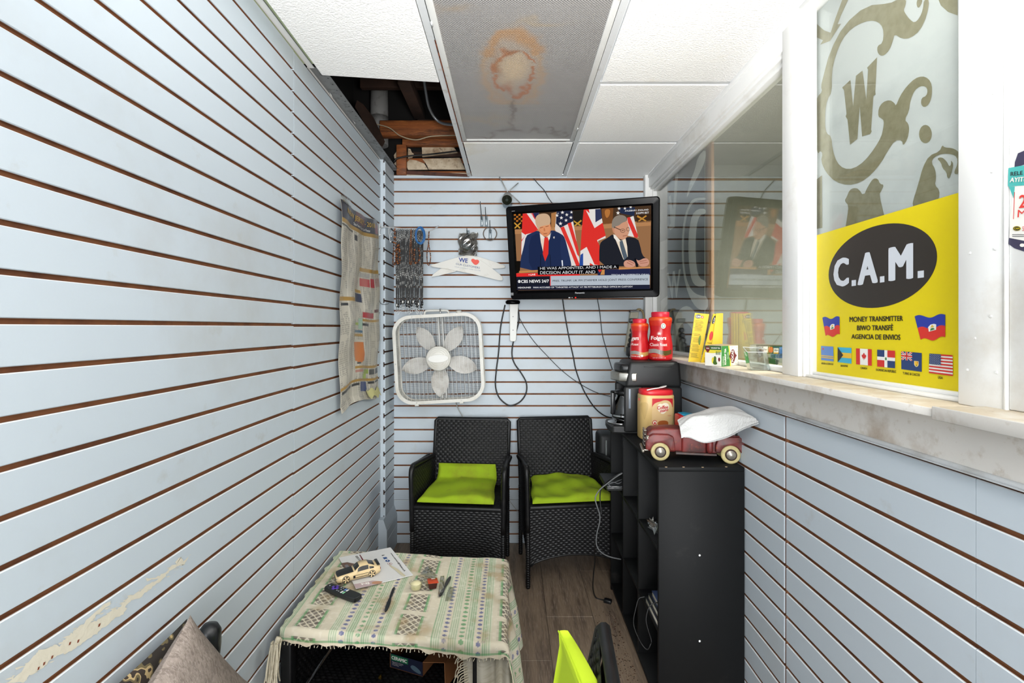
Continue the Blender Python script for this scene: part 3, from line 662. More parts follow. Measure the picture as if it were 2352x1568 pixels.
tb.rotation_euler.z = tb_rot
# ---- tablecloth: draped grid carrying its woven pattern ----
cx0, cxe, cy0, cye, czz = -.747, -.035, 1.490, 2.075, tz+.006
NU, NV = 440, 300; DROP = .30
ulen = (cxe-cx0)+DROP; hem = .040
def cloth(s, t):
    """s metres across from the left hem, t metres from the front hem"""
    flat = cxe-cx0; x = cx0+s; z = czz; y = cy0-.005+t
    if s > flat:
        d = s-flat; r = .022; a = min(d/r, math.pi/2)
        x = cxe+r*math.sin(a)+max(0, d-r*math.pi/2)*.10; z = czz-r*(1-math.cos(a))-max(0, d-r*math.pi/2)*.98
        k = min(1, d/.15); x += k*(.014*math.sin(t*26+1)+.008*math.sin(t*57)+.012*d/.3); y += -.06*k*(1-t/.6)*d/.3*1.2
    if t < hem:
        d = hem-t; r = .014; a = min(d/r, math.pi/2); kk = 1 if s < flat else max(0, 1-(s-flat)/.08)
        y = y*(1-kk)+kk*(cy0+hem-.005-r*math.sin(a)-.004*math.sin(s*21)); z -= kk*(r*(1-math.cos(a))+max(0, d-r*math.pi/2)*.9+max(0, .5*d)*(.35+.35*math.sin(s*13)))
    tt = ty1+.03-y
    if tt < 0: z -= min(.014, -tt*.9)
    z += .0016*math.sin(s*19+3*t)+.0012*math.sin(t*31+s*11)+.0010*math.sin(s*47-t*29)
    if s < .04: z -= .003*(1-s/.04)
    return x, y-.11*(x+.40), z
us = np.linspace(0, ulen, NU+1); tlen = cye-cy0; ts = np.linspace(0, tlen, NV+1)
mb = MB(); mb.v = [cloth(float(s)+(0.004*math.sin(t*70)+.003*math.sin(t*131) if i in (0, NU) else 0), float(t)+(.003*math.sin(s*61)+.003*math.sin(s*113) if j in (0, NV) else 0)) for j, t in enumerate(ts) for i, s in enumerate(us)]
mb.f = [(j*(NU+1)+i, j*(NU+1)+i+1, (j+1)*(NU+1)+i+1, (j+1)*(NU+1)+i) for j in range(NV) for i in range(NU)]; mb.m = [0]*len(mb.f); mb.sm = [True]*len(mb.f)
SS, TT = np.meshgrid(us, ts)
base = np.array(lin('#cec4ae')[:3]); col = np.ones(SS.shape+(3,))*base
def cl(c, a):
    global col
    a = np.clip(np.asarray(a, float), 0, 1)[..., None]; col = col*(1-a)+np.array(lin(c)[:3])*a
# bands across: blocks at .03-.11, .33-.42, .62-.71 and again on the drop; stripe groups between
per = .290; sc = ((SS-.036)/1.14) % per; blk_w = .082
inblk = sc < blk_w
st = np.zeros_like(SS)
for a, b in ((.112, .137), (.159, .184), (.206, .231), (.253, .276)):
    g_ = (sc > a) & (sc < b); st = np.maximum(st, g_*(np.sin((sc-a)/(b-a)*2*math.pi*4) > .1))
cl('#c2c8ae', .6*((sc > .112) & (sc < .137) | (sc > .159) & (sc < .184) | (sc > .206) & (sc < .231) | (sc > .253) & (sc < .276)))
cl('#4f8c5c', .55*st)
for c0, c_ in ((.148, '#3b4a86'), (.195, '#4a8f5c'), (.242, '#3b4a86')):
    dx = np.abs(sc-c0); ph = (TT % .022)-.011
    cl(c_, .8*(((dx < .0065) & (np.abs(ph) < .0022)) | ((dx < .0022) & (np.abs(ph) < .0062)) | ((np.abs(dx-.0045) < .0018) & (np.abs(ph) < .004))))
# lattice blocks
tp = TT-.030; bl = .128; tq = tp % bl; inb = inblk & (tq > .012) & (tq < .116)
wv = (np.sin(TT*2*math.pi/.0055) > .0)
cl('#857a70', .75*(inb & (sc > .010) & (sc < .072))); cl('#3a3230', .88*(inb & wv & (sc > .012) & (sc < .070))); cl('#3f9c5a', .7*(inb & (((sc > .006) & (sc < .014)) | ((sc > .068) & (sc < .076)))))
cl('#8a7c6c', .4*(inb & ~wv))
dxx = np.abs(sc-.041)/.029; dt = np.abs((tq-.012)/.104*2-1)
dia = (np.abs((dxx+dt*1.6) % .8-.4) < .09) | (np.abs((dxx-dt*1.6) % .8-.4) < .09)
cl('#e0d5bd', .85*(inb & dia & (sc > .014) & (sc < .068)))
n1 = vnoise(NU+1, NV+1, 9, 6); n2 = vnoise(NU+1, NV+1, 26, 16); n3 = vnoise(NU+1, NV+1, 110, 75)
cl('#8c8560', .38*np.clip((n1*.5+n2*.5-.52)*4, 0, 1)); cl('#b48d62', .35*np.clip((n2*.6+n1*.4-.62)*5, 0, 1)); cl('#6d4a3a', .5*np.clip((n3*n2-.74)*12, 0, 1))
cl('#e9e3d6', .25*np.clip((n3-.6)*3, 0, 1)); cl('#4a9656', .6*((TT < .012) & (TT > .006))); cl('#dccdb4', .8*(TT < .006))
clm = mat('woven_cloth', '#cdc0a6', .9, attr='tint', bump=(700, .25, .0015))
tc = thing('tablecloth', 'cream woven tablecloth with green and blue stripes draped over the low table', 'tablecloth', ((cx0+cxe)/2, (cy0+cye)/2, tz))
o = mb.build('cloth', [clm], tc); setcol(o, col.reshape(-1, 3))
fr = mat('cream_fringe', '#c9bfa8', .9, noise=(60, .5, .75, '#a09478'))
rf = random.Random(9); mb = MB()
for i in range(20):
    x, y = -.735+rf.uniform(-.012, .022), 1.50+rf.uniform(-.015, .02); L_ = rf.uniform(.11, .18); dx = rf.uniform(-.018, .006)
    mb.tube(cr([(x, y, czz-.01), (x+dx*.4+rf.uniform(-.004, .004), y-.008, czz-.01-L_*.4), (x+dx, y-.012+rf.uniform(-.01, .01), czz-.01-L_*.75), (x+dx*1.3+rf.uniform(-.006, .006), y-.01+rf.uniform(-.012, .012), czz-.01-L_)], 3), .0024, 5)
mb.tube(cr([(-.728, 1.51, czz), (-.736, 1.50, czz-.03), (-.740, 1.495, czz-.07)], 4), .008, 8)
mb.build('fringe', [fr], tc)
# under fold of the cloth hanging at the front right, fringed along its left side
crm = mat('cloth_reverse', '#cfc9b8', .9, noise=(14, .5, .75, '#b3aa90'), stretch=(1, 1, 6))
mb = MB().grid(lambda u, v: Vector((-.155+.105*u+.02*v*(1-u), 1.505+.012*math.sin(u*8)-.01*v, czz-.03-.30*v)), 16, 16)
mb.grid(lambda u, v: Vector((-.05+.05*u, 1.495+.02*math.sin(u*6)+.01*u, czz-.03-.34*v)), 10, 16)
mb.build('hanging_fold', [crm], tc)
mb = MB()
for i in range(34):
    z = czz-.045-i*.008; x = -.150+i*.0009; L_ = rf.uniform(.02, .04)
    mb.tube(cr([(x+.006, 1.503, z), (x-L_*.6, 1.497, z-L_*.3), (x-L_*.8+rf.uniform(-.006, .006), 1.495, z-L_)], 3), .0016, 5)
for i in range(60):
    s = .02+i*.0125; p = cloth(s, 0); mb.tube([p, (p[0]+rf.uniform(-.004, .004), p[1]-.002, p[2]-rf.uniform(.004, .010))], .0013, 4)
mb.build('frayed_hem', [fr], tc)
# ---- near armchair whose backrest rim and tall lime cushion enter the frame at the bottom ----
near = copy_tree(ch1); near.location = (-.130, .728, 0); near.rotation_euler = (0, 0, R(-95)); tag(near, 'black wicker armchair in front, only its back rim showing past a bright lime cushion', 'chair', 'black wicker armchairs')

# ======================= TELEVISION =======================
TC = Vector((.361, 2.531, 1.7805)); TR_ = Matrix.Rotation(R(-14.604), 4, 'Z') @ Matrix.Rotation(R(12.01), 4, 'X') @ Matrix.Rotation(R(-.25), 4, 'Y')
TM_ = Matrix.Translation(TC) @ TR_
tv = thing('television', 'black flat television tilted down on the back wall, showing two men at a press conference', 'television', TC, rot=TR_.to_euler())
WM[tv] = TM_
gl = mat('piano_black', '#050506', .18, spec=.06)
hw, hh = .395, .2516; sxw, szt, szb = .352, .208, -.206
mb = MB(); lev = [(0, .05), (0, .008), (.04, .002), (.12, .0), (.75, .002), (.86, .006), (1, .0125)]; rng = []
for t_, y in lev:
    x1, z1, z0 = hw+(sxw-hw)*t_, hh+(szt-hh)*t_, -hh+(szb+hh)*t_; r_ = .016*(1-t_)+.002; pts = []
    for q, (sx_, cz) in enumerate(((1, z1-r_), (-1, z1-r_), (-1, z0+r_), (1, z0+r_))):
        for i in range(6):
            a = math.pi/2*(q+i/5); pts.append((sx_*(x1-r_)+r_*math.cos(a), y, cz+r_*math.sin(a)))
    rng.append(pts)
n = 24; mb.add([p for r_ in rng for p in r_], [(i*n+j, i*n+(j+1) % n, (i+1)*n+(j+1) % n, (i+1)*n+j) for i in range(len(lev)-1) for j in range(n)], 0, False)
mb.build('bezel', [gl], tv, world=False)
MB().rbox(-hw+.02, hw-.02, .045, .09, -hh+.02, hh-.02, .015, 2).rbox(-.15, .15, .09, .12, -.12, .12, .01).build('back_shell', [blk_m], tv, world=False)
# wall arm
MB().tube([TC+TR_.to_3x3() @ Vector((0, .112, 0)), Vector((.42, 2.85, 1.76)), Vector((.47, YB-.02, 1.76))], .02, 8).rbox(.36, .56, YB-.022, YB-.002, 1.65, 1.87, .003).build('wall_arm', [blk_m], tv)
tpl = PL(TM_ @ Vector((0, .012, 0)), TR_.to_3x3() @ Vector((0, -1, 0)))
C7 = lambda x, y: (1160+x/6.0306, 440+y/6.0306)
scr = []; smt = []
def E_(c, s=1.0):
    k = emis('screen_'+c.strip('#'), c, s*TVB)
    if k not in smt: smt.append(k)
    return smt.index(k)
TVB = .50
smb = MB()
def sp(pts, c, lay, sm_=0):
    if sm_: pts = smooth(pts, sm_)
    tpl.poly(smb, [C7(*p) for p in pts], E_(c), lay)
def st(t, c, col, lay, bold=0.): ptext(smb, tpl, t, [C7(*p) for p in c], E_(col), lay, bold)
SCR = [(105, 300), (2025, 180), (2010, 1345), (150, 1365)]
sp(SCR, '#9a6f4c', 0)
sp([(110, 300), (2025, 180), (2025, 420), (1350, 470), (1050, 490), (112, 525)], '#4a3626', 1)     # dark panelling band
sp([(112, 525), (2022, 400), (2020, 470), (115, 590)], '#b88458', 2)
sp([(115, 300), (250, 292), (240, 520), (115, 520)], '#1c1712', 2)
for i in range(4):
    for j in range(4):
        if (i+j) % 2 == 0: sp([(122+i*32, 310+j*28), (150+i*32, 308+j*28), (150+i*32, 332+j*28), (122+i*32, 335+j*28)], '#c0722a', 3)
sp([(115, 430), (135, 425), (215, 500), (200, 512)], '#d09a3c', 4); sp([(210, 425), (225, 435), (140, 512), (122, 505)], '#d09a3c', 4)
sp([(930, 265), (1085, 255), (1060, 480), (960, 480)], '#24221f', 2); sp([(950, 395), (1050, 460), (1040, 475), (955, 420)], '#c99a3a', 3); sp([(1050, 390), (955, 470), (975, 478), (1065, 405)], '#c99a3a', 3)
sp([(1340, 235), (1500, 225), (1490, 440), (1350, 455)], '#7a4c2a', 2); sp([(1370, 250), (1460, 240), (1450, 330), (1400, 380)], '#b8763c', 3, 2)
sp([(1815, 320), (2020, 310), (2018, 420), (1820, 430)], '#3c2a1d', 2); sp([(1835, 325), (1960, 400), (1945, 412), (1825, 350)], '#c28a3a', 3); sp([(1950, 325), (1840, 405), (1860, 412), (1965, 340)], '#c28a3a', 3)
sp([(640, 300), (720, 280), (690, 480), (640, 520)], '#b07a4a', 2)
# left union flag
sp([(245, 305), (470, 290), (450, 520), (230, 900), (225, 860), (232, 560)], '#e8e2de', 3)
sp([(245, 305), (300, 302), (455, 520), (420, 560), (290, 590), (230, 690), (222, 860), (215, 930), (232, 560)], '#e2332e', 4)
sp([(228, 560), (285, 600), (232, 668)], '#e8e2de', 5); sp([(370, 297), (470, 290), (450, 420)], '#2b2f55', 5); sp([(330, 300), (372, 297), (450, 500), (452, 520)], '#e8e2de', 5); sp([(352, 298), (388, 296), (440, 420)], '#e2332e', 5)
# US flag, left of centre
sp([(715, 270), (930, 258), (945, 420), (1030, 930), (1030, 1030), (915, 1030), (690, 520)], '#e6ddd8', 3)
sp([(715, 270), (930, 258), (945, 410), (765, 500), (705, 440)], '#232941', 4)
for x, y, r in ((720, 330, 26), (795, 288, 28), (855, 320, 26), (920, 285, 22), (780, 362, 28), (912, 358, 26), (845, 397, 26), (768, 442, 30), (735, 300, 10)): sp(star(x, y, r), '#f0ece8', 5)
for a in ([(765, 500), (815, 480), (1030, 1000), (1030, 1030), (985, 1030), (880, 760)], [(865, 440), (915, 425), (1015, 780), (1025, 900), (1000, 870)]): sp(a, '#e23a34', 5)
# big union flag in the centre
sp([(1090, 250), (1320, 235), (1350, 420), (1395, 640), (1290, 680), (1310, 1020), (1035, 1025), (1045, 820), (1060, 560)], '#e9e4e0', 3)
sp([(1090, 250), (1115, 248), (1240, 505), (1352, 430), (1395, 610), (1275, 672), (1310, 750), (1312, 1020), (1240, 1010), (1130, 765), (1045, 820), (1060, 560)], '#e2352f', 4)
sp([(1250, 245), (1325, 240), (1342, 370), (1252, 425)], '#343a5c', 4); sp([(1110, 248), (1160, 245), (1172, 300)], '#e2352f', 5)
sp([(1045, 875), (1082, 850), (1082, 1025), (1030, 1025)], '#2c4f9e', 4); sp([(1175, 985), (1230, 1020), (1175, 1022)], '#e2352f', 5)
# flag behind the right speaker
sp([(1560, 225), (1800, 215), (1790, 340), (1600, 300)], '#26304a', 3)
for x, y, r in ((1580, 232, 26), (1660, 232, 22), (1740, 214, 22), (1565, 295, 30)): sp(star(x, y, r), '#efece8', 5)
sp([(1690, 370), (1780, 335), (1845, 640), (1700, 610)], '#e8e2de', 3); sp([(1690, 360), (1730, 350), (1840, 600), (1840, 640), (1790, 630), (1700, 420)], '#dd3a34', 4)
# man with fair hair, navy suit and red tie
sp([(205, 1090), (215, 930), (260, 760), (290, 610), (360, 575), (460, 532), (520, 600), (640, 520), (790, 590), (830, 640), (870, 800), (910, 960), (920, 1030), (900, 1090)], '#263459', 6, 1)
sp([(330, 640), (470, 560), (520, 700), (560, 960), (540, 1085), (330, 1085)], '#202c4e', 7, 1); sp([(640, 540), (780, 600), (760, 760), (800, 1060), (620, 1060), (560, 980)], '#222f52', 7, 1)
sp([(480, 570), (500, 590), (560, 640), (625, 585), (640, 560), (600, 700), (555, 960), (495, 700)], '#ecd8c4', 8)
sp([(485, 590), (520, 600), (545, 632), (510, 662), (488, 630)], '#f2e8dc', 9); sp([(625, 585), (600, 620), (590, 645), (618, 660), (628, 610)], '#f2e8dc', 9)
sp([(545, 640), (590, 628), (605, 680), (600, 860), (555, 965), (522, 860), (540, 690)], '#e0352e', 10)
sp([(445, 480), (470, 420), (560, 400), (625, 430), (638, 500), (630, 560), (600, 610), (565, 630), (520, 610), (480, 560), (455, 530)], '#dd8f62', 11, 2)
sp([(416, 400), (430, 340), (480, 308), (560, 300), (610, 325), (632, 380), (628, 440), (600, 470), (520, 480), (470, 500), (470, 540), (445, 500), (425, 450)], '#cfae8e', 12, 2)
sp([(470, 500), (500, 478), (590, 462), (625, 455), (628, 520), (600, 560), (540, 565), (490, 545)], '#e39a6c', 13, 2)
for a in ([(480, 500), (525, 488), (528, 494), (484, 508)], [(560, 482), (605, 470), (607, 477), (562, 490)], [(530, 582), (580, 575), (582, 582), (532, 588)]): sp(a, '#8a4a30', 14)
sp([(535, 500), (548, 498), (560, 548), (536, 550)], '#c97a50', 14, 1); sp([(668, 625), (688, 620), (684, 650), (670, 645)], '#dcd6cf', 9); sp([(780, 950), (800, 950), (805, 1040), (790, 1040)], '#dfe4ec', 9)
sp([(492, 870), (498, 870), (494, 1040), (488, 1040)], '#10131c', 11); sp([(618, 870), (624, 870), (636, 1030), (630, 1030)], '#10131c', 11)
# man with grey hair, glasses, dark suit and grey tie
sp([(1305, 1020), (1305, 760), (1330, 690), (1420, 640), (1500, 580), (1600, 680), (1690, 620), (1840, 650), (1870, 740), (1900, 880), (1960, 930), (1900, 1010), (1620, 1040)], '#23252d', 6, 1)
sp([(1500, 590), (1530, 600), (1600, 680), (1670, 650), (1692, 760), (1700, 900), (1640, 940), (1570, 760)], '#efe0cb', 8); sp([(1500, 590), (1525, 605), (1590, 680), (1560, 700), (1508, 640)], '#f3ebe0', 9)
sp([(1588, 690), (1625, 672), (1640, 720), (1695, 900), (1650, 950), (1620, 860), (1590, 740)], '#56636f', 10)
sp([(1480, 500), (1500, 430), (1560, 380), (1670, 370), (1705, 430), (1725, 540), (1705, 600), (1665, 660), (1610, 668), (1550, 620), (1510, 575)], '#d39a7c', 11, 2)
sp([(1478, 500), (1480, 400), (1530, 335), (1610, 318), (1680, 345), (1690, 410), (1620, 430), (1580, 470), (1530, 480), (1515, 510), (1500, 540)], '#8d8378', 12, 2)
sp([(1480, 500), (1505, 495), (1520, 560), (1500, 580)], '#c98a6a', 13, 1)
for c_ in ((1630, 540, 34, 28), (1705, 520, 26, 28)):
    for i in range(14):
        a0, a1 = 2*math.pi*i/14, 2*math.pi*(i+1)/14
        sp([(c_[0]+c_[2]*math.cos(a0), c_[1]+c_[3]*math.sin(a0)), (c_[0]+c_[2]*math.cos(a1), c_[1]+c_[3]*math.sin(a1)), (c_[0]+(c_[2]-5)*math.cos(a1), c_[1]+(c_[3]-5)*math.sin(a1)), (c_[0]+(c_[2]-5)*math.cos(a0), c_[1]+(c_[3]-5)*math.sin(a0))], '#2a201c', 14)
sp([(1510, 485), (1600, 525), (1598, 534), (1508, 494)], '#2a201c', 14); sp([(1630, 612), (1690, 600), (1692, 607), (1632, 620)], '#9a5a48', 14); sp([(1615, 535), (1645, 532), (1645, 540), (1615, 544)], '#5a3a30', 13)
sp([(1640, 970), (1700, 940), (1780, 960), (1808, 1000), (1800, 1035), (1740, 1050), (1650, 1045)], '#d39b86', 11, 2); sp([(1810, 930), (1850, 960), (1930, 915), (1990, 935), (2000, 1000), (1960, 1035), (1880, 1040), (1840, 1000)], '#cf9782', 11, 2)
for a in ([(1700, 945), (1790, 990), (1785, 998), (1696, 955)], [(1690, 975), (1770, 1015), (1765, 1022), (1686, 985)], [(1860, 965), (1960, 945), (1962, 952), (1864, 974)], [(1870, 990), (1975, 975), (1975, 983), (1872, 998)]): sp(a, '#a86a58', 12)
sp([(1788, 930), (1812, 920), (1850, 1040), (1815, 1045)], '#14151a', 12)
# lecterns
sp([(195, 1098), (455, 1085), (455, 1105), (230, 1125), (195, 1125)], '#c98c50', 12); sp([(150, 960), (215, 960), (205, 1120), (150, 1130)], '#15120f', 7)
sp([(1575, 1052), (2015, 1042), (2015, 1062), (1575, 1080)], '#cf9058', 12); sp([(1280, 1078), (2012, 1062), (2012, 1160), (1285, 1165)], '#26294a', 12)
sp([(1285, 1080), (1350, 1078), (1310, 1120)], '#d8352f', 13); sp([(1345, 1080), (1380, 1078), (1378, 1150), (1320, 1152)], '#cc8f50', 13)
st('TECH PROSPERITY DEAL', [(1470, 1165), (2005, 1158), (2005, 1136), (1470, 1143)], '#d8dce4', 13, .01)
# captions and banners
sp([(155, 1130), (1035, 1118), (1035, 1160), (155, 1178)], '#e5302f', 13)
st('LIVE', [(352, 1162), (420, 1158), (420, 1136), (352, 1140)], '#ffffff', 15, .02); sp(ell(333, 1151, 7, 7, 10), '#ffffff', 15)
sp([(452, 1040), (1578, 1010), (1578, 1068), (1283, 1078), (1283, 1135), (455, 1153)], '#0c0c10', 16)
st('HE WAS APPOINTED, AND I MADE A', [(485, 1086), (1545, 1064), (1545, 1022), (485, 1046)], '#e6e8ea', 17, .0); st('DECISION ABOUT IT. AND', [(487, 1144), (1250, 1132), (1250, 1090), (487, 1102)], '#e6e8ea', 17, .0)
sp([(150, 1178), (628, 1170), (628, 1300), (150, 1305)], '#1b1e2b', 14); sp([(628, 1168), (2004, 1150), (2004, 1288), (628, 1303)], '#b9c2cd', 15); sp([(622, 1168), (632, 1168), (632, 1303), (622, 1303)], '#e5302f', 16)
st('CBS NEWS 24/7', [(222, 1264), (608, 1258), (608, 1216), (222, 1222)], '#ffffff', 16, .022); sp(ell(198, 1243, 20, 20, 20), '#ffffff', 16); sp(ell(198, 1243, 17, 9, 16), '#1b1e2b', 17); sp(ell(198, 1243, 9, 9, 14), '#ffffff', 18)
st('PRES. TRUMP, UK PM STARMER HOLD JOINT PRESS CONFERENCE', [(660, 1256), (1980, 1236), (1980, 1198), (660, 1222)], '#20242c', 16, .006)
sp([(150, 1303), (2008, 1288), (2008, 1348), (150, 1362)], '#23263a', 15); sp([(155, 1306), (372, 1304), (372, 1350), (155, 1352)], '#151724', 16)
st('HEADLINES', [(180, 1340), (360, 1338), (360, 1316), (180, 1318)], '#f2f2f4', 17, .02); st('MAN ACCUSED OF "TARGETED ATTACK" AT FBI PITTSBURGH FIELD OFFICE IN CUSTODY', [(392, 1337), (1770, 1325), (1770, 1303), (392, 1316)], '#f2f2f4', 17, .016)
st('AYLESBURY, ENGLAND', [(1660, 281), (1988, 264), (1988, 238), (1660, 256)], '#f4f4f4', 12, .01); st('3:53PM BST', [(1812, 312), (1992, 304), (1992, 276), (1812, 286)], '#f4f4f4', 12, .01)
smb.build('screen', smt, tv)
mb = MB(); fpl = PL(TM_ @ Vector((0, -.0004, 0)), TR_.to_3x3() @ Vector((0, -1, 0)))
ptext(mb, fpl, 'Panasonic', [C7(*p) for p in ((972, 1412), (1102, 1410), (1102, 1388), (972, 1390))], 0, 1, .015)
ptext(mb, fpl, 'HDMI', [C7(*p) for p in ((92, 275), (134, 272), (134, 264), (92, 267))], 0, 1)
for a in ((80, 1400, 116, 1403), (80, 1432, 116, 1435), (80, 1400, 83, 1435), (113, 1400, 116, 1435), (90, 1410, 105, 1424), (880, 1462, 904, 1474), (922, 1464, 936, 1472)): fpl.poly(mb, [C7(*p) for p in rect(*a)], 0, 1)
fpl.poly(mb, [C7(*p) for p in ell(977, 1467, 10, 9, 14)], 1, 1)
mb.build('bezel_marks', [mat('silver_print', '#b9bbbd', .4), emis('red_led', '#ff2a20', 1.2)], tv, kind='stuff')

# ======================= BOX FAN =======================
FC = P(1007.5, 823, 2.955)
fan = thing('box_fan', 'white box fan hanging tilted on the back wall under the lanyards', 'fan', FC, rot=(0, R(-3.2), 0)); WM[fan] = Matrix.Translation(FC) @ Matrix.Rotation(R(-3.2), 4, 'Y')
fw = mat('aged_white_plastic', '#d4d2cb', .4, noise=(7, .5, .8, '#b7b0a0')); fb = mat('dusty_blade', '#dad7d2', .5, noise=(12, .50, .80, '#aaa39a')); wire = mat('white_wire', '#bcbcb8', .35); wire_shaded = mat('shaded_wire', '#6f7276', .5)
def rrect(h, r, n=8, cx=0, cz=0):
    pts = []
    for q, (sx_, sz_) in enumerate(((1, 1), (-1, 1), (-1, -1), (1, -1))):
        for i in range(n+1):
            a = math.pi/2*(q+i/n); pts.append((cx+sx_*(h-r)+r*math.cos(a), cz+sz_*(h-r)+r*math.sin(a)))
    return pts
H = .272
def ringband(o, i, y0, y1):
    mb = MB(); n = len(o); k = []
    vs = [(x, y0, z) for x, z in o]+[(x, y0, z) for x, z in i]+[(x, y1, z) for x, z in o]+[(x, y1, z) for x, z in i]
    fs = []
    for a in range(n):
        b = (a+1) % n; fs += [(a, b, n+b, n+a), (2*n+a, 3*n+a, 3*n+b, 2*n+b), (a, 2*n+a, 2*n+b, b), (n+a, n+b, 3*n+b, 3*n+a)]
    return mb.add(vs, fs, 0, False)
ringband(rrect(H, .108), rrect(H-.020, .092), -.012, .004).add([], []).build('front_rim', [fw], fan, world=False)
ringband(rrect(H-.004, .105), rrect(H-.009, .10), .004, .105).build('frame', [fw], fan, world=False)
ringband(rrect(H, .108), rrect(H-.016, .092), .100, .108).build('rear_rim', [fw], fan, world=False)
def inside(x, h, r):
    x = abs(x)
    if x > h: return 0
    return h if x < h-r else (h-r)+math.sqrt(max(0, r*r-(x-(h-r))**2))
def grille(y, name, mv, mh, nv, nh, wm_):
    mb = MB(); h = H-.018; r = .094
    for i in range(1, nv):
        x = -h+2*h*i/nv; z = inside(x, h, r); mb.box(x-mv, x+mv, y-.001, y+.001, -z, z)
    for i in range(1, nh):
        z = -h+2*h*i/nh; x = inside(z, h, r); mb.box(-x, x, y+.001, y+.0022, z-mh, z+mh)
    mb.build(name, [wm_], fan, world=False)
grille(-.006, 'front_grille', .0009, .00035, 20, 56, wire)
grille(.098, 'rear_grille', .0014, .0009, 22, 44, wire_shaded)  # rear wires coloured darker to stand for shade behind the blades
fc = lambda x, y: ((x-745)/6.27/F*2.955, -(y-820)/6.27/F*2.955)
for tipx, tipy in ((430, 350), (1105, 375), (1280, 1010), (725, 1385), (185, 975)):
    tx_, tz_ = fc(tipx, tipy); a = math.atan2(tz_, tx_); Lb = math.hypot(tx_, tz_); mb = MB()
    def bl(u, v, a=a, Lb=Lb):
        s = .06+(Lb-.06)*u; w_ = .050*math.sin(math.pi*min(1, .12+.88*u)**1.15)**.75+.001 if u < .999 else .001
        t_ = (2*v-1)*w_; p = Vector((s, 0, t_)); y = .045+.030*(2*v-1)*(1-.3*u)
        return Vector((p.x*math.cos(a)-p.z*math.sin(a), y, p.x*math.sin(a)+p.z*math.cos(a)))
    mb.grid(bl, 14, 6); mb.grid(lambda u, v: bl(u, 1-v)+Vector((0, .003, 0)), 14, 6); mb.build('blade', [fb], fan, world=False)
MX = Matrix.Rotation(R(90), 4, 'X')
MB().lathe([(.062, -.085), (.062, -.02), (.073, 0)], 28, M=MX).build('motor', [fw], fan, world=False)
mb = MB().lathe([(.073, .008), (.076, .010), (.072, .0135), (.02, .016), (.001, .016)], 32, M=MX)
for r_ in (.040, .052, .064): mb.lathe([(r_, .0148), (r_+.002, .0172), (r_+.004, .0145)], 32, M=MX, cap=False)
mb.build('hub_cap', [fw], fan, world=False)
MB().prism([(.062*math.cos(t), -.017, .024*math.sin(t)) for t in [i*math.pi/16 for i in range(32)]], (0, -.004, 0), 0, .001).build('badge', [mat('badge_white', '#dddcd8', .3)], fan, world=False)
MB().box(-.006, .006, .07, .09, -H+.015, H-.015).box(.020, .030, .07, .09, -H+.015, H-.015).build('motor_strut', [wire], fan, world=False)
MB().tube(cr([(-.078, .03, H-.004), (-.072, .03, H+.018), (-.05, .03, H+.024), (.04, .03, H+.020), (.066, .03, H+.016), (.075, .03, H-.004)]), .007, 8).build('carry_handle', [fw], fan, world=False)
MB().lathe([(.019, 0), (.019, .010), (.014, .019), (.001, .02)], 16, (.135, .04, H-.004)).build('speed_knob', [fw], fan, world=False)
for x in (-.148, .125): MB().rbox(x-.012, x+.012, -.010, .08, -H-.010, -H+.006, .002).build('foot', [fw], fan, world=False)
for x, z in ((-.148, H-.010), (.128, H-.010), (-H+.010, -.02), (H-.010, -.02), (-.148, -H+.010), (.125, -H+.010)): MB().lathe([(.0035, 0), (.002, .0015)], 10, M=Matrix.Translation((x, -.0119, z)) @ MX).build('screw', [steel], fan, world=False)
MB().tube([FC+Vector((.01, .0, H+.0)), FC+Vector((.008, .01, H+.03)), Vector((FC.x-.005, YB-.004, FC.z+H+.035))], .0035, 6).build('wire_hook', [steel], fan)

# ======================= LEFT WALL POSTER =======================
lp = PL((XL+.012, 0, 0), (1, 0, 0))
c4 = lambda x, y: (760+x/6.03, 440+y/6.03)
c5 = lambda x, y: (760+x/5.81, 690+y/5.81)
y0p, y1p = 2.150, 2.775
NPx, NPz = 150, 300
pu = np.linspace(0, 1, NPx+1); pv = np.linspace(0, 1, NPz+1); UU, VV = np.meshgrid(pu, pv)   # v downwards
pap = np.ones(UU.shape+(3,))*np.array(lin('#bdb7a9')[:3])
def pc(c, a):
    global pap
    a = np.clip(np.asarray(a, float), 0, 1)[..., None]; pap = pap*(1-a)+np.array(lin(c)[:3])*a
rsx = np.random.RandomState(8)
tn = vnoise(NPx+1, NPz+1, 120, 60); t2 = vnoise(NPx+1, NPz+1, 14, 20)
lines = (np.arange(NPz+1) % 3 < 1.5)[:, None]
pc('#6d6a66', .55*(lines & (tn > .38) & (t2 > .30)))
cols_ = [0, .16, .31, .40, .56, .72, .87, 1.0]
pc('#cdc7ba', .9*(np.min(np.abs(UU[..., None]-np.array(cols_)), -1) < .010))
def blk_(u0, v0, u1, v1, c, a=1.): pc(c, a*((UU > u0) & (UU < u1) & (VV > v0) & (VV < v1)))
blk_(0, 0, 1, .085, '#34323a'); blk_(.0, .085, 1, .105, '#9c7a34'); blk_(.35, .0, .62, .06, '#6a3038', .6); blk_(.85, .03, 1, .08, '#8a2f38'); blk_(.80, 0, .93, .05, '#8e8d90', .5)
blk_(0, .110, .30, .118, '#2a2a2a'); blk_(.33, .125, .40, .155, '#3a3a3a')
blk_(.50, .285, 1, .305, '#a67f2e'); blk_(.52, .31, .70, .335, '#8a8a90', .6); blk_(.52, .34, .70, .385, '#b3202a'); blk_(.72, .335, .86, .385, '#b3202a'); blk_(.88, .33, 1, .38, '#9c6a66', .7)
blk_(.34, .41, .53, .425, '#a67f2e'); blk_(.34, .428, .53, .475, '#252c48'); blk_(0, .455, .33, .475, '#a67f2e'); blk_(.03, .485, .16, .498, '#222222')
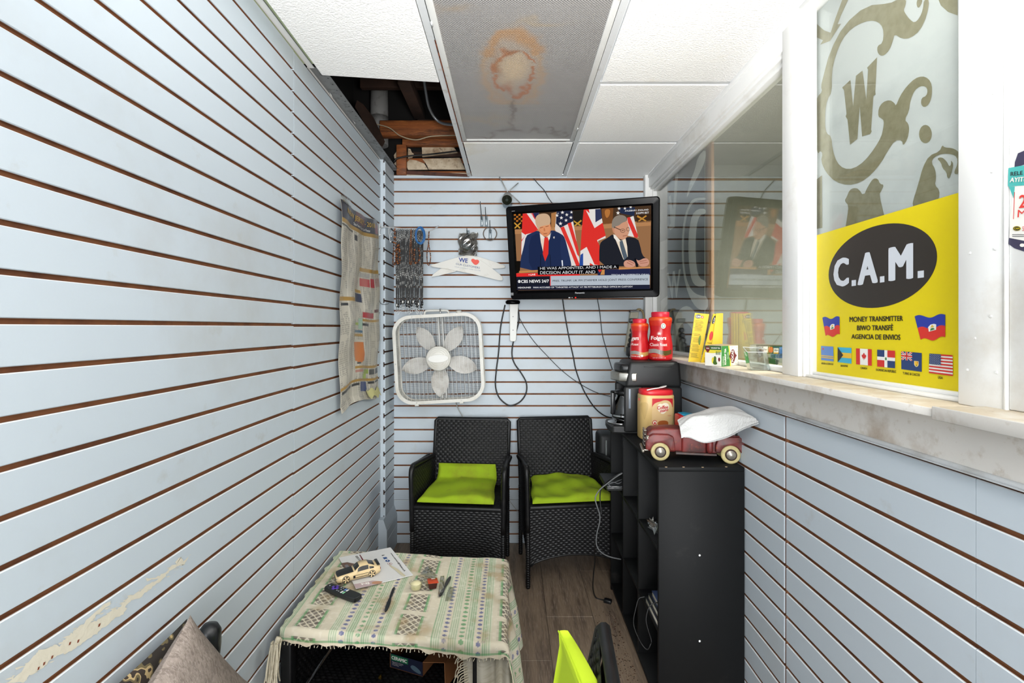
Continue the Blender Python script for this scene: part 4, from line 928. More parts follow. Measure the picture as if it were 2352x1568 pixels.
blk_(.53, .525, .83, .555, '#a8212c'); blk_(.85, .505, .98, .522, '#5c2028'); blk_(.53, .56, 1, .575, '#a67f2e'); blk_(.53, .585, .70, .60, '#222222')
blk_(.36, .585, .45, .600, '#9db33c'); blk_(.45, .56, .53, .62, '#8fb4a0', .8); blk_(.36, .625, .53, .64, '#34607c'); blk_(.36, .645, .53, .66, '#a67f2e')
blk_(.35, .69, .54, .79, '#bf6a22'); pc('#bf6a22', ((UU-.445)/.105)**2+((VV-.75)/.05)**2 < 1)
blk_(.36, .675, .53, .69, '#bdb7a9'); blk_(.38, .795, .46, .805, '#333333'); blk_(.34, .815, 1, .83, '#a67f2e'); blk_(.35, .835, .53, .848, '#b0685c', .8); blk_(.55, .835, .72, .86, '#8fa33a'); blk_(.74, .835, .86, .865, '#3c3f42'); blk_(.88, .835, 1, .865, '#4a4d50')
cur = .02
MBP = MB()
def pfn(u, v):
    y = y0p+(y1p-y0p)*u; ztop = 1.955+.04*u-.02*math.sin(math.pi*u); zbot = .995+.012*u+.02*math.sin(u*5)
    z = ztop+(zbot-ztop)*v
    x = XL+.020+.007*math.sin(u*9+.4)*math.sin(math.pi*min(1, .15+v))+.005*math.sin(u*17+v*7)+.0035*math.sin(v*23+u*5)
    if v > .97: x += (v-.97)*.25
    return x, y+.004*math.sin(v*13), z
MBP.v = [pfn(float(u), float(v)) for v in pv for u in pu]
MBP.f = [(j*(NPx+1)+i, (j+1)*(NPx+1)+i, (j+1)*(NPx+1)+i+1, j*(NPx+1)+i+1) for j in range(NPz) for i in range(NPx)]; MBP.m = [0]*len(MBP.f); MBP.sm = [True]*len(MBP.f)
# lower panels
blk_(0, .868, 1, .882, '#a67f2e', .0)
po = thing('notice_poster', 'long crumpled state labour notice poster hanging on the left wall', 'poster', (XL+.01, (y0p+y1p)/2, 1.0))
blk_(.02, .905, .26, .917, '#2a2a2a'); blk_(.28, .905, .44, .917, '#2a2a2a'); blk_(0, .885, 1, .898, '#a67f2e'); blk_(.46, .90, .66, .955, '#233a72'); blk_(.70, .90, .84, .915, '#333333'); blk_(.86, .90, .99, .912, '#333333'); blk_(.52, .86, .66, .885, '#9db33c')
pc('#8f8a7c', .35*np.clip((vnoise(NPx+1, NPz+1, 5, 8)-.5)*3, 0, 1))
o = MBP.build('sheet', [mat('printed_paper', '#bdb7a9', .35, attr='tint', spec=.5)], po); setcol(o, pap.reshape(-1, 3))
mb = MB(); text(mb, 'NEW JERSEY - 2018', lambda u, v: Vector(pfn(.10+.74*u, .058-.034*v))+Vector((.0018, 0, 0)), 0, .02); mb.build('title', [mat('gold_print', '#b99a4e', .5)], po)
mb = MB(); text(mb, 'State Federal Labor Law Poster', lambda u, v: Vector(pfn(.30+.42*u, .078-.014*v))+Vector((.0018, 0, 0)), 0, .0); mb.build('subtitle', [white], po)
mb = MB().grid(lambda u, v: Vector(pfn(.005+.16*u, .012-.034*v))+Vector((.006+.004*math.sin(u*9+v*7), 0, 0)), 8, 4); mb.build('clear_tape', [glassy('clear_tape', '#cfccc0', 3, .12, .1)], po)
mb = MB().grid(lambda u, v: Vector(pfn(.62+.37*u, .945+.042*v+.01*math.sin(u*14)))+Vector((.004+.01*v, 0, 0)), 10, 3); mb.build('torn_corner', [mat('yellowed_paper', '#c4bf86', .8)], po)

# ======================= THINGS ON THE BACK WALL =======================
YW = YB
# security camera with crossed twin antennas
c3 = lambda x, y, Y: P(980+x/6.032, 400+y/6.032, Y)
sc = thing('security_camera', 'round dark-faced security camera with a grey body above the television', 'camera', c3(1115, 340, 2.95))
cc_ = c3(1112, 355, 2.93); ca_ = c3(1125, 300, 3.06)
d_ = (ca_-cc_); q_ = d_.to_track_quat('Z', 'Y').to_matrix().to_4x4()
Mx = Matrix.Translation(cc_) @ q_
MB().lathe([(.0315, .0), (.0325, .006), (.031, .05), (.027, d_.length*.85), (.018, d_.length)], 24, M=Mx).build('body', [mat('grey_casing', '#8d8c88', .45)], sc)
MB().lathe([(.0300, -.003), (.0302, .001)], 24, M=Mx).build('face', [mat('green_black_glass', '#10160a', .12, spec=.7)], sc)
MB().lathe([(.0085, -.0045), (.0085, -.0028)], 16, M=Mx).lathe([(.0026, -.0048), (.0026, -.003)], 10, M=Mx @ Matrix.Translation((.0, .016, 0))).build('lens', [mat('lens_grey', '#55605a', .1, .6)], sc, kind='stuff')
for a, b in (((1122, 245), (1010, 40)), ((1140, 235), (1268, 122)), ((1185, 290), (1312, 415))):
    MB().tube([c3(*a, 3.02), c3(*b, 3.07)], .0032, 6).build('antenna_rod', [mat('grey_rod', '#a3a3a0', .4, .3)], sc)
MB().lathe([(.034, 0), (.034, .006)], 20, M=Matrix.Translation(c3(1115, 400, YW-.006)) @ Matrix.Rotation(R(-90), 4, 'X')).build('mount_plate', [glassy('clear_plate', '#dfe6ea', 3, .05)], sc)
# slat hooks
clear = glassy('clear_plastic', '#e6eaec', 3.2, .07, .05)
def hook(px, py, tipx, tipy, label, Y=YW-.004):
    b = P(px, py, Y); t = thing('slat_hook', label, 'hook', b, group='hooks on the slat wall')
    MB().rbox(b.x-.010, b.x+.010, Y-.003, Y, b.z-.034, b.z+.034, .001, 1).build('clip', [clear], t)
    q = P(tipx, tipy, Y-.11)
    MB().tube([b+Vector((0, -.002, .010)), (b+q)/2+Vector((0, 0, -.004)), q, q+Vector((0, -.004, .014))], .0026, 7).build('prong', [mat('dark_steel', '#5e6163', .3, .9)], t)
hook(1106.8, 508, 1103.3, 468, 'metal slat hook with clear clip, left and higher of the close pair')
hook(1117, 508, 1115, 481, 'metal slat hook with clear clip, right and shorter of the close pair')
hook(1126, 539, 1125, 511, 'metal slat hook with a clear clip carrying the single dark ring')
mb = MB(); c0 = P(1125.5, 536.5, YW-.02); n = 36
mb.tube([c0+Vector((.0425*math.cos(2*math.pi*i/n), 0, .0425*math.sin(2*math.pi*i/n))) for i in range(n+1)], .0028, 8, cap=False)
solo('metal_ring', mb, [mat('brown_ring', '#5a4a3e', .35, .3)], 'dark metal ring hanging on a slat hook left of the television', 'ring')
hook(1075, 541, 1072.5, 529, 'metal slat hook holding the crumpled plastic bag')
# crumpled plastic bag with keyrings and wires
bgp = P(1075, 560, YW-.05); bt = thing('plastic_bag', 'crumpled grey plastic bag of wires hanging above the white hangers', 'bag', bgp)
rb_ = random.Random(11)
def bagf(u, v, s=1):
    a = u*2*math.pi; w = .058*(.93+.1*math.sin(a*5+v*9)); x = w*math.copysign(abs(math.cos(a))**.6, math.cos(a)); y = .030*math.sin(a)*math.sin(math.pi*min(.97, .08+v*.9))
    return bgp+Vector((x+.006*math.sin(v*19+a*3), y+.006*math.sin(a*7+v*15)*.8, (.068-.138*v)+.005*math.sin(a*4)))
mb = MB().grid(bagf, 48, 22); 
fm = glassy('smoky_film', '#c2bdb6', 1.8, .12, .25); mb.build('film', [fm], bt)
mb = MB()
for k in range(7):
    c_ = bgp+Vector((rb_.uniform(-.02, .02), 0, -.022+rb_.uniform(-.012, .014))); r_ = rb_.uniform(.014, .028); ph = rb_.uniform(0, 3)
    mb.tube([c_+Vector((r_*math.cos(a+ph)*1.2, .004*math.sin(3*a), r_*.55*math.sin(a))) for a in [2*math.pi*i/18 for i in range(19)]], .0018, 5, k % 3)
mb.build('coiled_wires', [mat('pale_blue_wire', '#9fc4dc', .3), mat('black_wire', '#16181a', .4), mat('white_wire_b', '#d8dcdc', .3)], bt, kind='stuff')
MB().tube(cr([bgp+Vector((-.026, -.04, -.05)), bgp+Vector((-.03, -.04, .0)), bgp+Vector((-.018, -.04, .032)), bgp+Vector((.0, -.04, .036)), bgp+Vector((.018, -.04, .028)), bgp+Vector((.026, -.04, -.01)), bgp+Vector((.014, -.04, -.052))]), .0022, 6).build('black_loop', [blk], bt)
# paper clothes hangers
hg_m = mat('hanger_card', '#dcdad3', .55, noise=(14, .55, .8, '#c3beb0'))
def hanger(pts, Y, label, th=.004, art=None):
    pl_ = PL((0, Y, 0), (0, -1, 0)); q = [pl_.hit(980+x/6.032, 400+y/6.032) for x, y in pts]; t = thing('clothes_hanger', label, 'hanger', q[0], group='card hangers on the back wall')
    MB().prism(q, (0, th, 0), 0, .0008, 1).build('card', [hg_m], t)
    if art: art(t, pl_)
    return t
sm_h = lambda p: smooth(p, 1)
def art1(t, pl_):
    mb = MB(); cx_ = lambda c: [(980+x/6.032, 400+y/6.032) for x, y in c]
    ptext(mb, pl_, 'WE', cx_([(448, 1212), (568, 1230), (575, 1170), (443, 1152)]), 0, 2, .03)
    ptext(mb, pl_, 'OUR CUSTOMERS', cx_([(402, 1252), (733, 1312), (738, 1284), (406, 1228)]), 1, 2, .01)
    ptext(mb, pl_, 'YOUR GARMENT CARE CENTER', cx_([(384, 1288), (745, 1345), (748, 1330), (386, 1272)]), 2, 2)
    hp = [(672, 1264), (622, 1212), (614, 1188), (628, 1172), (650, 1170), (675, 1186), (700, 1180), (722, 1192), (730, 1212), (715, 1240)]
    pl_.poly(mb, cx_(smooth(hp, 2)), 3, 2); mb.build('print', [mat('navy_print', '#27408a', .6), mat('blue_grey_print', '#4d5f86', .6), mat('grey_print', '#9aa3b0', .6), mat('red_heart', '#e2432e', .5)], t, kind='stuff')
hanger(sm_h([(600, 1130), (650, 1120), (1075, 1255), (1092, 1290), (1060, 1302), (905, 1310), (640, 1262), (420, 1345), (70, 1428), (68, 1405), (130, 1350), (300, 1240)]), YW-.028, 'white card hanger behind, its plain lower arm showing under the printed one')
hanger(sm_h([(575, 1112), (600, 1098), (640, 1120), (850, 1260), (1040, 1405), (1058, 1450), (1035, 1480), (860, 1435), (600, 1375), (380, 1330), (200, 1300), (60, 1280), (55, 1255), (150, 1232), (420, 1150)]), YW-.036, 'white card hanger in front, printed WE heart OUR CUSTOMERS', art=art1)

# rod and lanyards
rodp = [P(868, 548, 2.86), P(873, 525, 2.86), P(880, 521, 2.86), P(905, 523, 2.9), P(930, 526, 2.93), P(965, 528, 2.95), P(985, 530, 2.96), P(1000, 524, 2.98), P(1007, 519, 3.0)]
rod = solo('display_rod', MB().tube(cr(rodp, 4), .0035, 8), [mat('white_rod', '#c9cbcc', .3, .4)], 'thin white display rod carrying the lanyards across the wall corner', 'rod')
for i, (a, b_) in enumerate((((872, 515, 2.80), (871, 540, 2.80)), ((893, 525, 2.95), (896, 555, 2.95)), ((898, 533, 2.97), (897, 544, 2.97)))):
    mb = MB().tube(cr([P(a[0]+4, a[1], a[2]), P(*a), P(*b_), P(b_[0]+3, b_[1]-3, b_[2])], 4), .0028, 6)
    solo('wall_hook', mb, [mat('white_rod', '#c9cbcc')], ('white wire hook on the corner panel beside the poster edge', 'long white wire hook just left of the lanyards', 'short white wire hook under the display rod')[i], 'hook', 'wire hooks in the corner')
lan = mat('lanyard_print', '#131415', .6)
nt = lan.node_tree; N = nt.nodes; L = nt.links; g = N.new('ShaderNodeTexCoord'); mp = N.new('ShaderNodeMapping'); mp.inputs['Scale'].default_value = (420, 1, 240); L.new(g.outputs['Object'], mp.inputs['Vector'])
t = N.new('ShaderNodeTexNoise'); t.inputs['Scale'].default_value = 1; t.inputs['Detail'].default_value = 2; L.new(mp.outputs['Vector'], t.inputs['Vector'])
t2_ = N.new('ShaderNodeTexNoise'); t2_.inputs['Scale'].default_value = 1; mq_ = N.new('ShaderNodeMapping'); mq_.inputs['Scale'].default_value = (60, 1, 22); L.new(g.outputs['Object'], mq_.inputs['Vector']); L.new(mq_.outputs['Vector'], t2_.inputs['Vector'])
m1 = N.new('ShaderNodeMath'); m1.operation = 'GREATER_THAN'; m1.inputs[1].default_value = .55; L.new(t.outputs['Fac'], m1.inputs[0])
m2 = N.new('ShaderNodeMath'); m2.operation = 'GREATER_THAN'; m2.inputs[1].default_value = .53; L.new(t2_.outputs['Fac'], m2.inputs[0])
m3 = N.new('ShaderNodeMath'); m3.operation = 'MULTIPLY'; L.new(m1.outputs[0], m3.inputs[0]); L.new(m2.outputs[0], m3.inputs[1])
mx = N.new('ShaderNodeMix'); mx.data_type = 'RGBA'; mx.inputs['A'].default_value = lin('#111213'); mx.inputs['B'].default_value = lin('#c9c8c4'); L.new(m3.outputs[0], mx.inputs['Factor']); L.new(mx.outputs['Result'], N['Principled BSDF'].inputs['Base Color'])
hw_m = mat('clasp_metal', '#a9a9a6', .25, .9)
rl_ = random.Random(21)
ORD = 'first second third fourth fifth sixth seventh eighth ninth tenth eleventh twelfth thirteenth fourteenth fifteenth'.split()
for i in range(15):
    px = 912+i*4.15; Y = 2.90+.004*i; top = P(px, 529, Y); bot = P(px+rl_.uniform(-1.5, 1.5), 694+rl_.uniform(-6, 6), Y)
    t = thing('lanyard', 'black lettered lanyard with metal clasp, '+ORD[i]+' from the left on the display rod', 'lanyard', bot, group='black lanyards on the display rod')
    mb = MB()
    for s in (-1, 1):
        o_ = s*.0035; q = [top+Vector((o_, 0, 0)), top*.6+bot*.4+Vector((o_+rl_.uniform(-.002, .002), -.006, 0)), bot+Vector((o_*.3, 0, 0))]
        w_ = .0033
        for a, b in zip(q[:-1], q[1:]): mb.add([a+Vector((-w_, s*.001, 0)), a+Vector((w_, s*.001, 0)), b+Vector((w_, s*.001, 0)), b+Vector((-w_, s*.001, 0))], [(0, 3, 2, 1)], 0)
        for a, b in zip(q[:-1], q[1:]): mb.add([a+Vector((-w_, s*.001+.0008, 0)), a+Vector((w_, s*.001+.0008, 0)), b+Vector((w_, s*.001+.0008, 0)), b+Vector((-w_, s*.001+.0008, 0))], [(0, 1, 2, 3)], 0)
    mb.tube([top+Vector((-.0045, 0, 0)), top+Vector((0, 0, .008)), top+Vector((.0045, 0, 0))], .002, 5)
    mb.build('strap', [lan], t)
    MB().rbox(bot.x-.006, bot.x+.006, bot.y-.004, bot.y+.004, bot.z-.022, bot.z, .002, 1).build('buckle', [blk if i % 3 else hw_m], t)
    z = bot.z-.022; n = 12
    MB().tube([Vector((bot.x, bot.y, z)), Vector((bot.x+.001, bot.y, z-.018))], .0022, 6).tube([Vector((bot.x+.006*math.cos(2*math.pi*k/n), bot.y, z-.030+.011*math.sin(2*math.pi*k/n))) for k in range(n+1)], .0011, 5, cap=False).build('clasp', [hw_m], t)
# wooden bead strings
bead = mat('wooden_bead', '#a0602f', .4, noise=(80, .4, .6, '#5b3018')); beadd = mat('dark_bead', '#4a2a1b', .45)
def beads(pts, r, label, step=1.9, Y=2.89, mats=(0,), stretch=1.6, group='bead strings'):
    P3 = cr([P(x, y, Y) for x, y in pts], 10); mb = MB(); d = 0; last = P3[0]; k = 0
    for a in P3[1:]:
        if (a-last).length > r*step:
            tg = (a-last).normalized().to_track_quat('Z', 'Y').to_matrix().to_4x4()
            mb.lathe([(r*.5, -r*stretch*.5), (r, -r*.2), (r, r*.2), (r*.5, r*stretch*.5)], 7, M=Matrix.Translation(a) @ tg, m=mats[k % len(mats)]); last = a; k += 1
    mb.tube(P3, r*.25, 4, 1)
    return solo('bead_string', mb, [bead, beadd], label, 'beads', group)
beads([(985, 531), (984, 560), (981, 578), (981, 596), (983, 608), (987, 606), (989, 590), (987, 575), (984.5, 555), (985.5, 531)], .0046, 'loop of orange-brown wooden beads alone at the right end of the rod', Y=2.97, mats=(0, 0, 1))
beads([(906, 525), (905, 560), (903, 590), (903, 608), (908, 604), (909, 580), (908, 545), (907, 525)], .0055, 'string of large brown and orange beads at the left end of the lanyards', Y=2.885, mats=(0, 1))
beads([(914, 560), (912, 580), (912, 600), (915, 606), (918, 600), (918, 580), (916, 560)], .0062, 'chunky orange bead loop hanging in front of the left lanyards', Y=2.884, mats=(0, 0, 1))
beads([(944, 525), (942, 560), (941, 590), (942, 606), (945, 606), (946, 590), (945, 560), (944.5, 525)], .0036, 'pinkish bead string in the middle of the lanyards', Y=2.885, mats=(0,))
beads([(953, 568), (951, 585), (952, 600), (957, 604), (963, 596), (964, 580), (960, 568)], .0062, 'chunky orange bead loop below the blue cord', Y=2.884, mats=(0, 1))
mb = MB(); c0 = P(965, 541, 2.875); rk = random.Random(4)
for k in range(9):
    a0 = rk.uniform(-.25, .25); rx, rz = rk.uniform(.022, .030), rk.uniform(.040, .052); off = Vector((rk.uniform(-.004, .004), -.002*k, rk.uniform(-.004, .004)))
    mb.tube([c0+off+Vector((rx*math.cos(a)*math.cos(a0)-rz*math.sin(a)*math.sin(a0)*.4, 0, rz*math.sin(a)+rx*math.cos(a)*math.sin(a0))) for a in [2*math.pi*i/22 for i in range(23)]], .0023, 6, cap=False)
mb.tube([c0+Vector((-.002, 0, .05)), P(960, 524, 2.9)], .003, 6)
solo('blue_cord', mb, [mat('blue_cord', '#1f63a0', .4)], 'coiled bright blue cord hanging over the lanyards', 'cord')

# cables and other fittings on the back wall
def cable(pts, r, label, m=None, name='cable', n=6, group='cables on the back wall', cat='cable'):
    return solo(name, MB().tube(cr(pts, n), r, 6), [m or cd], label, cat, group)
Yc = YW-.012
br = thing('cord_bracket', 'white plastic strip with a black oval end hanging below the television', 'bracket', P(1179, 783, Yc))
bw_ = mat('white_strip', '#dcdcd6', .35)
MB().prism([P(1170.5, 696, Yc-.03), P(1191, 696, Yc-.03), P(1185.5, 781, Yc-.03), P(1183, 784, Yc-.03), P(1174, 784, Yc-.03), P(1171, 781, Yc-.03)], (0, .02, 0), 0, .003).build('strip', [bw_], br)
MB().lathe([(.001, -.013), (.040, -.012), (.046, -.004), (.046, .006), (.036, .014), (.001, .016)], 24, sx=1, sy=.5, M=Matrix.Translation(P(1178, 694, Yc-.03))).build('oval_end', [gl], br)
for y in (727, 758): MB().lathe([(.003, 0), (.003, .0015)], 10, M=Matrix.Translation(P(1178.5, y, Yc-.0315)) @ Matrix.Rotation(R(90), 4, 'X')).build('hole_plug', [blk], br)
L2 = lambda q, Y=Yc: [P(x, y, Y) for x, y in q]
cable(L2([(1160, 700), (1150, 750), (1145, 810), (1140, 850), (1138, 885), (1145, 910), (1160, 926), (1175, 931), (1195, 922), (1208, 903), (1209, 880), (1198, 858), (1182, 835), (1176, 815), (1178, 790), (1186, 760), (1192, 735), (1190, 710), (1186, 700)]), .0048, 'thick black cable hanging in a long loop from the white strip')
cable(L2([(1192, 728), (1205, 752), (1225, 782), (1255, 815), (1290, 850), (1330, 880), (1375, 903), (1425, 914)]), .0022, 'thin black cable running diagonally from the white strip to the coffee maker')
cable(L2([(1292, 685), (1297, 720), (1306, 770), (1317, 820), (1323, 850), (1340, 895), (1365, 935), (1390, 955), (1415, 960)]), .0042, 'thick black cable falling from under the television to the shelf')
cable(L2([(1372, 685), (1378, 720), (1383, 765), (1392, 800), (1402, 835), (1412, 865), (1421, 892)]), .0026, 'thin black cable falling from the right side of the television')
cable(L2([(1226, 410), (1236, 422), (1250, 437), (1260, 455), (1270, 468)]), .0024, 'thin black cable from the ceiling to the television top')
cable(L2([(1044, 915, ), (1048, 927), (1054, 942), (1064, 958)], YW-.03), .0028, 'short grey cord under the box fan', mat('grey_cord', '#9d9d98', .5))
cable([P(1164, 1140, 2.96), P(1172, 1152, 2.98), P(1182, 1165, 3.0), P(1192, 1176, 3.02)], .002, 'thin grey cord between the two wicker chairs', mat('grey_cord', '#9d9d98', .5))
ho = thing('hook_tie', 'bent dark wire hook on the corner panel below the poster top', 'hook', P(880, 697, 2.86)); MB().tube(cr([P(872, 690, 2.87), P(875, 697, 2.87), P(885, 699, 2.86), P(893, 697, 2.86)], 4), .0017, 6).build('wire', [mat('dark_steel', '#5e6163', .3, .9)], ho)
# power strip
psx = thing('power_strip', 'beige power strip hanging tilted beside the coffee jars, with black plugs', 'power strip', P(1445, 770, YW-.04))
qs = [P(1449, 716, YW-.045), P(1468, 714, YW-.045), P(1455, 809, YW-.045), P(1436, 808, YW-.045)]
MB().prism(qs, (0, .040, 0), 0, .003).build('housing', [mat('beige_plastic', '#b4af9c', .45)], psx)
MB().prism([P(1448, 713, YW-.047), P(1469, 712, YW-.047), P(1469, 716, YW-.047), P(1448, 717, YW-.047)], (0, .042, 0), 0, .001).build('end_cap', [blk], psx)
MB().rbox(P(1449, 0, 3.0).x, P(1466, 0, 3.0).x, 3.02, 3.06, P(0, 741, 3.03).z, P(0, 731, 3.03).z, .003).build('switch', [blk], psx)
for x, y in ((1452, 758), (1450, 770), (1448, 781), (1446, 792)):
    MB().lathe([(.016, 0), (.016, .025), (.010, .034)], 14, M=Matrix.Translation(P(x, y, YW-.045)) @ Matrix.Rotation(R(90), 4, 'X')).build('plug', [blk], psx)
MB().rbox(P(1439, 0, 3.03).x, P(1452, 0, 3.03).x, 3.0, 3.05, P(0, 817, 3.03).z, P(0, 796, 3.03).z, .005).build('adapter', [blk_m], psx)
MB().tube(cr([P(1463, 714, 3.06), P(1466, 710, 3.05), P(1473, 712, 3.05), P(1478, 722, 3.05), P(1480, 745, 3.04), P(1478, 770, 3.04)]), .006, 8).build('cord', [mat('tan_cord', '#9c8a66', .6)], psx)
cable([P(1444, 818, 3.03), P(1442, 828, 2.9), P(1434, 838, 2.7), P(1431, 850, 2.5), P(1433, 856, 2.42)], .0026, 'thin black cable from the power strip to the coffee maker')

# ======================= ON THE SHELF UNIT =======================
zt = .884
cm = thing('coffee_maker', 'tall black coffee maker with a silver brew basket and square black carafe handle', 'coffee maker', (.66, 2.34, zt))
cmb = mat('charcoal_plastic', '#131415', .5, bump=(400, .12, .001))
px_ = lambda x, Y=2.24: (x-CX)/F*Y
def tri(x0, x1, tx0_, tx1_, y0, y1, z0, z1, bev=.012):
    mb = MB(); return mb.prism([(x0, y0, z0), (x1, y0, z0), (tx1_, y0, z1), (tx0_, y0, z1)], (0, y1-y0, 0), 0, bev, 3, True)
tri(.595, .792, .600, .790, 2.24, 2.46, zt, 1.105).build('tank', [cmb], cm)
tri(.525, .790, .545, .780, 2.24, 2.46, 1.100, 1.222, .016).build('upper_body', [cmb], cm)
MB().rbox(.522, .605, 2.24, 2.262, zt+.01, 1.105, .008).build('side_column', [cmb], cm)
MB().rbox(.522, .605, 2.438, 2.46, zt+.01, 1.105, .008).build('side_column', [cmb], cm)
MB().prism([(.470, 2.262, zt), (.60, 2.24, zt), (.60, 2.46, zt), (.470, 2.438, zt), (.462, 2.35, zt)], (0, 0, .036), 0, .008, 2).build('base', [cmb], cm)
MB().lathe([(.062, zt+.036), (.062, zt+.040), (.054, zt+.041)], 24, (.528, 2.35, 0)).build('hot_plate', [chrome], cm)
MB().prism([(.498, 2.262, 1.128), (.577, 2.232, 1.128), (.577, 2.45, 1.128), (.498, 2.42, 1.128), (.478, 2.35, 1.128)], (0, 0, .042), 0, .006, 2, True).build('brew_basket_band', [mat('brushed_steel', '#a8a69f', .32, .85, noise=(60, .5, .7, '#87857f'), stretch=(1, 1, 20))], cm)
MB().prism([(.508, 2.262, 1.168), (.60, 2.24, 1.168), (.60, 2.45, 1.168), (.508, 2.42, 1.168), (.495, 2.35, 1.168)], (0, 0, .040), 0, .014, 3, True).build('brew_lid', [blk], cm)
MB().rbox(.6105, .740, 2.2385, 2.2405, 1.198, 1.2005, .0005, 1).build('lid_seam', [blk], cm)
MB().rbox(px_(1444), px_(1449), 2.2375, 2.2405, CAMZ-(938-CY)/F*2.24, CAMZ-(893-CY)/F*2.24, .002).build('water_window', [mat('water_gauge', '#7f8894', .15)], cm)
cf = MB().lathe([(.040, zt+.042), (.060, zt+.055), (.064, zt+.085), (.058, zt+.125), (.042, zt+.160), (.040, zt+.178)], 28, (.548, 2.35, 0)).build('carafe', [glassy('dark_carafe_glass', '#4b4c50', 3, .10)], cm)
cof = MB().lathe([(.038, zt+.044), (.057, zt+.057), (.060, zt+.085), (.059, zt+.10)], 24, (.548, 2.35, 0)).build('coffee', [mat('black_coffee', '#0d0806', .1)], cm)
MB().lathe([(.043, zt+.172), (.046, zt+.178), (.044, zt+.192), (.02, zt+.198)], 24, (.548, 2.35, 0)).build('carafe_lid', [blk], cm)
MB().lathe([(.0655, zt+.070), (.0655, zt+.078)], 28, (.548, 2.35, 0), cap=False).build('carafe_band', [chrome], cm)
mb = MB(); hz0, hz1 = CAMZ-(951-CY)/F*2.33, CAMZ-(897-CY)/F*2.33; hx0 = px_(1403, 2.33)
mb.rbox(hx0, hx0+.020, 2.32, 2.345, hz0, hz1, .004); mb.rbox(hx0, .515, 2.32, 2.345, hz1-.014, hz1, .004); mb.rbox(hx0, .500, 2.32, 2.345, hz0, hz0+.010, .004); mb.build('carafe_handle', [blk], cm)
# coffee jars standing on the coffee maker
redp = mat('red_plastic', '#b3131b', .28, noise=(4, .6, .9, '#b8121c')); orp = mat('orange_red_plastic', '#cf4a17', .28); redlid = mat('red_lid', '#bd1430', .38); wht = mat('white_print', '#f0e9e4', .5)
orj = bpy.data.materials.new('folding_red'); 
def jar(name, px0, px1, pyt, pyb, Y, label, tall):
    cx_ = ((px0+px1)/2-CX)/F*Y; r = (px1-px0)/2/F*Y*.985; z0 = 1.2225; h = (pyb-pyt)/F*Y*.985
    t = thing(name, label, 'coffee jar', (cx_, Y, z0), group='red coffee jars')
    prof = [(.86, 0), (.96, .02), (1, .07), (1.0, .20), (1.0, .30), (.94, .43), (.85, .54), (.83, .60), (.86, .68), (.93, .77), (.965, .83), (.95, .875), (.78, .895)]
    pts = [(a*r, z0+b*h) for a, b in prof]
    sm_ = smooth([(a, b, 0) for a, b in pts], 2, False)
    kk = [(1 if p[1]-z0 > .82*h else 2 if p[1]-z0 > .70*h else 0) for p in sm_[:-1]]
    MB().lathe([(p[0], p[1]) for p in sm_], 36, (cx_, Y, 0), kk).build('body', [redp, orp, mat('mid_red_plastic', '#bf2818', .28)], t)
    mb = MB().lathe([(.72*r, z0+.885*h), (.74*r, z0+.90*h), (.745*r, z0+.985*h), (.70*r, z0+h), (.001, z0+h)], 40, (cx_, Y, 0)); mb.build('lid', [redlid], t)
    zz = [p[1] for p in sm_]; rr2 = [p[0] for p in sm_]
    def rf(z): return r if z is None else float(np.interp(z, zz, rr2))
    sf = SURF(cx_, Y, rf); mb = MB(); X = lambda u: px0+(px1-px0)*u; Yp = lambda v: pyt+(pyb-pyt)*v
    q = lambda *c: [(X(a), Yp(b)) for a, b in c]
    # silver and brown window wave, sun burst, seal, wording
    top = [(.03+.94*i/12, .760-.022*math.sin(i/12*2*math.pi*1.0+.3)) for i in range(13)]; bot = [(.03+.94*i/12, .850-.03*math.sin(i/12*2*math.pi+.3)) for i in range(13)][::-1]
    sf.poly(mb, q(*(top[:7]+bot[6:])), 1, 1); sf.poly(mb, q(*(top[6:]+bot[:7])), 2, 1)
    return t, sf, mb, X, Yp, q
jm = lambda c: [wht, mat('silver_wave', '#8b8781', .35), c, mat('orange_print', '#e08a3c', .5), mat('seal_green', '#7fa898', .5)]
t, sf, mb, X, Yp, q = jar('coffee_jar', 1489, 1544, 718, 830, 2.345, 'larger red coffee jar on the coffee maker, lettering and pale round seal facing out', True)
text(mb, 'Folgers', lambda u, v: sf.hit(*bil([(1495.5, 783), (1530, 783), (1530.5, 771.5), (1496.5, 771.5)])(u, v), 3), 0, .028)
text(mb, 'Classic Roast', lambda u, v: sf.hit(*bil([(1494, 794.5), (1532, 794.5), (1532, 787.5), (1494, 787.5)])(u, v), 3), 0, .006)
for i in range(9):
    a = math.pi*(i+.5)/9; sf.poly(mb, [(1514-2.5*math.cos(a)-.9*math.sin(a), 769.6-1.8*math.sin(a)), (1514-8*math.cos(a), 769.6-9.5*math.sin(a)), (1514-2.5*math.cos(a)+.9*math.sin(a), 769.6-1.8*math.sin(a))], 0, 2)
sf.poly(mb, ell(1523.5, 748.3, 5.4, 6.3, 20), 0, 2); sf.poly(mb, ell(1523.5, 748.3, 4.0, 4.8, 16), 4, 3); sf.poly(mb, ell(1523.5, 748.3, 2.4, 3.0, 12), 0, 4)
text(mb, 'MAKES UP TO 210', lambda u, v: sf.hit(*bil([(1497, 815.5), (1524, 815.5), (1524, 813.3), (1497, 813.3)])(u, v), 3), 3)
text(mb, 'COFFEE MEDIUM', lambda u, v: sf.hit(*bil([(1496, 818.8), (1527, 818.8), (1527, 816.6), (1496, 816.6)])(u, v), 3), 3); text(mb, 'NET WT 16 OZ (1 LB)', lambda u, v: sf.hit(*bil([(1499, 823), (1529, 823), (1529, 820.8), (1499, 820.8)])(u, v), 3), 0)
mb.build('label_print', jm(mat('olive_window', '#4a3d12', .3)), t, kind='stuff')
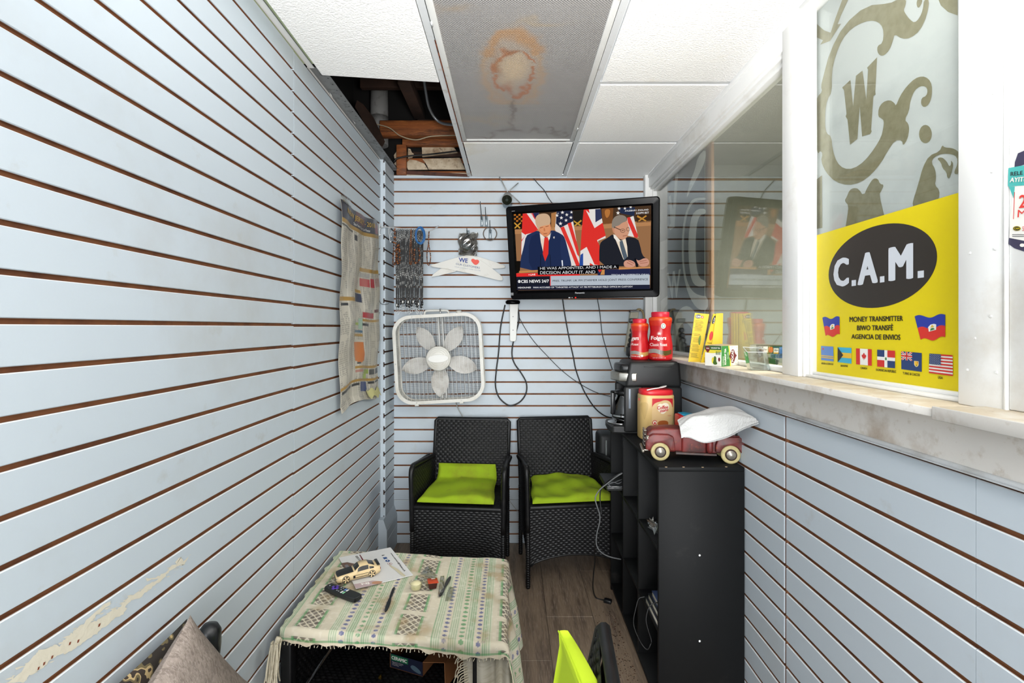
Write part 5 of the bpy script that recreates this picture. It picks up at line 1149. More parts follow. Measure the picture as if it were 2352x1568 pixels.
t, sf, mb, X, Yp, q = jar('coffee_jar', 1447.5, 1490.5, 735, 830, 2.375, 'smaller red coffee jar, left of the larger one and turned away', False)
text(mb, 'gers', lambda u, v: sf.hit(*bil([(1450.5, 783.5), (1466.5, 783.5), (1467, 774.5), (1452.5, 774.5)])(u, v), 3), 0, .028)
text(mb, 'Roast', lambda u, v: sf.hit(*bil([(1450, 793), (1466, 793), (1467, 787.5), (1452, 787.5)])(u, v), 3), 0, .008)
text(mb, '100% PURE COFFEE', lambda u, v: sf.hit(*bil([(1450, 818.5), (1470, 820), (1470, 817.6), (1450, 816.1)])(u, v), 3), 0, .01); text(mb, 'MAKES COFFEE', lambda u, v: sf.hit(*bil([(1451, 815), (1469, 815), (1469, 812.8), (1451, 812.8)])(u, v), 3), 3)
sf.poly(mb, ell(1474.5, 817, 2.6, 2.6, 12), 0, 2)
mb.build('label_print', jm(mat('tan_window', '#b58a4c', .35)), t, kind='stuff')

# creamer bottle
cw_, Yb_ = (79/2)/F*2.135, 2.135; cxb = (1506.5-CX)/F*2.165; zc0 = zt+.001; hb = .213
cb = thing('creamer_bottle', 'beige creamer bottle with a red lid and pinched grip behind the toy truck', 'bottle', (cxb, Yb_+.02, zc0))
bcol = mat('cream_plastic', '#d3b273', .35, noise=(5, .5, .8, '#c9a566')); rt = mat('bright_red_lid', '#cf1d28', .35)
ra = .0765
prof = [(.88, 0), (.97, .010), (1, .03), (1, .80), (.985, .86), (.99, .90), (.96, .925), (.88, .932)]
mb = MB().lathe([(a*ra, zc0+b*hb) for a, b in prof], 48, (cxb, Yb_+.035, 0), 0, sy=.72, pw=3.6); mb.build('bottle_body', [bcol], cb)
MB().lathe([(.92*ra, zc0+.925*hb), (.945*ra, zc0+.94*hb), (.945*ra, zc0+.995*hb), (.90*ra, zc0+1.03*hb), (.001, zc0+1.03*hb)], 44, (cxb, Yb_+.035, 0), 0, sy=.75, pw=3.2).build('lid', [rt], cb)
def rfb(z): return ra if z is None else ra*.999
sb_ = SURF(cxb, Yb_+.035, rfb, .72, 3.6); cq = lambda *c: [(1395+x/7.839, 820+y/7.839) for x, y in c]
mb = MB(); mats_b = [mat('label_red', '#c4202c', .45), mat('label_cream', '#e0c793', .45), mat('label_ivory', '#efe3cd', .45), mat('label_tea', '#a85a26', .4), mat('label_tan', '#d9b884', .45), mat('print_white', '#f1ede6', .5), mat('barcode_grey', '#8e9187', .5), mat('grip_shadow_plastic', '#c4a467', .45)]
sb_.poly(mb, cq((808, 745), (1178, 742), (1176, 895), (805, 900)), 0, 1)
sb_.poly(mb, cq(*smooth([(800, 905), (830, 850), (880, 815), (950, 800), (1010, 775), (1080, 775), (1140, 810), (1172, 890), (1172, 1330), (800, 1330)], 2)), 4, 2)
sb_.poly(mb, cq(*smooth([(905, 860), (950, 830), (985, 845), (1010, 825), (1060, 820), (1105, 850), (1112, 900), (1085, 950), (1000, 1035), (930, 985), (895, 930)], 2)), 2, 3)
text(mb, 'Coffee', lambda u, v: sb_.hit(*bil(cq((893, 945), (1090, 925), (1092, 860), (893, 880)))(u, v), 4), 0, .03); text(mb, 'mate', lambda u, v: sb_.hit(*bil(cq((945, 1000), (1092, 960), (1092, 925), (945, 950)))(u, v), 4), 0, .03)
text(mb, 'The Original', lambda u, v: sb_.hit(*bil(cq((1075, 1068), (1142, 1062), (1142, 1035), (1085, 1038)))(u, v), 4), 0)
sb_.poly(mb, cq(*ell(851, 1177, 43, 46, 20)), 0, 4); sb_.poly(mb, cq(*ell(851, 1177, 33, 35, 18)), 2, 5); sb_.poly(mb, cq((851, 1150), (874, 1200), (828, 1200)), 0, 6)
sb_.poly(mb, cq(*smooth([(890, 1110), (1120, 1105), (1110, 1240), (1060, 1300), (980, 1320), (905, 1270), (885, 1200)], 2)), 4, 4); sb_.poly(mb, cq(*smooth([(905, 1140), (1095, 1135), (1090, 1240), (1040, 1295), (960, 1300), (905, 1240)], 2)), 3, 5)
sb_.poly(mb, cq((750, 1265), (858, 1262), (858, 1345), (750, 1348)), 5, 4)
for i in range(5): sb_.poly(mb, cq((757, 1283+i*11), (850, 1281+i*11), (850, 1286+i*11), (757, 1288+i*11)), 6, 5)
sb_.poly(mb, cq((560, 735), (575, 732), (577, 775), (562, 778)), 0, 2)
mb.build('label', mats_b, cb, kind='stuff')
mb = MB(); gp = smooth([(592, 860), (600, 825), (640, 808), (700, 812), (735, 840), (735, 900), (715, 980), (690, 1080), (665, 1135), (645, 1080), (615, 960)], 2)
sb_.poly(mb, cq(*gp), 0, 1); mb.build('grip_recess_shade', [mats_b[7]], cb)  # shade of the recess painted as a darker flat patch
spn = MB().tube(cr([Vector(((1486-CX)/F*2.10, 2.10, zc0+1.035*hb+.003)), Vector(((1500-CX)/F*2.12, 2.12, zc0+1.035*hb+.006)), Vector(((1516-CX)/F*2.14, 2.14, zc0+1.035*hb+.008))], 4), .0028, 6)
spn.lathe([(.001, -.002), (.010, -.001), (.012, .002), (.010, .0035)], 16, M=Matrix.Translation(((1523-CX)/F*2.15, 2.15, zc0+1.035*hb+.010)) @ Matrix.Rotation(R(-15), 4, 'Y') @ Matrix.Scale(1.5, 4, (1, 0, 0)))
solo('plastic_spoon', spn, [mat('white_plastic', '#e4e2dd', .3)], 'small white plastic spoon lying on the red lid of the creamer bottle', 'spoon')
# wrapped packet behind the toy truck
pkx = thing('snack_packet', 'red and blue packet lying behind the toy truck', 'packet', P(1580, 968, 2.02))
MB().rbox(P(1554, 0, 2.02).x, P(1566, 0, 2.02).x, 1.98, 2.05, zt+.005, P(0, 951, 2.02).z, .006).build('red_end', [mat('packet_red', '#c0131c', .35)], pkx)
MB().prism([P(1565, 951, 2.02), P(1580, 950, 2.02), P(1600, 953, 2.02), P(1612, 965, 2.02), P(1612, 990, 2.02), P(1565, 990, 2.02)], (0, .05, 0), 0, .004).build('blue_wrapper', [mat('packet_blue', '#1c93b8', .3)], pkx)
MB().tube([P(1580, 952.5, 2.016), P(1588, 953, 2.016), P(1598, 955, 2.016)], .0025, 5).build('green_stripe', [mat('packet_green', '#3fbf9a', .35)], pkx)

# toy pickup truck (local: nose towards -x, y depth, z up from the tyres)
tw0 = Vector((.552, 1.800, zt)); tw1 = Vector((.795, 1.757, zt)); ax_ = (tw1-tw0); la = math.atan2(ax_.y, ax_.x)
tk = thing('toy_truck', 'weathered dark red toy pickup truck on the shelf under the paper towel', 'toy truck', tw0, la)
trd = mat('aged_red_paint', '#742724', .45, noise=(16, .42, .66, '#3b1d1a'), noise2=(60, .60, .72, '#8a4528')); tdk = mat('aged_dark_metal', '#3a2c29', .45, noise=(40, .5, .7, '#5d3a30'))
wl_ = ax_.length
def LB(): return MB()
dz = .030
# chassis, running board, hood, nose, cab, bed: side profiles with depth
D = .120   # body width, from y=0 (near side) to y=D
prh = lambda pts, y0, y1, bev=.004, m=0: MB().prism([(x, y0, z) for x, z in pts], (0, y1-y0, 0), m, bev, 3, True)
prh([(-.045, .030), (-.052, .062), (-.046, .098), (-.030, .112), (.030, .118), (.080, .118), (.085, .108), (.085, .030)], .018, D-.018, .008).build('hood', [trd], tk, world=False)
prh([(.078, .030), (.078, .112), (.084, .132), (.094, .142), (.150, .143), (.160, .134), (.166, .112), (.166, .030)], .010, D-.010, .007).build('cab', [trd], tk, world=False)
prh([(.088, .116), (.095, .134), (.150, .135), (.156, .116)], .0085, D-.0085, .002).build('cab_window', [mat('dark_toy_glass', '#15110f', .2)], tk, world=False)
prh([(.166, .034), (.166, .104), (.300, .100), (.302, .034)], .012, .020, .003).build('bed_side', [trd], tk, world=False)
prh([(.166, .034), (.166, .104), (.300, .100), (.302, .034)], D-.020, D-.012, .003).build('bed_side', [trd], tk, world=False)
prh([(.292, .034), (.292, .100), (.304, .098), (.304, .034)], .012, D-.012, .003).build('tailgate', [trd], tk, world=False)
MB().rbox(.166, .30, .015, D-.015, .040, .048, .002).build('bed_floor', [tdk], tk, world=False)
def fender(xc, name):
    outer = [(xc-.052, .040), (xc-.052, .066), (xc-.044, .088), (xc-.026, .098), (xc+.030, .098), (xc+.048, .090), (xc+.054, .040)]
    arch = [(xc+.036*math.cos(a), .032+.036*math.sin(a)) for a in [math.pi*i/10*.96+.06 for i in range(11)]]
    pts = outer+[(p[0], max(p[1], .040)) for p in arch]
    for y0, y1 in ((-.004, .030), (D-.030, D+.004)): MB().prism([(x, y0, z) for x, z in pts], (0, y1-y0, 0), 0, .003, 2, True).build(name, [trd], tk, world=False)
fender(0, 'front_fender'); fender(wl_, 'rear_fender')
MB().prism([(.055, 0, .026), (.200, 0, .026), (.200, 0, .034), (.055, 0, .036)], (0, D, 0), 0, .002, 1).build('running_board', [tdk], tk, world=False)
MB().lathe([(.008, .036), (.012, .045), (.012, .072), (.010, .082)], 14, (.176, .006, 0)).build('fuel_tank', [trd], tk, world=False)
tyre = mat('cream_tyre', '#b9ab79', .7, noise=(40, .5, .75, '#8f8355')); hubm = mat('toy_hub_metal', '#a39c90', .3, .7)
for xc in (0, wl_):
    for y0, sgn in ((-.002, -1), (D-.012, 1)):
        wh = MB().lathe([(.020, -.001), (.030, .000), (.034, .004), (.034, .011), (.030, .015), (.020, .014)], 32, M=Matrix.Translation((xc, y0+(.014 if sgn < 0 else 0), .034)) @ Matrix.Rotation(R(90), 4, 'X')).build('wheel', [tyre], tk, world=False)
        h = MB().lathe([(.0205, 0), (.0205, .006), (.016, .0075), (.012, .010), (.001, .014)], 24, M=Matrix.Translation((xc, y0+(.002 if sgn < 0 else 0), .034)) @ Matrix.Rotation(R(90), 4, 'X'), m=[1, 1, 0, 0]).build('hub', [hubm, tdk], wh, world=False)
for i in range(9): MB().rbox(-.0565, -.046, .030, D-.030, .046+i*.0070, .050+i*.0070, .0015, 1).build('grille_slat', [tdk if i % 2 else hubm], tk, world=False)
MB().rbox(-.066, -.056, .005, D-.005, .026, .038, .004).rbox(-.06, -.04, .02, .028, .03, .036, .002).build('bumper', [hubm], tk, world=False)
MB().tube([(-.040, .006, .082), (-.050, .006, .082)], .010, 12).build('headlamp', [hubm], tk, world=False)
MB().rbox(.075, .083, .004, .010, .086, .102, .002).build('side_vent', [hubm], tk, world=False)
mb = MB()
for y in (.014, D-.014):
    for x in (.200, .236, .270, .298): mb.rbox(x-.003, x+.003, y-.003, y+.003, .10, .126, .001, 1)
    mb.rbox(.190, .304, y-.003, y+.003, .118, .126, .001, 1)
for y in (.035, .058, .082): mb.rbox(.297, .303, y-.003, y+.003, .10, .126, .001, 1)
mb.rbox(.297, .303, .014, D-.014, .120, .126, .001, 1); mb.build('stake_rails', [mat('black_rail', '#191918', .5, noise=(40, .6, .8, '#6e655c'))], tk, world=False)
MB().rbox(.225, .288, .03, .09, .048, .120, .006).build('bed_cargo', [mat('cargo_white', '#cfcfcb', .6)], tk, world=False)
# paper towel draped over the truck
ptw = mat('paper_towel', '#d2d2d0', .9, bump=(160, .8, .003))
cn = [P(1556, 964, 1.80), P(1565, 1006, 1.70), P(1622, 1015, 1.66), P(1742, 966, 1.66), P(1727, 955, 1.84), P(1681, 934, 1.90), P(1640, 938, 1.92)]
rw0 = cr([P(1565, 1006, 1.750), P(1586, 1003, 1.752), P(1622, 1015, 1.745), P(1665, 1003, 1.71), P(1702, 986, 1.66), P(1742, 967, 1.60)], 8)
rw1 = cr([P(1561, 978, 1.79), P(1588, 956, 1.80), P(1630, 950, 1.79), P(1668, 948, 1.74), P(1702, 952, 1.68), P(1735, 961, 1.62)], 8)
rw2 = cr([P(1556, 964, 1.85), P(1585, 950, 1.88), P(1618, 941, 1.88), P(1645, 935, 1.86), P(1684, 934, 1.78), P(1726, 955, 1.65)], 8)
def towel(u, v):
    k = u*40; i = min(int(k), 39); f_ = k-i; g_ = lambda r: r[i].lerp(r[i+1], f_)
    a, b, c = g_(rw0), g_(rw1), g_(rw2)
    p = a.lerp(b, v*2.) if v < .5 else b.lerp(c, v*2-1); q = a*(1-v)**2+b*2*v*(1-v)+c*v*v; p = p*.65+q*.35
    p.z += .0015*math.sin(u*17+v*6)+.0012*math.sin(v*19-u*7); return p
mb = MB().grid(towel, 40, 24)
mb.grid(lambda u, v: towel(.10+.90*u, .03+v*.9)+Vector((.004*u, .003, -.007-.004*math.sin(3*u))), 30, 14)
solo('paper_towel', mb, [ptw], 'folded white paper towel draped over the red toy truck', 'paper towel')

# shelf contents
bk_p = mat('book_pages', '#c9c3b4', .8); 
for i, (y1_, xo, cc2, lab) in enumerate(((1.900, .0, '#20202a', 'pale-paged book at the bottom of the flat stack on the lowest open shelf'), (1.885, .006, '#181a20', 'pale-paged book in the middle of the flat stack of three'), (1.862, .014, '#3a4a74', 'book with a blue and white cover on top of the flat stack'))):
    z0 = .3005+i*.0225; b = thing('book', lab, 'book', (.62, 1.81, z0), 0, 'books on the bottom shelf')
    MB().rbox(.526+xo, .70, 1.745, y1_, z0+.0015, z0+.0205, .001, 1).build('pages', [bk_p], b)
    MB().rbox(.524+xo, .70, 1.743, y1_+.001, z0, z0+.0015, .0005, 1).rbox(.524+xo, .70, 1.743, y1_+.001, z0+.0205, z0+.022, .0005, 1).build('cover', [mat('cover_'+str(i), cc2, .4)], b)
rq = random.Random(6); mb = MB(); c0 = P(1500, 1217, 1.86); c0.z = .617
for k in range(16):
    a = [Vector((rq.uniform(-.028, .028), rq.uniform(-.03, .03), rq.uniform(-.025, .03))) for _ in range(3)]; mb.add([c0+a[0], c0+a[1], c0+a[2]], [(0, 1, 2)], 0)
solo('crumpled_wrapper', mb, [glassy('crinkle_film', '#c9cdd0', 1.6, .25, .15)], 'crumpled clear wrapper on the middle shelf near the end panel', 'wrapper', kind='thing')
# cable box jutting out of the far cubby and its cables
bx = thing('cable_box', 'flat black box with a silver edge jutting from the far cubby, heaped with cables', 'set-top box', (.50, 2.42, .591))
MB().rbox(.455, .63, 2.31, 2.52, .600, .622, .002).build('case', [blk_m], bx); MB().rbox(.4535, .58, 2.3085, 2.3105, .6195, .6215, .0005, 1).rbox(.4535, .58, 2.3085, 2.3105, .612, .6135, .0005, 1).build('silver_edge', [steel], bx)
gc = mat('grey_cable', '#6d6f70', .45)
sh_c = 'cables at the far end of the shelf unit'
def cb2(pts, r, label, m=None): return cable(pts, r, label, m, group=sh_c)
cb2([P(1430, 1086, 2.30), P(1415, 1095, 2.30), P(1395, 1110, 2.28), P(1378, 1124, 2.27), P(1368, 1140, 2.26), P(1369, 1155, 2.25), P(1377, 1180, 2.25), P(1377, 1200, 2.25), P(1371, 1225, 2.26), P(1370, 1250, 2.27), P(1380, 1267, 2.27), P(1400, 1278, 2.28), P(1426, 1284, 2.30)], .0030, 'grey cable looping out of the far cubby down over the lime cushion', gc)
cb2([P(1430, 1084, 2.34), P(1405, 1098, 2.34), P(1383, 1118, 2.30), P(1378, 1140, 2.28), P(1380, 1165, 2.26), P(1381, 1182, 2.25)], .0028, 'black cable falling from the flat box beside the grey one')
cb2([P(1428, 1117, 2.30), P(1420, 1119, 2.29), P(1410, 1120, 2.28), P(1400, 1115, 2.28), P(1396, 1108, 2.29)], .0022, 'small grey cable loop on top of the flat box', gc)
cb2([P(1428, 1106, 2.34), P(1420, 1110, 2.33), P(1408, 1107, 2.33), P(1398, 1112, 2.32), P(1430, 1100, 2.36)], .0020, 'thin grey cable tangle on top of the flat box', gc)
pc_ = thing('mains_cable', 'black mains cable hanging to the floor and ending in a plug by the shelf unit', 'cable', P(1393, 1377, 2.40))
zf = .008
MB().tube(cr([P(1372, 1240, 2.27), P(1366, 1262, 2.3), P(1366, 1290, 2.35), P(1363, 1320, 2.38), P(1362, 1350, 2.42), P(1368, 1371, 2.46), P(1382, 1377, 2.45), P(1390, 1377, 2.44)]), .0034, 7).build('cord', [cd], pc_)
MB().rbox(-.020, .020, -.014, .014, -.010, .010, .005, 2, M=Matrix.Translation(P(1396, 1380, 2.43)) @ Matrix.Rotation(R(-25), 4, 'Z')).build('plug', [blk], pc_)
cb2([P(1481, 1370, 1.80), P(1468, 1374, 1.80), P(1462, 1390, 1.79), P(1455, 1425, 1.78), P(1460, 1450, 1.77), P(1475, 1480, 1.76), P(1487, 1491, 1.75), P(1494, 1480, 1.75), P(1496, 1470, 1.76), P(1487, 1440, 1.77), P(1484, 1420, 1.78), P(1490, 1395, 1.79), P(1500, 1386, 1.79), P(1512, 1383, 1.79)], .0018, 'thin dark wire hanging in a loop below the books')
# black bin with pale edge between chair and shelf unit
bn = thing('paper_shredder', 'tall black appliance with a pale grey stripe between the chair and the shelf unit', 'appliance', (.63, 2.99, 0))
MB().rbox(.527, .72, 2.92, 3.08, 0, .735, .025, 3).build('housing', [blk_m], bn)
MB().rbox(.565, .573, 2.915, 2.925, .30, .70, .002, 1).build('stripe', [mat('pale_stripe', '#8f9593', .4)], bn)

# ======================= WINDOW GRAPHICS =======================
gp_ = PL((XG-.0005, 0, 0), (-1, 0, 0))
bp_ = PL((XG+.006, 0, 0), (-1, 0, 0))
c1 = lambda x, y: (1820+x/3.1353, y/3.1353)
c2 = lambda x, y: (1820+x/2.8008, 440+y/2.8)
film = mat('pale_window_film', '#d9dadc', .45, noise=(5, .5, .8, '#c6c8cb'), world=True)
gold = mat('gold_vinyl', '#ada489', .38, .35, noise=(50, .4, .7, '#9c9477'), world=True)
MB().box(XG+.0065, XG+.0085, .93, 1.452, 1.246, 2.335).build('window_film', [film], w2)
gd = thing('window_lettering', 'gold scrollwork and letter W on the pale film of the near window', 'window graphic', (XG+.005, 1.15, 1.65))
def gpoly(pts, it=1):
    mb = MB(); bp_.poly(mb, smooth([c1(*p) for p in pts], it) if it else [c1(*p) for p in pts], 0, 1); mb.build('scroll', [gold], gd)
gpoly([(820, -5), (815, 40), (800, 72), (815, 100), (845, 140), (880, 165), (915, 130), (940, 70), (947, -5), (988, -5), (970, 110), (920, 220), (850, 275), (790, 280), (735, 245), (725, 290), (700, 360), (660, 400), (630, 400), (610, 370), (612, 330), (650, 310), (658, 230), (640, 175), (590, 147), (520, 155), (430, 200), (360, 280), (310, 400), (283, 520), (285, 660), (250, 720), (237, 800), (235, 900), (245, 960), (280, 980), (290, 1080), (320, 1170), (370, 1215), (440, 1215), (520, 1160), (590, 1070), (640, 985), (655, 920), (660, 870), (640, 850), (617, 840), (620, 780), (650, 735), (700, 718), (735, 740), (745, 765), (775, 690), (820, 625), (880, 565), (935, 547), (980, 565), (1005, 610), (1005, 690), (985, 750), (950, 775), (925, 750), (930, 705), (965, 690), (975, 650), (960, 622), (920, 620), (880, 650), (850, 720), (840, 800), (808, 862), (835, 890), (842, 930), (830, 1000), (797, 1052), (790, 1010), (740, 1010), (690, 1080), (640, 1170), (570, 1255), (490, 1315), (400, 1335), (310, 1310), (240, 1240), (205, 1160), (218, 1105), (200, 1085), (185, 1110), (165, 1040), (165, 760), (180, 695), (215, 660), (205, 620), (220, 560), (270, 370), (370, 180), (530, 40), (700, 25), (760, -5)])
gpoly([(358, 630), (418, 575), (437, 765), (458, 545), (505, 508), (532, 715), (545, 500), (537, 488), (610, 412), (597, 660), (600, 680), (583, 692), (567, 935), (572, 945), (560, 965), (502, 982), (485, 765), (468, 1000), (415, 1042), (397, 860), (383, 838), (390, 820), (372, 650)], 0)
gpoly(ell(958, 965, 46, 66, 20), 0)
gpoly([(395, 1560), (405, 1480), (375, 1445), (390, 1420), (410, 1370), (440, 1352), (475, 1358), (512, 1410), (545, 1340), (580, 1285), (615, 1285), (632, 1325), (660, 1330), (640, 1375), (625, 1400), (665, 1568), (680, 1620), (380, 1650)])
gpoly([(865, 1475), (870, 1440), (905, 1330), (940, 1200), (985, 1120), (1060, 1090), (1080, 1042), (1095, 1062), (1150, 1065), (1190, 1085), (1203, 1110), (1200, 1250), (1170, 1255), (1165, 1235), (1190, 1180), (1185, 1130), (1150, 1110), (1080, 1105), (1020, 1130), (1000, 1170), (1030, 1220), (1035, 1290), (1025, 1330), (1060, 1370), (1055, 1430), (1000, 1500), (880, 1500)])
gpoly([(1040, 1140), (1075, 1130), (1110, 1160), (1130, 1200), (1145, 1180), (1140, 1150), (1160, 1180), (1150, 1230), (1130, 1285), (1115, 1280), (1110, 1240), (1080, 1210), (1070, 1170)])
gpoly([(1050, -5), (1190, -5), (1190, 112), (1120, 85), (1070, 40)], 0)
gpoly([(360, -5), (403, -5), (350, 110), (325, 175), (350, 170), (270, 295), (200, 322), (220, 290), (163, 262), (163, 160), (230, 220), (275, 235), (310, 130)], 0)
gpoly([(163, 1300), (213, 1262), (215, 1640), (163, 1650)], 0)
gpoly([(900, -5), (940, -5), (925, 40), (905, 60), (892, 30)])
# money transmitter poster on the inner face of the near pane
cmp_ = thing('window_poster', 'large yellow money transmitter poster with a black oval and rows of flags', 'poster', gp_.hit(2030, 860, 0))
pcol = ['#ddc911', '#332f2b', '#cdd2da', '#2a2620', '#2b3c9e', '#d1342c', '#e6e6e2', '#5f86c4', '#e0b53a', '#3fa7c9', '#c9322e', '#28406f', '#3f7a42', '#c68a45']
pm = [mat('poster_'+str(i), c, .38, spec=.4) for i, c in enumerate(pcol)]
mb = MB(); gp_.poly(mb, [(1872.5, 541), (2206, 441), (2206, 900.5), (1872.5, 852.5)], 0, 1); mb.build('sheet', [pm[0]], cmp_)
mb = MB(); gp_.poly(mb, [c2(*p) for p in ell(582, 475.5, (349, -60), (0, -265.5), 64)], 1, 2); mb.build('oval', [pm[1]], cmp_)
for ch, q in (('C', [(265, 619), (365, 603), (365, 418), (265, 434)]), ('.', [(381, 608), (409, 604), (409, 567), (381, 570)]), ('A', [(420, 603), (551, 585), (548, 378), (420, 402)]), ('.', [(563, 585), (592, 581), (592, 542), (563, 546)]), ('M', [(619, 577), (778, 558), (778, 328), (619, 362)]), ('.', [(806, 556), (846, 551), (846, 506), (806, 511)])):
    mb = MB()
    if ch == '.': gp_.poly(mb, [c2(*p) for p in q], 2, 3)
    else: ptext(mb, gp_, ch, [c2(*p) for p in q], 2, 3, .055)
    mb.build('letter', [pm[0], pm[0], pm[2]], cmp_)
mb = MB()
for t_, q in (('MONEY TRANSMITTER', [(368, 838), (712, 831), (712, 797), (368, 804)]), ('BIWO TRANSF\u00c8', [(416, 892), (648, 892), (650, 848), (416, 852)]), ('AGENCIA DE ENVIOS', [(380, 946), (696, 954), (696, 918), (380, 916)]),
              ('ARUBA & CURACAO', [(186, 1109), (263, 1115), (263, 1103), (186, 1097)]), ('BAHAMAS', [(311, 1125), (357, 1128), (357, 1115), (311, 1112)]), ('CANADA', [(438, 1140), (482, 1143), (482, 1129), (438, 1126)]), ('DOMINICAN REPUBLIC', [(538, 1152), (668, 1166), (668, 1149), (538, 1137)]), ('TURKS & CAICOS', [(710, 1174), (820, 1187), (820, 1170), (710, 1158)]), ('USA', [(936, 1202), (968, 1206), (968, 1189), (936, 1185)])):
    ptext(mb, gp_, t_, [c2(*p) for p in q], 0, 3, .028 if len(q[0]) and q[0][1] < 960 else .02)
mb.build('wording', [pm[3]], cmp_, kind='stuff')
c6 = lambda x, y: (1860+x/6.72, 700+y/6.72)
def flag(quad, build_):
    mb = MB(); f = bil([c6(*p) for p in quad])
    build_(lambda pts, m, l=0: gp_.poly(mb, [f(*p) for p in pts], m, 4+l)); mb.build('flag', pm, cmp_)
def box4(a, b, c, d): return [(a, b), (c, b), (c, d), (a, d)]
def waves(x0, x1, ytop, ybot, f): pass
def haiti(q):
    mb = MB(); f = bil([c6(*p) for p in q]); n = 16
    wv_ = lambda u: .07*math.sin(u*2*math.pi*1.4+.3)
    for i in range(n):
        a, b = i/n, (i+1)/n
        for v0, v1, m in ((0, .5, 5), (.5, 1, 4)):
            gp_.poly(mb, [f(a, v0+wv_(a)), f(b, v0+wv_(b)), f(b, v1+wv_(b)), f(a, v1+wv_(a))], m, 4)
    gp_.poly(mb, [f(.38, .36+wv_(.38)), f(.66, .40+wv_(.66)), f(.68, .62+wv_(.68)), f(.60, .70+wv_(.6)), f(.48, .70+wv_(.48)), f(.38, .56+wv_(.38))], 6, 5)
    gp_.poly(mb, [f(.43, .42+wv_(.43)), f(.62, .45+wv_(.62)), f(.56, .54+wv_(.56)), f(.47, .53+wv_(.47))], 12, 6); gp_.poly(mb, [f(.46, .50), f(.60, .52), f(.53, .62)], 8, 7)
    mb.build('flag', pm, cmp_)
haiti([(245, 485), (462, 462), (458, 192), (195, 205)]); haiti([(1712, 545), (2090, 505), (2090, 160), (1620, 185)])
flag([(175, 850), (368, 872), (362, 645), (173, 632)], lambda A: (A(box4(0, 0, 1, 1), 7), A(box4(0, .17, 1, .23), 8, 1), A(box4(0, .29, 1, .35), 8, 1), A([(x, y) for x, y in star(.16, .80, .10, 4, .4)], 5, 1)))
flag([(430, 882), (643, 907), (643, 664), (430, 652)], lambda A: (A(box4(0, 0, 1, 1), 9), A(box4(0, .33, 1, .66), 8, 1), A([(0, 0), (.40, .5), (0, 1)], 1, 2)))
def canada(A):
    A(box4(0, 0, 1, 1), 6); A(box4(0, 0, .25, 1), 10, 1); A(box4(.75, 0, 1, 1), 10, 1)
    half = [(0, -.17), (.012, -.17), (.012, -.08), (.09, -.10), (.075, -.055), (.15, .03), (.13, .06), (.145, .12), (.10, .105), (.085, .14), (.04, .09), (.055, .19), (.03, .175), (0, .24)]
    A([(.5+x, .5+y*1.1) for x, y in half]+[(.5-x, .5+y*1.1) for x, y in half[::-1]], 10, 2)
flag([(715, 915), (957, 940), (957, 685), (712, 670)], canada)
flag([(1040, 950), (1316, 978), (1316, 708), (1040, 690)], lambda A: (A(box4(0, 0, 1, 1), 6), A(box4(0, .60, .40, 1), 11, 1), A(box4(.57, .60, 1, 1), 10, 1), A(box4(0, 0, .40, .40), 10, 1), A(box4(.57, 0, 1, .40), 11, 1), A(ell(.485, .5, .05, .09, 14), 12, 2)))
def turks(A):
    A(box4(0, 0, 1, 1), 11); w = lambda pts, m, l: A([(.53*x, .52+.48*y) for x, y in pts], m, l)
    for a, b in (((0, 0), (1, 1)), ((0, 1), (1, 0))):
        d = .11; w([(a[0], a[1]-d if a[1] else a[1]+d), (b[0], b[1]-d if b[1] else b[1]+d), b, (b[0]-.08, b[1]), a], 6, 1) if 0 else None
    w([(0, 0), (.14, 0), (1, .86), (1, 1), (.86, 1), (0, .14)], 6, 1); w([(0, 1), (0, .86), (.86, 0), (1, 0), (1, .14), (.14, 1)], 6, 1)
    w([(0, 0), (.06, 0), (1, .94), (1, 1), (.94, 1), (0, .06)], 10, 2); w([(0, 1), (0, .94), (.94, 0), (1, 0), (1, .06), (.06, 1)], 10, 2)
    w(box4(.40, 0, .60, 1), 6, 3); w(box4(0, .34, 1, .66), 6, 3); w(box4(.44, 0, .56, 1), 10, 4); w(box4(0, .41, 1, .59), 10, 4)
    A([(.63, .54), (.85, .54), (.85, .34), (.80, .26), (.74, .22), (.68, .26), (.63, .34)], 6, 1); A([(.645, .53), (.835, .53), (.835, .34), (.79, .27), (.74, .24), (.69, .27), (.645, .34)], 8, 2); A([(.71, .28), (.77, .28), (.75, .38)], 12, 3); A(ell(.79, .46, .025, .03, 8), 10, 3)
flag([(1413, 990), (1727, 1032), (1727, 742), (1410, 716)], turks)
def usa(A):
    A(box4(0, 0, 1, 1), 6)
    for i in range(0, 13, 2): A(box4(0, i/13, 1, (i+1)/13), 10, 1)
    A(box4(0, 6/13, .49, 1), 11, 2)
    for r_ in range(9):
        for k in range(6 if r_ % 2 == 0 else 5): A(star(.04+(k+(0 if r_ % 2 == 0 else .5))*.082, .50+r_*.056, .018, 5, .45), 6, 3)
flag([(1838, 1050), (2208, 1098), (2205, 775), (1845, 750)], usa)
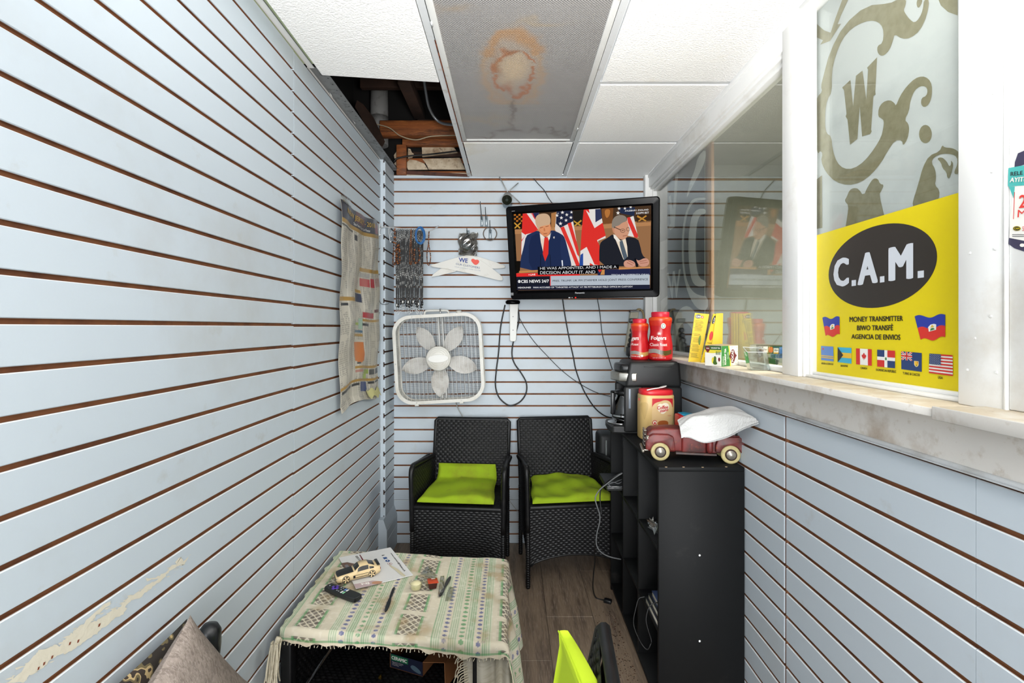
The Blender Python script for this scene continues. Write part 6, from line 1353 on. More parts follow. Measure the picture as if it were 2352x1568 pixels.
# phone-shaped flyer on the white panel at the right
ph = thing('phone_flyer', 'phone-shaped flyer with a teal banner and red lettering on the white panel', 'flyer', (XW+.001, .75, 1.6))
pp = PL((XW+.0006, 0, 0), (-1, 0, 0)); mf = [mat('flyer_navy', '#3b3850', .4), mat('flyer_paper', '#e3e1da', .5), mat('flyer_teal', '#48aaa5', .5), mat('flyer_red', '#d63a34', .5), mat('flyer_ink', '#2a2a30', .5), pm[0], pm[1]]
mb = MB()
pp.poly(mb, [(2331, 372), (2338, 352), (2352, 346), (2372, 340), (2382, 350), (2376, 582), (2360, 580), (2330, 570), (2316, 560), (2318, 540)], 0, 1)
pp.poly(mb, [(2330, 385), (2374, 372), (2368, 556), (2318, 546), (2325, 440)], 1, 2)
pp.poly(mb, [(2316, 386), (2380, 374), (2380, 424), (2315, 428)], 2, 3); pp.poly(mb, [(2317, 428), (2331, 428), (2328, 455)], 2, 3)
ptext(mb, pp, 'RELE', [(2321, 404), (2349, 401), (2349, 392), (2321, 395)], 4, 4, .02); ptext(mb, pp, 'AYITI !', [(2319, 419), (2362, 416), (2363, 405), (2321, 408)], 1, 4, .03)
ptext(mb, pp, '2', [(2340, 478), (2358, 476), (2358, 446), (2341, 448)], 3, 4, .02); ptext(mb, pp, 'M', [(2337, 499), (2356, 497), (2357, 480), (2338, 482)], 3, 4, .0)
pp.poly(mb, ell(2335.5, 524.5, 9, 5.5, 20), 5, 4); pp.poly(mb, ell(2335.5, 524.5, 8.2, 4.7, 20), 6, 5); ptext(mb, pp, 'CAM', [(2329.5, 526.5), (2341.5, 526.5), (2341.5, 522.5), (2329.5, 522.5)], 5, 6, .02)
ptext(mb, pp, '5', [(2348, 530), (2352, 530), (2352, 520), (2348, 520)], 3, 4)
for y in (538, 542): pp.poly(mb, rect(2325, y, 2352, y+1.2), 4, 4)
pp.poly(mb, ell(2348, 563, 6, 4, 14), 1, 3)
for a, b in (((2330, 440), (2330, 505)),): pp.poly(mb, [(2329.5, 441), (2331, 441), (2328.5, 503), (2327, 503)], 3, 3)
mb.build('print', mf, ph, kind='stuff')
# dark graphic sheet behind the far window, lettering cut pale
dgs = thing('dark_window_graphic', 'dark grey graphic sheet with pale letters behind the far window, beside the pine stud', 'window graphic', (.93, 2.7, 1.24))
dp_ = PL((.930, 0, 0), (-1, 0, 0)); dgm = [translucent('graphite_film', '#4b5159', .3), translucent('pale_cut_film', '#f8fafc', .1), translucent('mid_film', '#b9bec4', .1)]
MB().box(.930, .9305, 2.335, 3.065, 1.24, 2.30).build('sheet', [dgm[0]], dgs)
c8 = lambda x, y: (1440+x/3.0125, 380+y/3.0154)
def dpoly(pts, m=1, it=1, lay=1):
    mb = MB(); q = [c8(*p) for p in pts]; dp_.poly(mb, smooth(q, it) if it else q, m, lay); mb.build('pale_shape', dgm, dgs)
dpoly([(335, 60), (355, 55), (348, 140), (330, 425), (300, 447), (288, 430), (302, 400), (290, 215), (303, 205), (318, 310)], 1, 0)
dpoly([(545, 222), (482, 222), (440, 245), (402, 330), (383, 450), (378, 600), (390, 760), (420, 880), (460, 960), (500, 1000), (560, 1000), (560, 905), (500, 900), (450, 870), (415, 800), (396, 700), (392, 560), (398, 440), (418, 330), (450, 262), (490, 240), (545, 238)])
dpoly([(545, 300), (490, 300), (450, 340), (430, 440), (424, 560), (430, 700), (448, 800), (480, 838), (545, 838), (545, 800), (500, 780), (480, 700), (474, 560), (480, 420), (505, 340), (545, 335)], 1, 1, 2)
mb = MB(); ptext(mb, dp_, 'W', [c8(*p) for p in ((295, 925), (362, 912), (373, 716), (275, 746))], 1, 1, .03); mb.build('pale_shape', dgm, dgs)
dpoly([(305, 1350), (310, 1130), (350, 1010), (400, 968), (450, 985), (500, 1060), (545, 1180), (545, 1330), (500, 1330), (480, 1200), (440, 1110), (400, 1080), (365, 1110), (340, 1200), (330, 1345)])
dpoly([(360, 1345), (362, 1220), (385, 1190), (400, 1225), (404, 1345)], 2, 1); dpoly([(430, 1345), (430, 1240), (455, 1220), (475, 1250), (478, 1345)], 2, 1)
dpoly([(232, 720), (232, 530), (280, 510), (282, 690), (250, 718)], 2, 0); dpoly([(232, 940), (282, 900), (280, 960), (235, 1030)], 2, 0)
dpoly([(440, 100), (470, 30), (490, -60), (545, -120), (545, -40), (500, 60), (450, 150), (405, 245)], 1, 1)
# counter and card-reader sign seen through the glass
ct = thing('booth_counter', 'pale counter with dark clutter behind the far window', 'counter', (1.15, 2.0, 0)); MB().rbox(.99, 1.45, 1.5, 3.0, 1.16, 1.19, .004).build('counter_top', [mat('counter_top', '#b3ab98', .4)], ct); MB().box(1.0, 1.43, 1.52, 2.98, 0.02, 1.16).build('counter_body', [khaki], ct)
sgn = thing('card_sign', 'small dark sign with five payment card logos behind the far window', 'sign', P(1768, 812, 1.98)); Ys = 1.98; sp_ = PL((0, Ys, 0), (0, -1, 0)); c9 = lambda x, y: (1570+x/9.225, 700+y/9.2235)
MB().prism([sp_.hit(*c9(*p)) for p in ((1565, 1030), (2150, 1052), (2150, 850), (1565, 846))], (0, .01, 0)).build('board', [mat('sign_dark', '#262b2c', .4)], sgn)
ms = [wht, mat('logo_orange', '#e0562a', .5), mat('logo_blue', '#2b63b5', .5), mat('logo_navy', '#1f2f6a', .5), mat('logo_yellow', '#d99a3a', .5), blk, mat('logo_red', '#c8332a', .5)]
def logo(q, m, extra=()):
    mb = MB(); sp_.poly(mb, [c9(*p) for p in q], m, 1)
    for p, mm in extra: sp_.poly(mb, [c9(*a) for a in p], mm, 2)
    return mb
logo(rect(1582, 880, 1672, 1005), 0, ()).build('logo', ms, sgn); mb = logo(rect(1688, 882, 1785, 1010), 0); ptext(mb, sp_, 'Pay', [c9(*p) for p in rect(1700, 925, 1775, 965)], 5, 2, .02); mb.build('logo', ms, sgn)
mb = logo(rect(1582, 884, 1668, 1000), 0); ptext(mb, sp_, 'DISC', [c9(*p) for p in rect(1590, 930, 1662, 955)], 4, 2, .01); mb.build('logo', ms, sgn)
mb = MB(); sp_.poly(mb, [c9(*p) for p in ell(1830, 950, 32, 62, 18)], 6, 1); sp_.poly(mb, [c9(*p) for p in ell(1866, 950, 32, 62, 18)], 1, 2); mb.build('logo', ms, sgn)
mb = logo(rect(1908, 890, 2012, 1032), 0); sp_.poly(mb, [c9(*p) for p in rect(1908, 890, 2012, 915)], 3, 2); sp_.poly(mb, [c9(*p) for p in rect(1908, 1005, 2012, 1032)], 4, 2); ptext(mb, sp_, 'VISA', [c9(*p) for p in rect(1922, 938, 2004, 980)], 3, 2, .02); mb.build('logo', ms, sgn)
logo(rect(2028, 890, 2140, 1035), 2).build('logo', ms, sgn)
MB().rbox(P(1778, 0, 2.0).x, P(1800, 0, 2.0).x, 1.99, 2.03, P(0, 822, 2.0).z, P(0, 814, 2.0).z, .002).build('blue_plate', [ms[2]], sgn)
clu = thing('stapler', 'black stapler lying on the counter behind the far window', 'stapler', (1.08, 1.97, 1.19)); MB().prism([P(1755, 822, 1.95), P(1768, 820, 1.95), P(1788, 828, 1.95), P(1786, 838, 1.95), P(1760, 832, 1.95)], (.02, .03, 0), 0, .003).build('body', [blk], clu)

# ======================= ON THE SILL =======================
zs_ = 1.2325
A0 = Vector((.79, 1.825, zs_)); e1 = Vector((-.6, .8, 0)); e2 = Vector((.8, .6, 0)); wl1, wl2, hh_ = .068, .122, .0775
bxm = mat('box_white', '#ddd9cf', .5); tg = mat('box_green', '#2f7a34', .45); tm = mat('box_maroon', '#6a1a20', .45); ty = mat('box_yellow', '#d6c53a', .5); tdg = mat('box_dark_green', '#33592c', .5); tk_ = mat('box_kraft', '#a79678', .7); lf = mat('leaf_print', '#3f5f1e', .5)
te = thing('tea_box', 'small green and white tea box standing on the window sill', 'box', A0+e1*wl1/2+e2*wl2/2)
MB().prism([A0, A0+e2*wl2, A0+e2*wl2+e1*wl1, A0+e1*wl1], (0, 0, hh_), 0, .0012, 1).build('carton', [bxm], te)
up = Vector((0, 0, hh_))
def face(o, eu, w_, n_): return lambda u, v, l=1: o+eu*(w_*u)+up*v+n_*(.0004*l+.0002)
F1 = face(A0+e1*wl1, -e1, wl1, -e2); F2 = face(A0, e2, wl2, -e1)
def fpolyf(mb, FF, pts, m, l=1): mb.add([FF(x, y, l) for x, y in pts], [list(range(len(pts)))], m)
MT = [bxm, tg, tm, ty, tdg, lf, wht]
mb = MB(); fpolyf(mb, F1, [(0, .80), (1, .80), (1, 1), (0, 1)], 4); fpolyf(mb, F1, [(.0, .80)]+[(.0+i/10, .80-.0+.0) for i in range(1, 11)]+[(1, .70)]+[(1-i/10, .70-.10*math.sin(i/10*2.2)+.06*i/10) for i in range(1, 11)], 3, 1)
fpolyf(mb, F1, smooth([(.06, .98), (.30, .98), (.34, .82), (.20, .62), (.05, .80)], 1), 2, 2); fpolyf(mb, F1, ell(.52, .28, .09, .16, 18), 3, 2); fpolyf(mb, F1, smooth([(.58, .52), (.72, .46), (.70, .25), (.80, .12), (.62, .06), (.50, .14), (.56, .30)], 2), 5, 3); fpolyf(mb, F1, ell(.88, .34, .06, .10, 14), 2, 2)
for i in range(3):
    for j in range(3): fpolyf(mb, F1, [(.68+i*.10, .58+j*.055), (.75+i*.10, .58+j*.055), (.75+i*.10, .62+j*.055), (.68+i*.10, .62+j*.055)], 4, 2)
text(mb, 'SOURSOP TEA', lambda u, v: F1(.40+.54*u, .86+.07*v, 2), 6, .02); text(mb, 'POCAS', lambda u, v: F1(.11+.17*u, .84+.06*v, 3), 6, .02)
mb.build('front_print', MT, te, kind='stuff')
mb = MB(); fpolyf(mb, F2, [(0, 0), (.50, 0), (.49, .3), (.44, .7), (.40, 1), (0, 1)], 1); fpolyf(mb, F2, [(.50, 0), (.56, 0), (.55, .25), (.50, .75), (.46, 1), (.40, 1), (.44, .7), (.49, .3)], 3)
fpolyf(mb, F2, smooth([(.62, .12), (.74, .16), (.82, .40), (.92, .50), (.80, .60), (.74, .80), (.60, .82), (.52, .62), (.44, .48), (.54, .34)], 1), 2, 2)
text(mb, 'SOURSOP TEA', lambda u, v: F2(.26-.10*v, .07+.80*u, 2), 6, .03); text(mb, 'POCAS', lambda u, v: F2(.70-.13*v, .20+.56*u, 3), 6, .03); text(mb, 'GUANABANA', lambda u, v: F2(.06-.05*v+.06, .05+.45*u, 2), 6, .0); text(mb, 'PURE HERBAL', lambda u, v: F2(.40-.05*v, .35+.35*u, 2), 6, .0)
for i, (a, b) in enumerate(((.62, .93), (.90, .90), (.94, .70), (.95, .25), (.86, .10), (.62, .06))): fpolyf(mb, F2, ell(a, b, .012, .025, 8), 3 if i % 2 else 1, 2)
mb.build('side_print', MT, te, kind='stuff')
MB().prism([A0+up*1.001, A0+e2*wl2+up*1.001, A0+e2*wl2*.98+e1*wl1+up*1.05, A0+e1*wl1+up*1.02], (0, 0, .0008)).build('lid_flap', [tk_], te)
# yellow leaflets
yel = mat('leaflet_yellow', '#e3bf0e', .5); yed = mat('leaflet_dark_edge', '#7d7428', .6); lk = [yel, blk, wht, mat('leaflet_red', '#cf2f22', .5), mat('leaflet_ink', '#4d430c', .6), yed, mat('leaflet_green', '#6f8a2a', .6)]
def leaflet(q, o, n_, label, arts=None, th=.0015):
    pl_ = PL(o, n_); t = thing('leaflet', label, 'leaflet', pl_.hit(*c9(*q[0])), group='yellow leaflets on the sill')
    MB().prism([pl_.hit(*c9(*p)) for p in q], pl_.n*(-pl_.sg)*th, 0).build('paper', [yel], t)
    if arts:
        mb = MB(); arts(mb, pl_); mb.build('print', lk, t, kind='stuff')
    return t
def art_a(mb, pl_):
    Q = lambda pts: [c9(*p) for p in pts]
    pl_.poly(mb, Q(ell(313, 245, 62, 44, 22)), 1, 1); ptext(mb, pl_, 'CAM', Q([(262, 262), (366, 270), (366, 232), (262, 226)]), 2, 2, .03); pl_.poly(mb, Q(rect(378, 232, 422, 285)), 3, 1); pl_.poly(mb, Q(rect(390, 245, 410, 272)), 2, 2)
    ptext(mb, pl_, 'Lavalas Mwa Plizyeu', Q([(242, 340), (410, 358), (412, 340), (244, 322)]), 4, 1, .01)
    rz_ = random.Random(2)
    for k, (y, n) in enumerate(((362, 7), (485, 4), (608, 3), (688, 6), (833, 4), (915, 4), (1015, 6))):
        xb = 240-(y-362)*.145; pl_.poly(mb, Q(ell(xb, y, 7, 7, 8)), 1, 1)
        for i in range(n):
            x0 = xb+18; yy = y+i*18; L_ = rz_.uniform(120, 170); pl_.poly(mb, Q([(x0-i*2.5, yy), (x0-i*2.5+L_, yy+12), (x0-i*2.5+L_, yy+17), (x0-i*2.5, yy+5)]), 4, 1)
    pl_.poly(mb, Q(smooth([(335, 660), (372, 640), (365, 760), (350, 850), (320, 850), (310, 740)], 1)), 6, 1)
leaflet([(100, 1205), (300, 1235), (350, 1250), (545, 195), (240, 168)], (.785, 2.09, 1.3), (-.25, -1, 0), 'open yellow leaflet with lines of black print, leftmost on the sill', art_a)
def art_b(mb, pl_):
    Q = lambda pts: [c9(*p) for p in pts]
    pl_.poly(mb, Q([(610, 205), (630, 200), (360, 1240), (350, 1250)]), 5, 1)
    pl_.poly(mb, Q(ell(645, 315, (38, -18), (-20, 88), 22)), 1, 1); pl_.poly(mb, Q(ell(585, 655, (40, -10), (-12, 98), 22)), 3, 1); ptext(mb, pl_, 'HA', Q([(630, 380), (650, 260), (675, 270), (655, 385)]), 2, 2, .02)
    ptext(mb, pl_, 'Transfe', Q([(500, 815), (595, 822), (598, 795), (506, 790)]), 1, 1, .02)
    for y in (1120, 1160, 1195): pl_.poly(mb, Q([(432, y), (492, y+6), (492, y+16), (432, y+10)]), 1, 1)
leaflet([(355, 1245), (470, 1275), (560, 1275), (690, 860), (740, 200), (625, 185)], (.815, 2.045, 1.3), (-.15, -1, 0), 'folded yellow leaflet with a black and a red oval, beside the open one', art_b)
for i, (dx, dx2, lab) in enumerate(((0, 0, 'nearest the printed ones'), (28, 22, 'second from the printed ones'), (62, 50, 'third in the fan'), (95, 78, 'outermost in the fan'))):
    leaflet([(560+dx, 1240), (640+dx*1.5, 1240), (745+dx2*1.05, 820), (760+dx2, 185-i*3), (690+dx, 180-i*2), (600+dx, 840)], (.85, 2.03+.010*i, 1.3), (-.35, -1, 0), 'plain yellow leaflet edge in the fanned bundle, '+lab)
# clear plastic holder on the sill
hl = thing('card_holder', 'empty clear plastic card holder leaning on the sill right of the tea box', 'holder', (.84, 1.66, zs_)); cl_p = glassy('acrylic', '#eef1f0', 2.4, .10, .02)
o_ = Vector((.822, 1.665, zs_+.001)); a1 = Vector((.060, -.012, 0)); a2 = Vector((.012, .050, .0)); u_ = Vector((-.012, .0, .062))
def slab(p, a, b, c, name):
    mb = MB(); mb.add([p, p+a, p+a+b, p+b, p+c, p+a+c, p+a+b+c, p+b+c], [(0, 3, 2, 1), (4, 5, 6, 7), (0, 1, 5, 4), (1, 2, 6, 5), (2, 3, 7, 6), (3, 0, 4, 7)]); mb.build(name, [cl_p], hl)
slab(o_, a1, u_, a2*.04, 'front_wall'); slab(o_+a2, a1, u_*1.25, a2*.04, 'rear_wall'); slab(o_, a2, u_, a1*.03, 'side_wall'); slab(o_+a1, a2, u_, a1*.03, 'side_wall'); slab(o_, a1, a2, u_*.03, 'floor_plate')
MB().tube([o_+u_, o_+a1+u_, o_+a1+a2+u_*1.2, o_+a2+u_*1.25, o_+u_], .0009, 5).build('bright_edge', [mat('acrylic_edge', '#d9dedd', .2)], hl)
dsp = thing('tape_dispenser', 'pale curved tape dispenser on the counter behind the glass', 'dispenser', P(1762, 838, 1.80)); q = [P(1742, 838, 1.98), P(1745, 822, 1.98), P(1752, 818, 1.98), P(1762, 828, 1.98), P(1778, 834, 1.98), P(1782, 838, 1.98)]
MB().prism(q, (0, .02, 0), 0, .002).build('body', [mat('aged_ivory', '#a89a78', .4)], dsp)

# ======================= ON THE TABLE =======================
zc = tz+.010
tp_ = PL((0, 0, zc), (0, 0, 1)); cA = lambda x, y: (740+x/6.918, 1240+y/6.917)
fly = thing('real_estate_flyer', 'white printed flyer lying under the toy car on the tablecloth', 'flyer', tp_.hit(*cA(850, 450)))
flp = mat('flyer_gloss', '#dad8d6', .3); mb = MB(); FQ = [(265, 285), (1085, 122), (1445, 560), (540, 778)]
MB().prism([tp_.hit(*cA(*p)) for p in FQ], (0, 0, .0022)).build('sheet', [flp], fly)
t2p = PL((0, 0, zc+.0024), (0, 0, 1)); QA = lambda pts: [cA(*p) for p in pts]
fm_ = [mat('ink_dark', '#34302f', .5), mat('ink_maroon', '#6e2a30', .5), mat('ink_blue', '#2b4f86', .5), mat('photo_brown', '#6b5145', .5), mat('photo_pink', '#b48468', .5), mat('photo_violet', '#b9a3a6', .5), wht, mat('photo_grey', '#77757a', .5)]
ptext(mb, t2p, 'AccessNJhomes.com', QA([(1290, 500), (1078, 210), (1108, 203), (1332, 490)]), 0, 1, .03); ptext(mb, t2p, 'ACCESS', QA([(595, 335), (522, 255), (555, 245), (628, 325)]), 0, 1, .03)
t2p.poly(mb, QA([(640, 330), (590, 232), (605, 230), (668, 328)]), 1, 1)
t2p.poly(mb, QA([(300, 365), (400, 350), (520, 375), (560, 420), (450, 460), (360, 450)]), 3, 1); t2p.poly(mb, QA([(355, 400), (400, 385), (440, 430), (380, 440)]), 7, 2)
t2p.poly(mb, QA([(505, 700), (620, 680), (800, 640), (960, 655), (930, 690), (560, 765), (530, 765)]), 5, 1); t2p.poly(mb, QA(smooth([(780, 690), (800, 660), (880, 650), (965, 655), (930, 690), (850, 700)], 1)), 4, 2)
ptext(mb, t2p, 'NJ', QA([(640, 722), (760, 700), (740, 665), (610, 690)]), 6, 3, .05)
t2p.poly(mb, QA(ell(1040, 328, 38, 17, 18)), 2, 1); t2p.poly(mb, QA([(960, 275), (1020, 268), (1040, 290), (985, 305)]), 2, 1); ptext(mb, t2p, 'f', QA([(1030, 336), (1050, 336), (1050, 318), (1030, 318)]), 6, 2, .03)
t2p.poly(mb, QA(ell(1075, 375, 38, 18, 18)), 1, 1); t2p.poly(mb, QA(ell(1075, 375, 31, 13, 18)), 6, 2); t2p.poly(mb, QA(ell(1075, 375, 14, 6, 14)), 1, 3); ptext(mb, t2p, 'P', QA([(955, 250), (1000, 248), (990, 232), (945, 238)]), 0, 1, .03)
mb.build('print', fm_, fly, kind='stuff')
pen = solo('cream_knife', MB().prism([tp_.hit(*cA(1065, 420)), tp_.hit(*cA(1085, 415)), tp_.hit(*cA(1200, 475)), tp_.hit(*cA(1325, 580)), tp_.hit(*cA(1310, 595)), tp_.hit(*cA(1240, 560)), tp_.hit(*cA(1160, 490))], (0, 0, .003), 0, .001, 1, M=Matrix.Translation((0, 0, .0025))), [mat('translucent_cream', '#c9bfa2', .3)], 'pale translucent plastic knife lying across the white flyer', 'knife')
# toy coupe
g0 = tp_.hit(780, 1346); g1 = tp_.hit(884, 1322)
hd = (g1-g0); tca = math.atan2(hd.y, hd.x); wb_ = hd.length*.66
TC0 = tp_.hit(795, 1341)+Vector((0, 0, .0025))
cr_ = thing('toy_car', 'cream toy coupe with a black hood standing on the white flyer', 'toy car', TC0, tca+R(2))
ccr = mat('cream_car_paint', '#d9c093', .28, noise=(30, .6, .8, '#c0a678')); cbk = mat('car_black', '#1b1b1c', .3); cgl = mat('car_glass', '#2a2a28', .15)
Wc = .066; hw2 = Wc/2; wbx = .096; off = Vector((0, 0, 0))
mb = MB()
# lofted body: cross sections along x (nose at -x); local y from 0 (near) to Wc
def sect(x, w, z0, zb_, zt_, tw): # lower width w, belt z, top z, top width tw
    c = Wc/2; return [(x, c-w, z0), (x, c-w, zb_*.6+z0*.4), (x, c-w*.97, zb_), (x, c-tw, zt_), (x, c, zt_+.0012), (x, c+tw, zt_), (x, c+w*.97, zb_), (x, c+w, zb_*.6+z0*.4), (x, c+w, z0)]
secs = [sect(-.034, .020, .010, .018, .021, .016), sect(-.030, .029, .007, .022, .0255, .024), sect(-.018, .033, .007, .026, .029, .026), sect(.010, .033, .007, .028, .0315, .026), sect(.032, .033, .007, .029, .0335, .026), sect(.050, .033, .007, .030, .0465, .0215), sect(.062, .033, .007, .030, .049, .021), sect(.082, .033, .007, .031, .0485, .021), sect(.098, .034, .007, .032, .0425, .022), sect(.112, .034, .008, .033, .0365, .026), sect(.124, .032, .010, .032, .0355, .026), sect(.129, .028, .013, .029, .031, .022)]
n = 9; vs = [p for s_ in secs for p in s_]; mb.v = vs
for i in range(len(secs)-1):
    for j in range(n-1): mb.f.append([i*n+j, i*n+j+1, (i+1)*n+j+1, (i+1)*n+j]); mb.m.append(0); mb.sm.append(True)
    mb.f.append([i*n+n-1, i*n, (i+1)*n, (i+1)*n+n-1]); mb.m.append(0); mb.sm.append(False)
mb.f.append(list(range(n))); mb.f.append([(len(secs)-1)*n+j for j in range(n)][::-1]); mb.m += [0, 0]; mb.sm += [False]*2
mb.build('body', [ccr], cr_, world=False)
def onroof(name, i0, i1, t0, t1, m_, lift=.0006):
    mb = MB()
    def f(u, v):
        k = i0+(i1-i0)*u; a = int(min(k, len(secs)-2)); w = k-a; jj = t0+(t1-t0)*v; b = int(min(jj, n-2)); x = jj-b
        g = lambda s_: Vector(s_[b]).lerp(Vector(s_[b+1]), x); p = g(secs[a]).lerp(g(secs[a+1]), w); c = Vector((p.x, Wc/2, .015)); return p+(p-c).normalized()*lift
    mb.grid(f, 8, 8); return mb.build(name, [m_], cr_, world=False)
onroof('hood_panel', .8, 3.85, 3.05, 4.95, cbk); onroof('windscreen', 4.12, 5.0, 3.1, 4.9, cgl); onroof('windscreen', 4.12, 5.05, 2.9, 5.1, cgl, .0004); onroof('rear_window', 7.15, 8.7, 3.15, 4.85, cgl)
onroof('side_window', 4.6, 7.1, 2.15, 2.85, cgl); onroof('quarter_window', 7.3, 8.4, 2.12, 2.6, cgl); onroof('side_window', 4.6, 8.2, 5.15, 5.85, cgl)
mb = MB().box(.028, .082, -.0006, 0, .0115, .013, 0).box(.028, .082, -.0006, 0, .0205, .022, 0).box(.026, .034, -.0007, 0, .0115, .022, 0).build('side_stripe', [cbk], cr_, world=False)
MB().rbox(.117, .128, .006, Wc-.006, .0375, .0395, .001).rbox(.120, .124, .012, .016, .034, .038, .0005, 1).rbox(.120, .124, Wc-.016, Wc-.012, .034, .038, .0005, 1).build('spoiler', [cbk], cr_, world=False)
MB().rbox(-.0345, -.031, .012, Wc-.012, .012, .019, .001).build('front_grille', [cbk], cr_, world=False)
for y in (.006, Wc-.014): MB().rbox(-.0325, -.0285, y, y+.008, .0165, .0215, .0015).build('headlamp', [mat('lamp_clear', '#9aa09c', .1)], cr_, world=False)
MB().rbox(.1265, .130, .004, .014, .022, .029, .001).build('tail_lamp', [mat('tail_red', '#7a1a14', .3)], cr_, world=False)
MB().rbox(.040, .046, -.005, .002, .030, .034, .001).build('mirror', [ccr], cr_, world=False)
for xc in (0.0, wbx):
    for y0 in (-.0012, Wc-.009):
        M_ = Matrix.Translation((xc, y0+.010, .0135)) @ Matrix.Rotation(R(90), 4, 'X')
        w_ = MB().lathe([(.0128, 0), (.0138, .001), (.0138, .0095), (.0125, .0105)], 24, M=M_).build('wheel', [cbk], cr_, world=False)
        m2 = MB().lathe([(.0112, .0100), (.0122, .0108), (.0112, .0112)], 24, M=M_, cap=False)
        for k in range(5):
            a = 2*math.pi*k/5+.3; c_, s_ = math.cos(a), math.sin(a); q = [(-.0018, .002), (.0018, .002), (.0026, .0115), (-.0026, .0115)]
            m2.add([M_ @ Vector((x*c_-y*s_, x*s_+y*c_, .0110)) for x, y in q], [(0, 1, 2, 3)])
        m2.build('spoke_rim', [ccr], w_, world=False)
# remote control
rc0 = tp_.hit(787, 1366); ra0 = tp_.hit(752, 1351); rb0 = tp_.hit(826, 1379); v_ = rb0-ra0; rma = math.atan2(v_.y, v_.x)
rm = thing('remote_control', 'black television remote with a purple pad on the tablecloth', 'remote control', rc0, rma)
Lr = v_.length*.5*.98; bm_pts = smooth([(-Lr, -.012), (-Lr*.9, -.019), (Lr*.9, -.0215), (Lr, -.012), (Lr, .012), (Lr*.9, .0215), (-Lr*.9, .019), (-Lr, .012)], 2)
MB().prism([(x, y, 0) for x, y in bm_pts], (0, 0, .017), 0, .004, 3, True).build('shell', [blk_m], rm, world=False)
pu_ = mat('purple_pad', '#5a3aa8', .5)
MB().rbox(-.052, -.024, -.005, .005, .0165, .0186, .0015).rbox(-.043, -.033, -.014, .014, .0165, .0186, .0015).build('direction_pad', [pu_], rm, world=False)
for i, (x, y) in enumerate(((-.066, 0), (-.018, -.010), (-.018, .010), (-.008, 0), (-.008, -.011), (-.008, .011))): MB().lathe([(.0028, .016), (.0024, .0182)], 10, (x, y, 0)).build('button', [mat('grey_button', '#8f9296', .5)], rm, world=False)
for i, (x, y, c_) in enumerate(((.006, -.009, '#d4d6d4'), (.006, .008, '#5b7fc0'), (.016, -.009, '#86c79a'), (.016, .008, '#d8d8d8'))): MB().rbox(x-.0035, x+.0035, y-.0065, y+.0065, .0165, .0180, .0008, 1).build('app_button', [mat('app_btn_'+str(i), c_, .5)], rm, world=False)
# black plastic knives
def knife(p0, p1, label, tip):
    a, b = tp_.hit(*p0), tp_.hit(*p1); d = b-a; L_ = d.length; an = math.atan2(d.y, d.x); t = thing('plastic_knife', label, 'knife', a, an)
    pts = smooth([(0, -.005), (0, .005), (.25*L_, .0055), (.48*L_, .0035), (.56*L_, .0075), (.85*L_, .0085), (L_, .002), (.93*L_, -.005), (.60*L_, -.006), (.48*L_, -.0035), (.25*L_, -.0055)], 2)
    MB().prism([(x, y, .001) for x, y in pts], (0, 0, .0035), 0, .001, 2).build('blade_and_grip', [mat('gloss_black', '#0c0d0f', .12, spec=.7)], t, world=False)
knife((905.5, 1350), (884, 1408), 'black plastic knife lying alone at the front of the tablecloth', 1)
knife((1010, 1371), (1036, 1324), 'black plastic knife half on a clear bag beside the red sauce pot', 0)
# sauce pots
sp0 = tp_.hit(956, 1352); s1_ = thing('mayonnaise_pot', 'small clear pot of pale mayonnaise on the tablecloth', 'pot', sp0)
MB().lathe([(.0185, .001), (.020, .004), (.0225, .020), (.0245, .0255), (.026, .026)], 24, sp0, cap=False).build('cup', [glassy('cup_plastic', '#eceee8', 2.6, .08, .06)], s1_)
MB().lathe([(.0175, .002), (.019, .005), (.0212, .018), (.017, .023), (.008, .028), (.001, .0275)], 20, sp0+Vector((-.001, 0, 0))).build('mayonnaise', [mat('mayonnaise', '#d9cfa4', .35)], s1_)
MB().lathe([(.0265, .0258), (.024, .030), (.010, .034), (.001, .0345)], 20, cap=False, M=Matrix.Translation(sp0+Vector((.020, .018, -.008))) @ Matrix.Rotation(R(35), 4, 'Y')).build('lid', [glassy('cup_plastic')], s1_)
sq = tp_.hit(993, 1349); s2_ = thing('sauce_pot', 'small square sauce pot with a torn orange-red lid on the tablecloth', 'pot', sq, R(18))
MB().prism([(-.013, -.013, .001), (.013, -.013, .001), (.013, .013, .001), (-.013, .013, .001)], (0, 0, .004), 0, .001).build('base', [mat('dark_sauce', '#3a0f0c', .2)], s2_, world=False)
mb = MB(); q = [(-1, -1), (1, -1), (1, 1), (-1, 1)]; mb.v = [(x*.0135, y*.0135, .004) for x, y in q]+[(x*.0165, y*.0165, .024) for x, y in q]; mb.f = [(0, 1, 5, 4), (1, 2, 6, 5), (2, 3, 7, 6), (3, 0, 4, 7), (0, 3, 2, 1), (4, 5, 6, 7)]; mb.m = [0]*6; mb.sm = [False]*6
mb.build('tub', [mat('dark_sauce')if 0 else MATS['dark_sauce']], s2_, world=False)
MB().rbox(-.019, .019, -.019, .019, .0240, .0255, .0007, 1, M=Matrix.Rotation(R(4), 4, 'Y')).build('foil_lid', [mat('orange_foil', '#b8401c', .3)], s2_, world=False)
mb = MB(); text(mb, 'BBQ', lambda u, v: Vector((-.002+.014*u, .006+.007*v, .0272)), 0, .03); mb.build('lid_print', [wht], s2_, world=False)
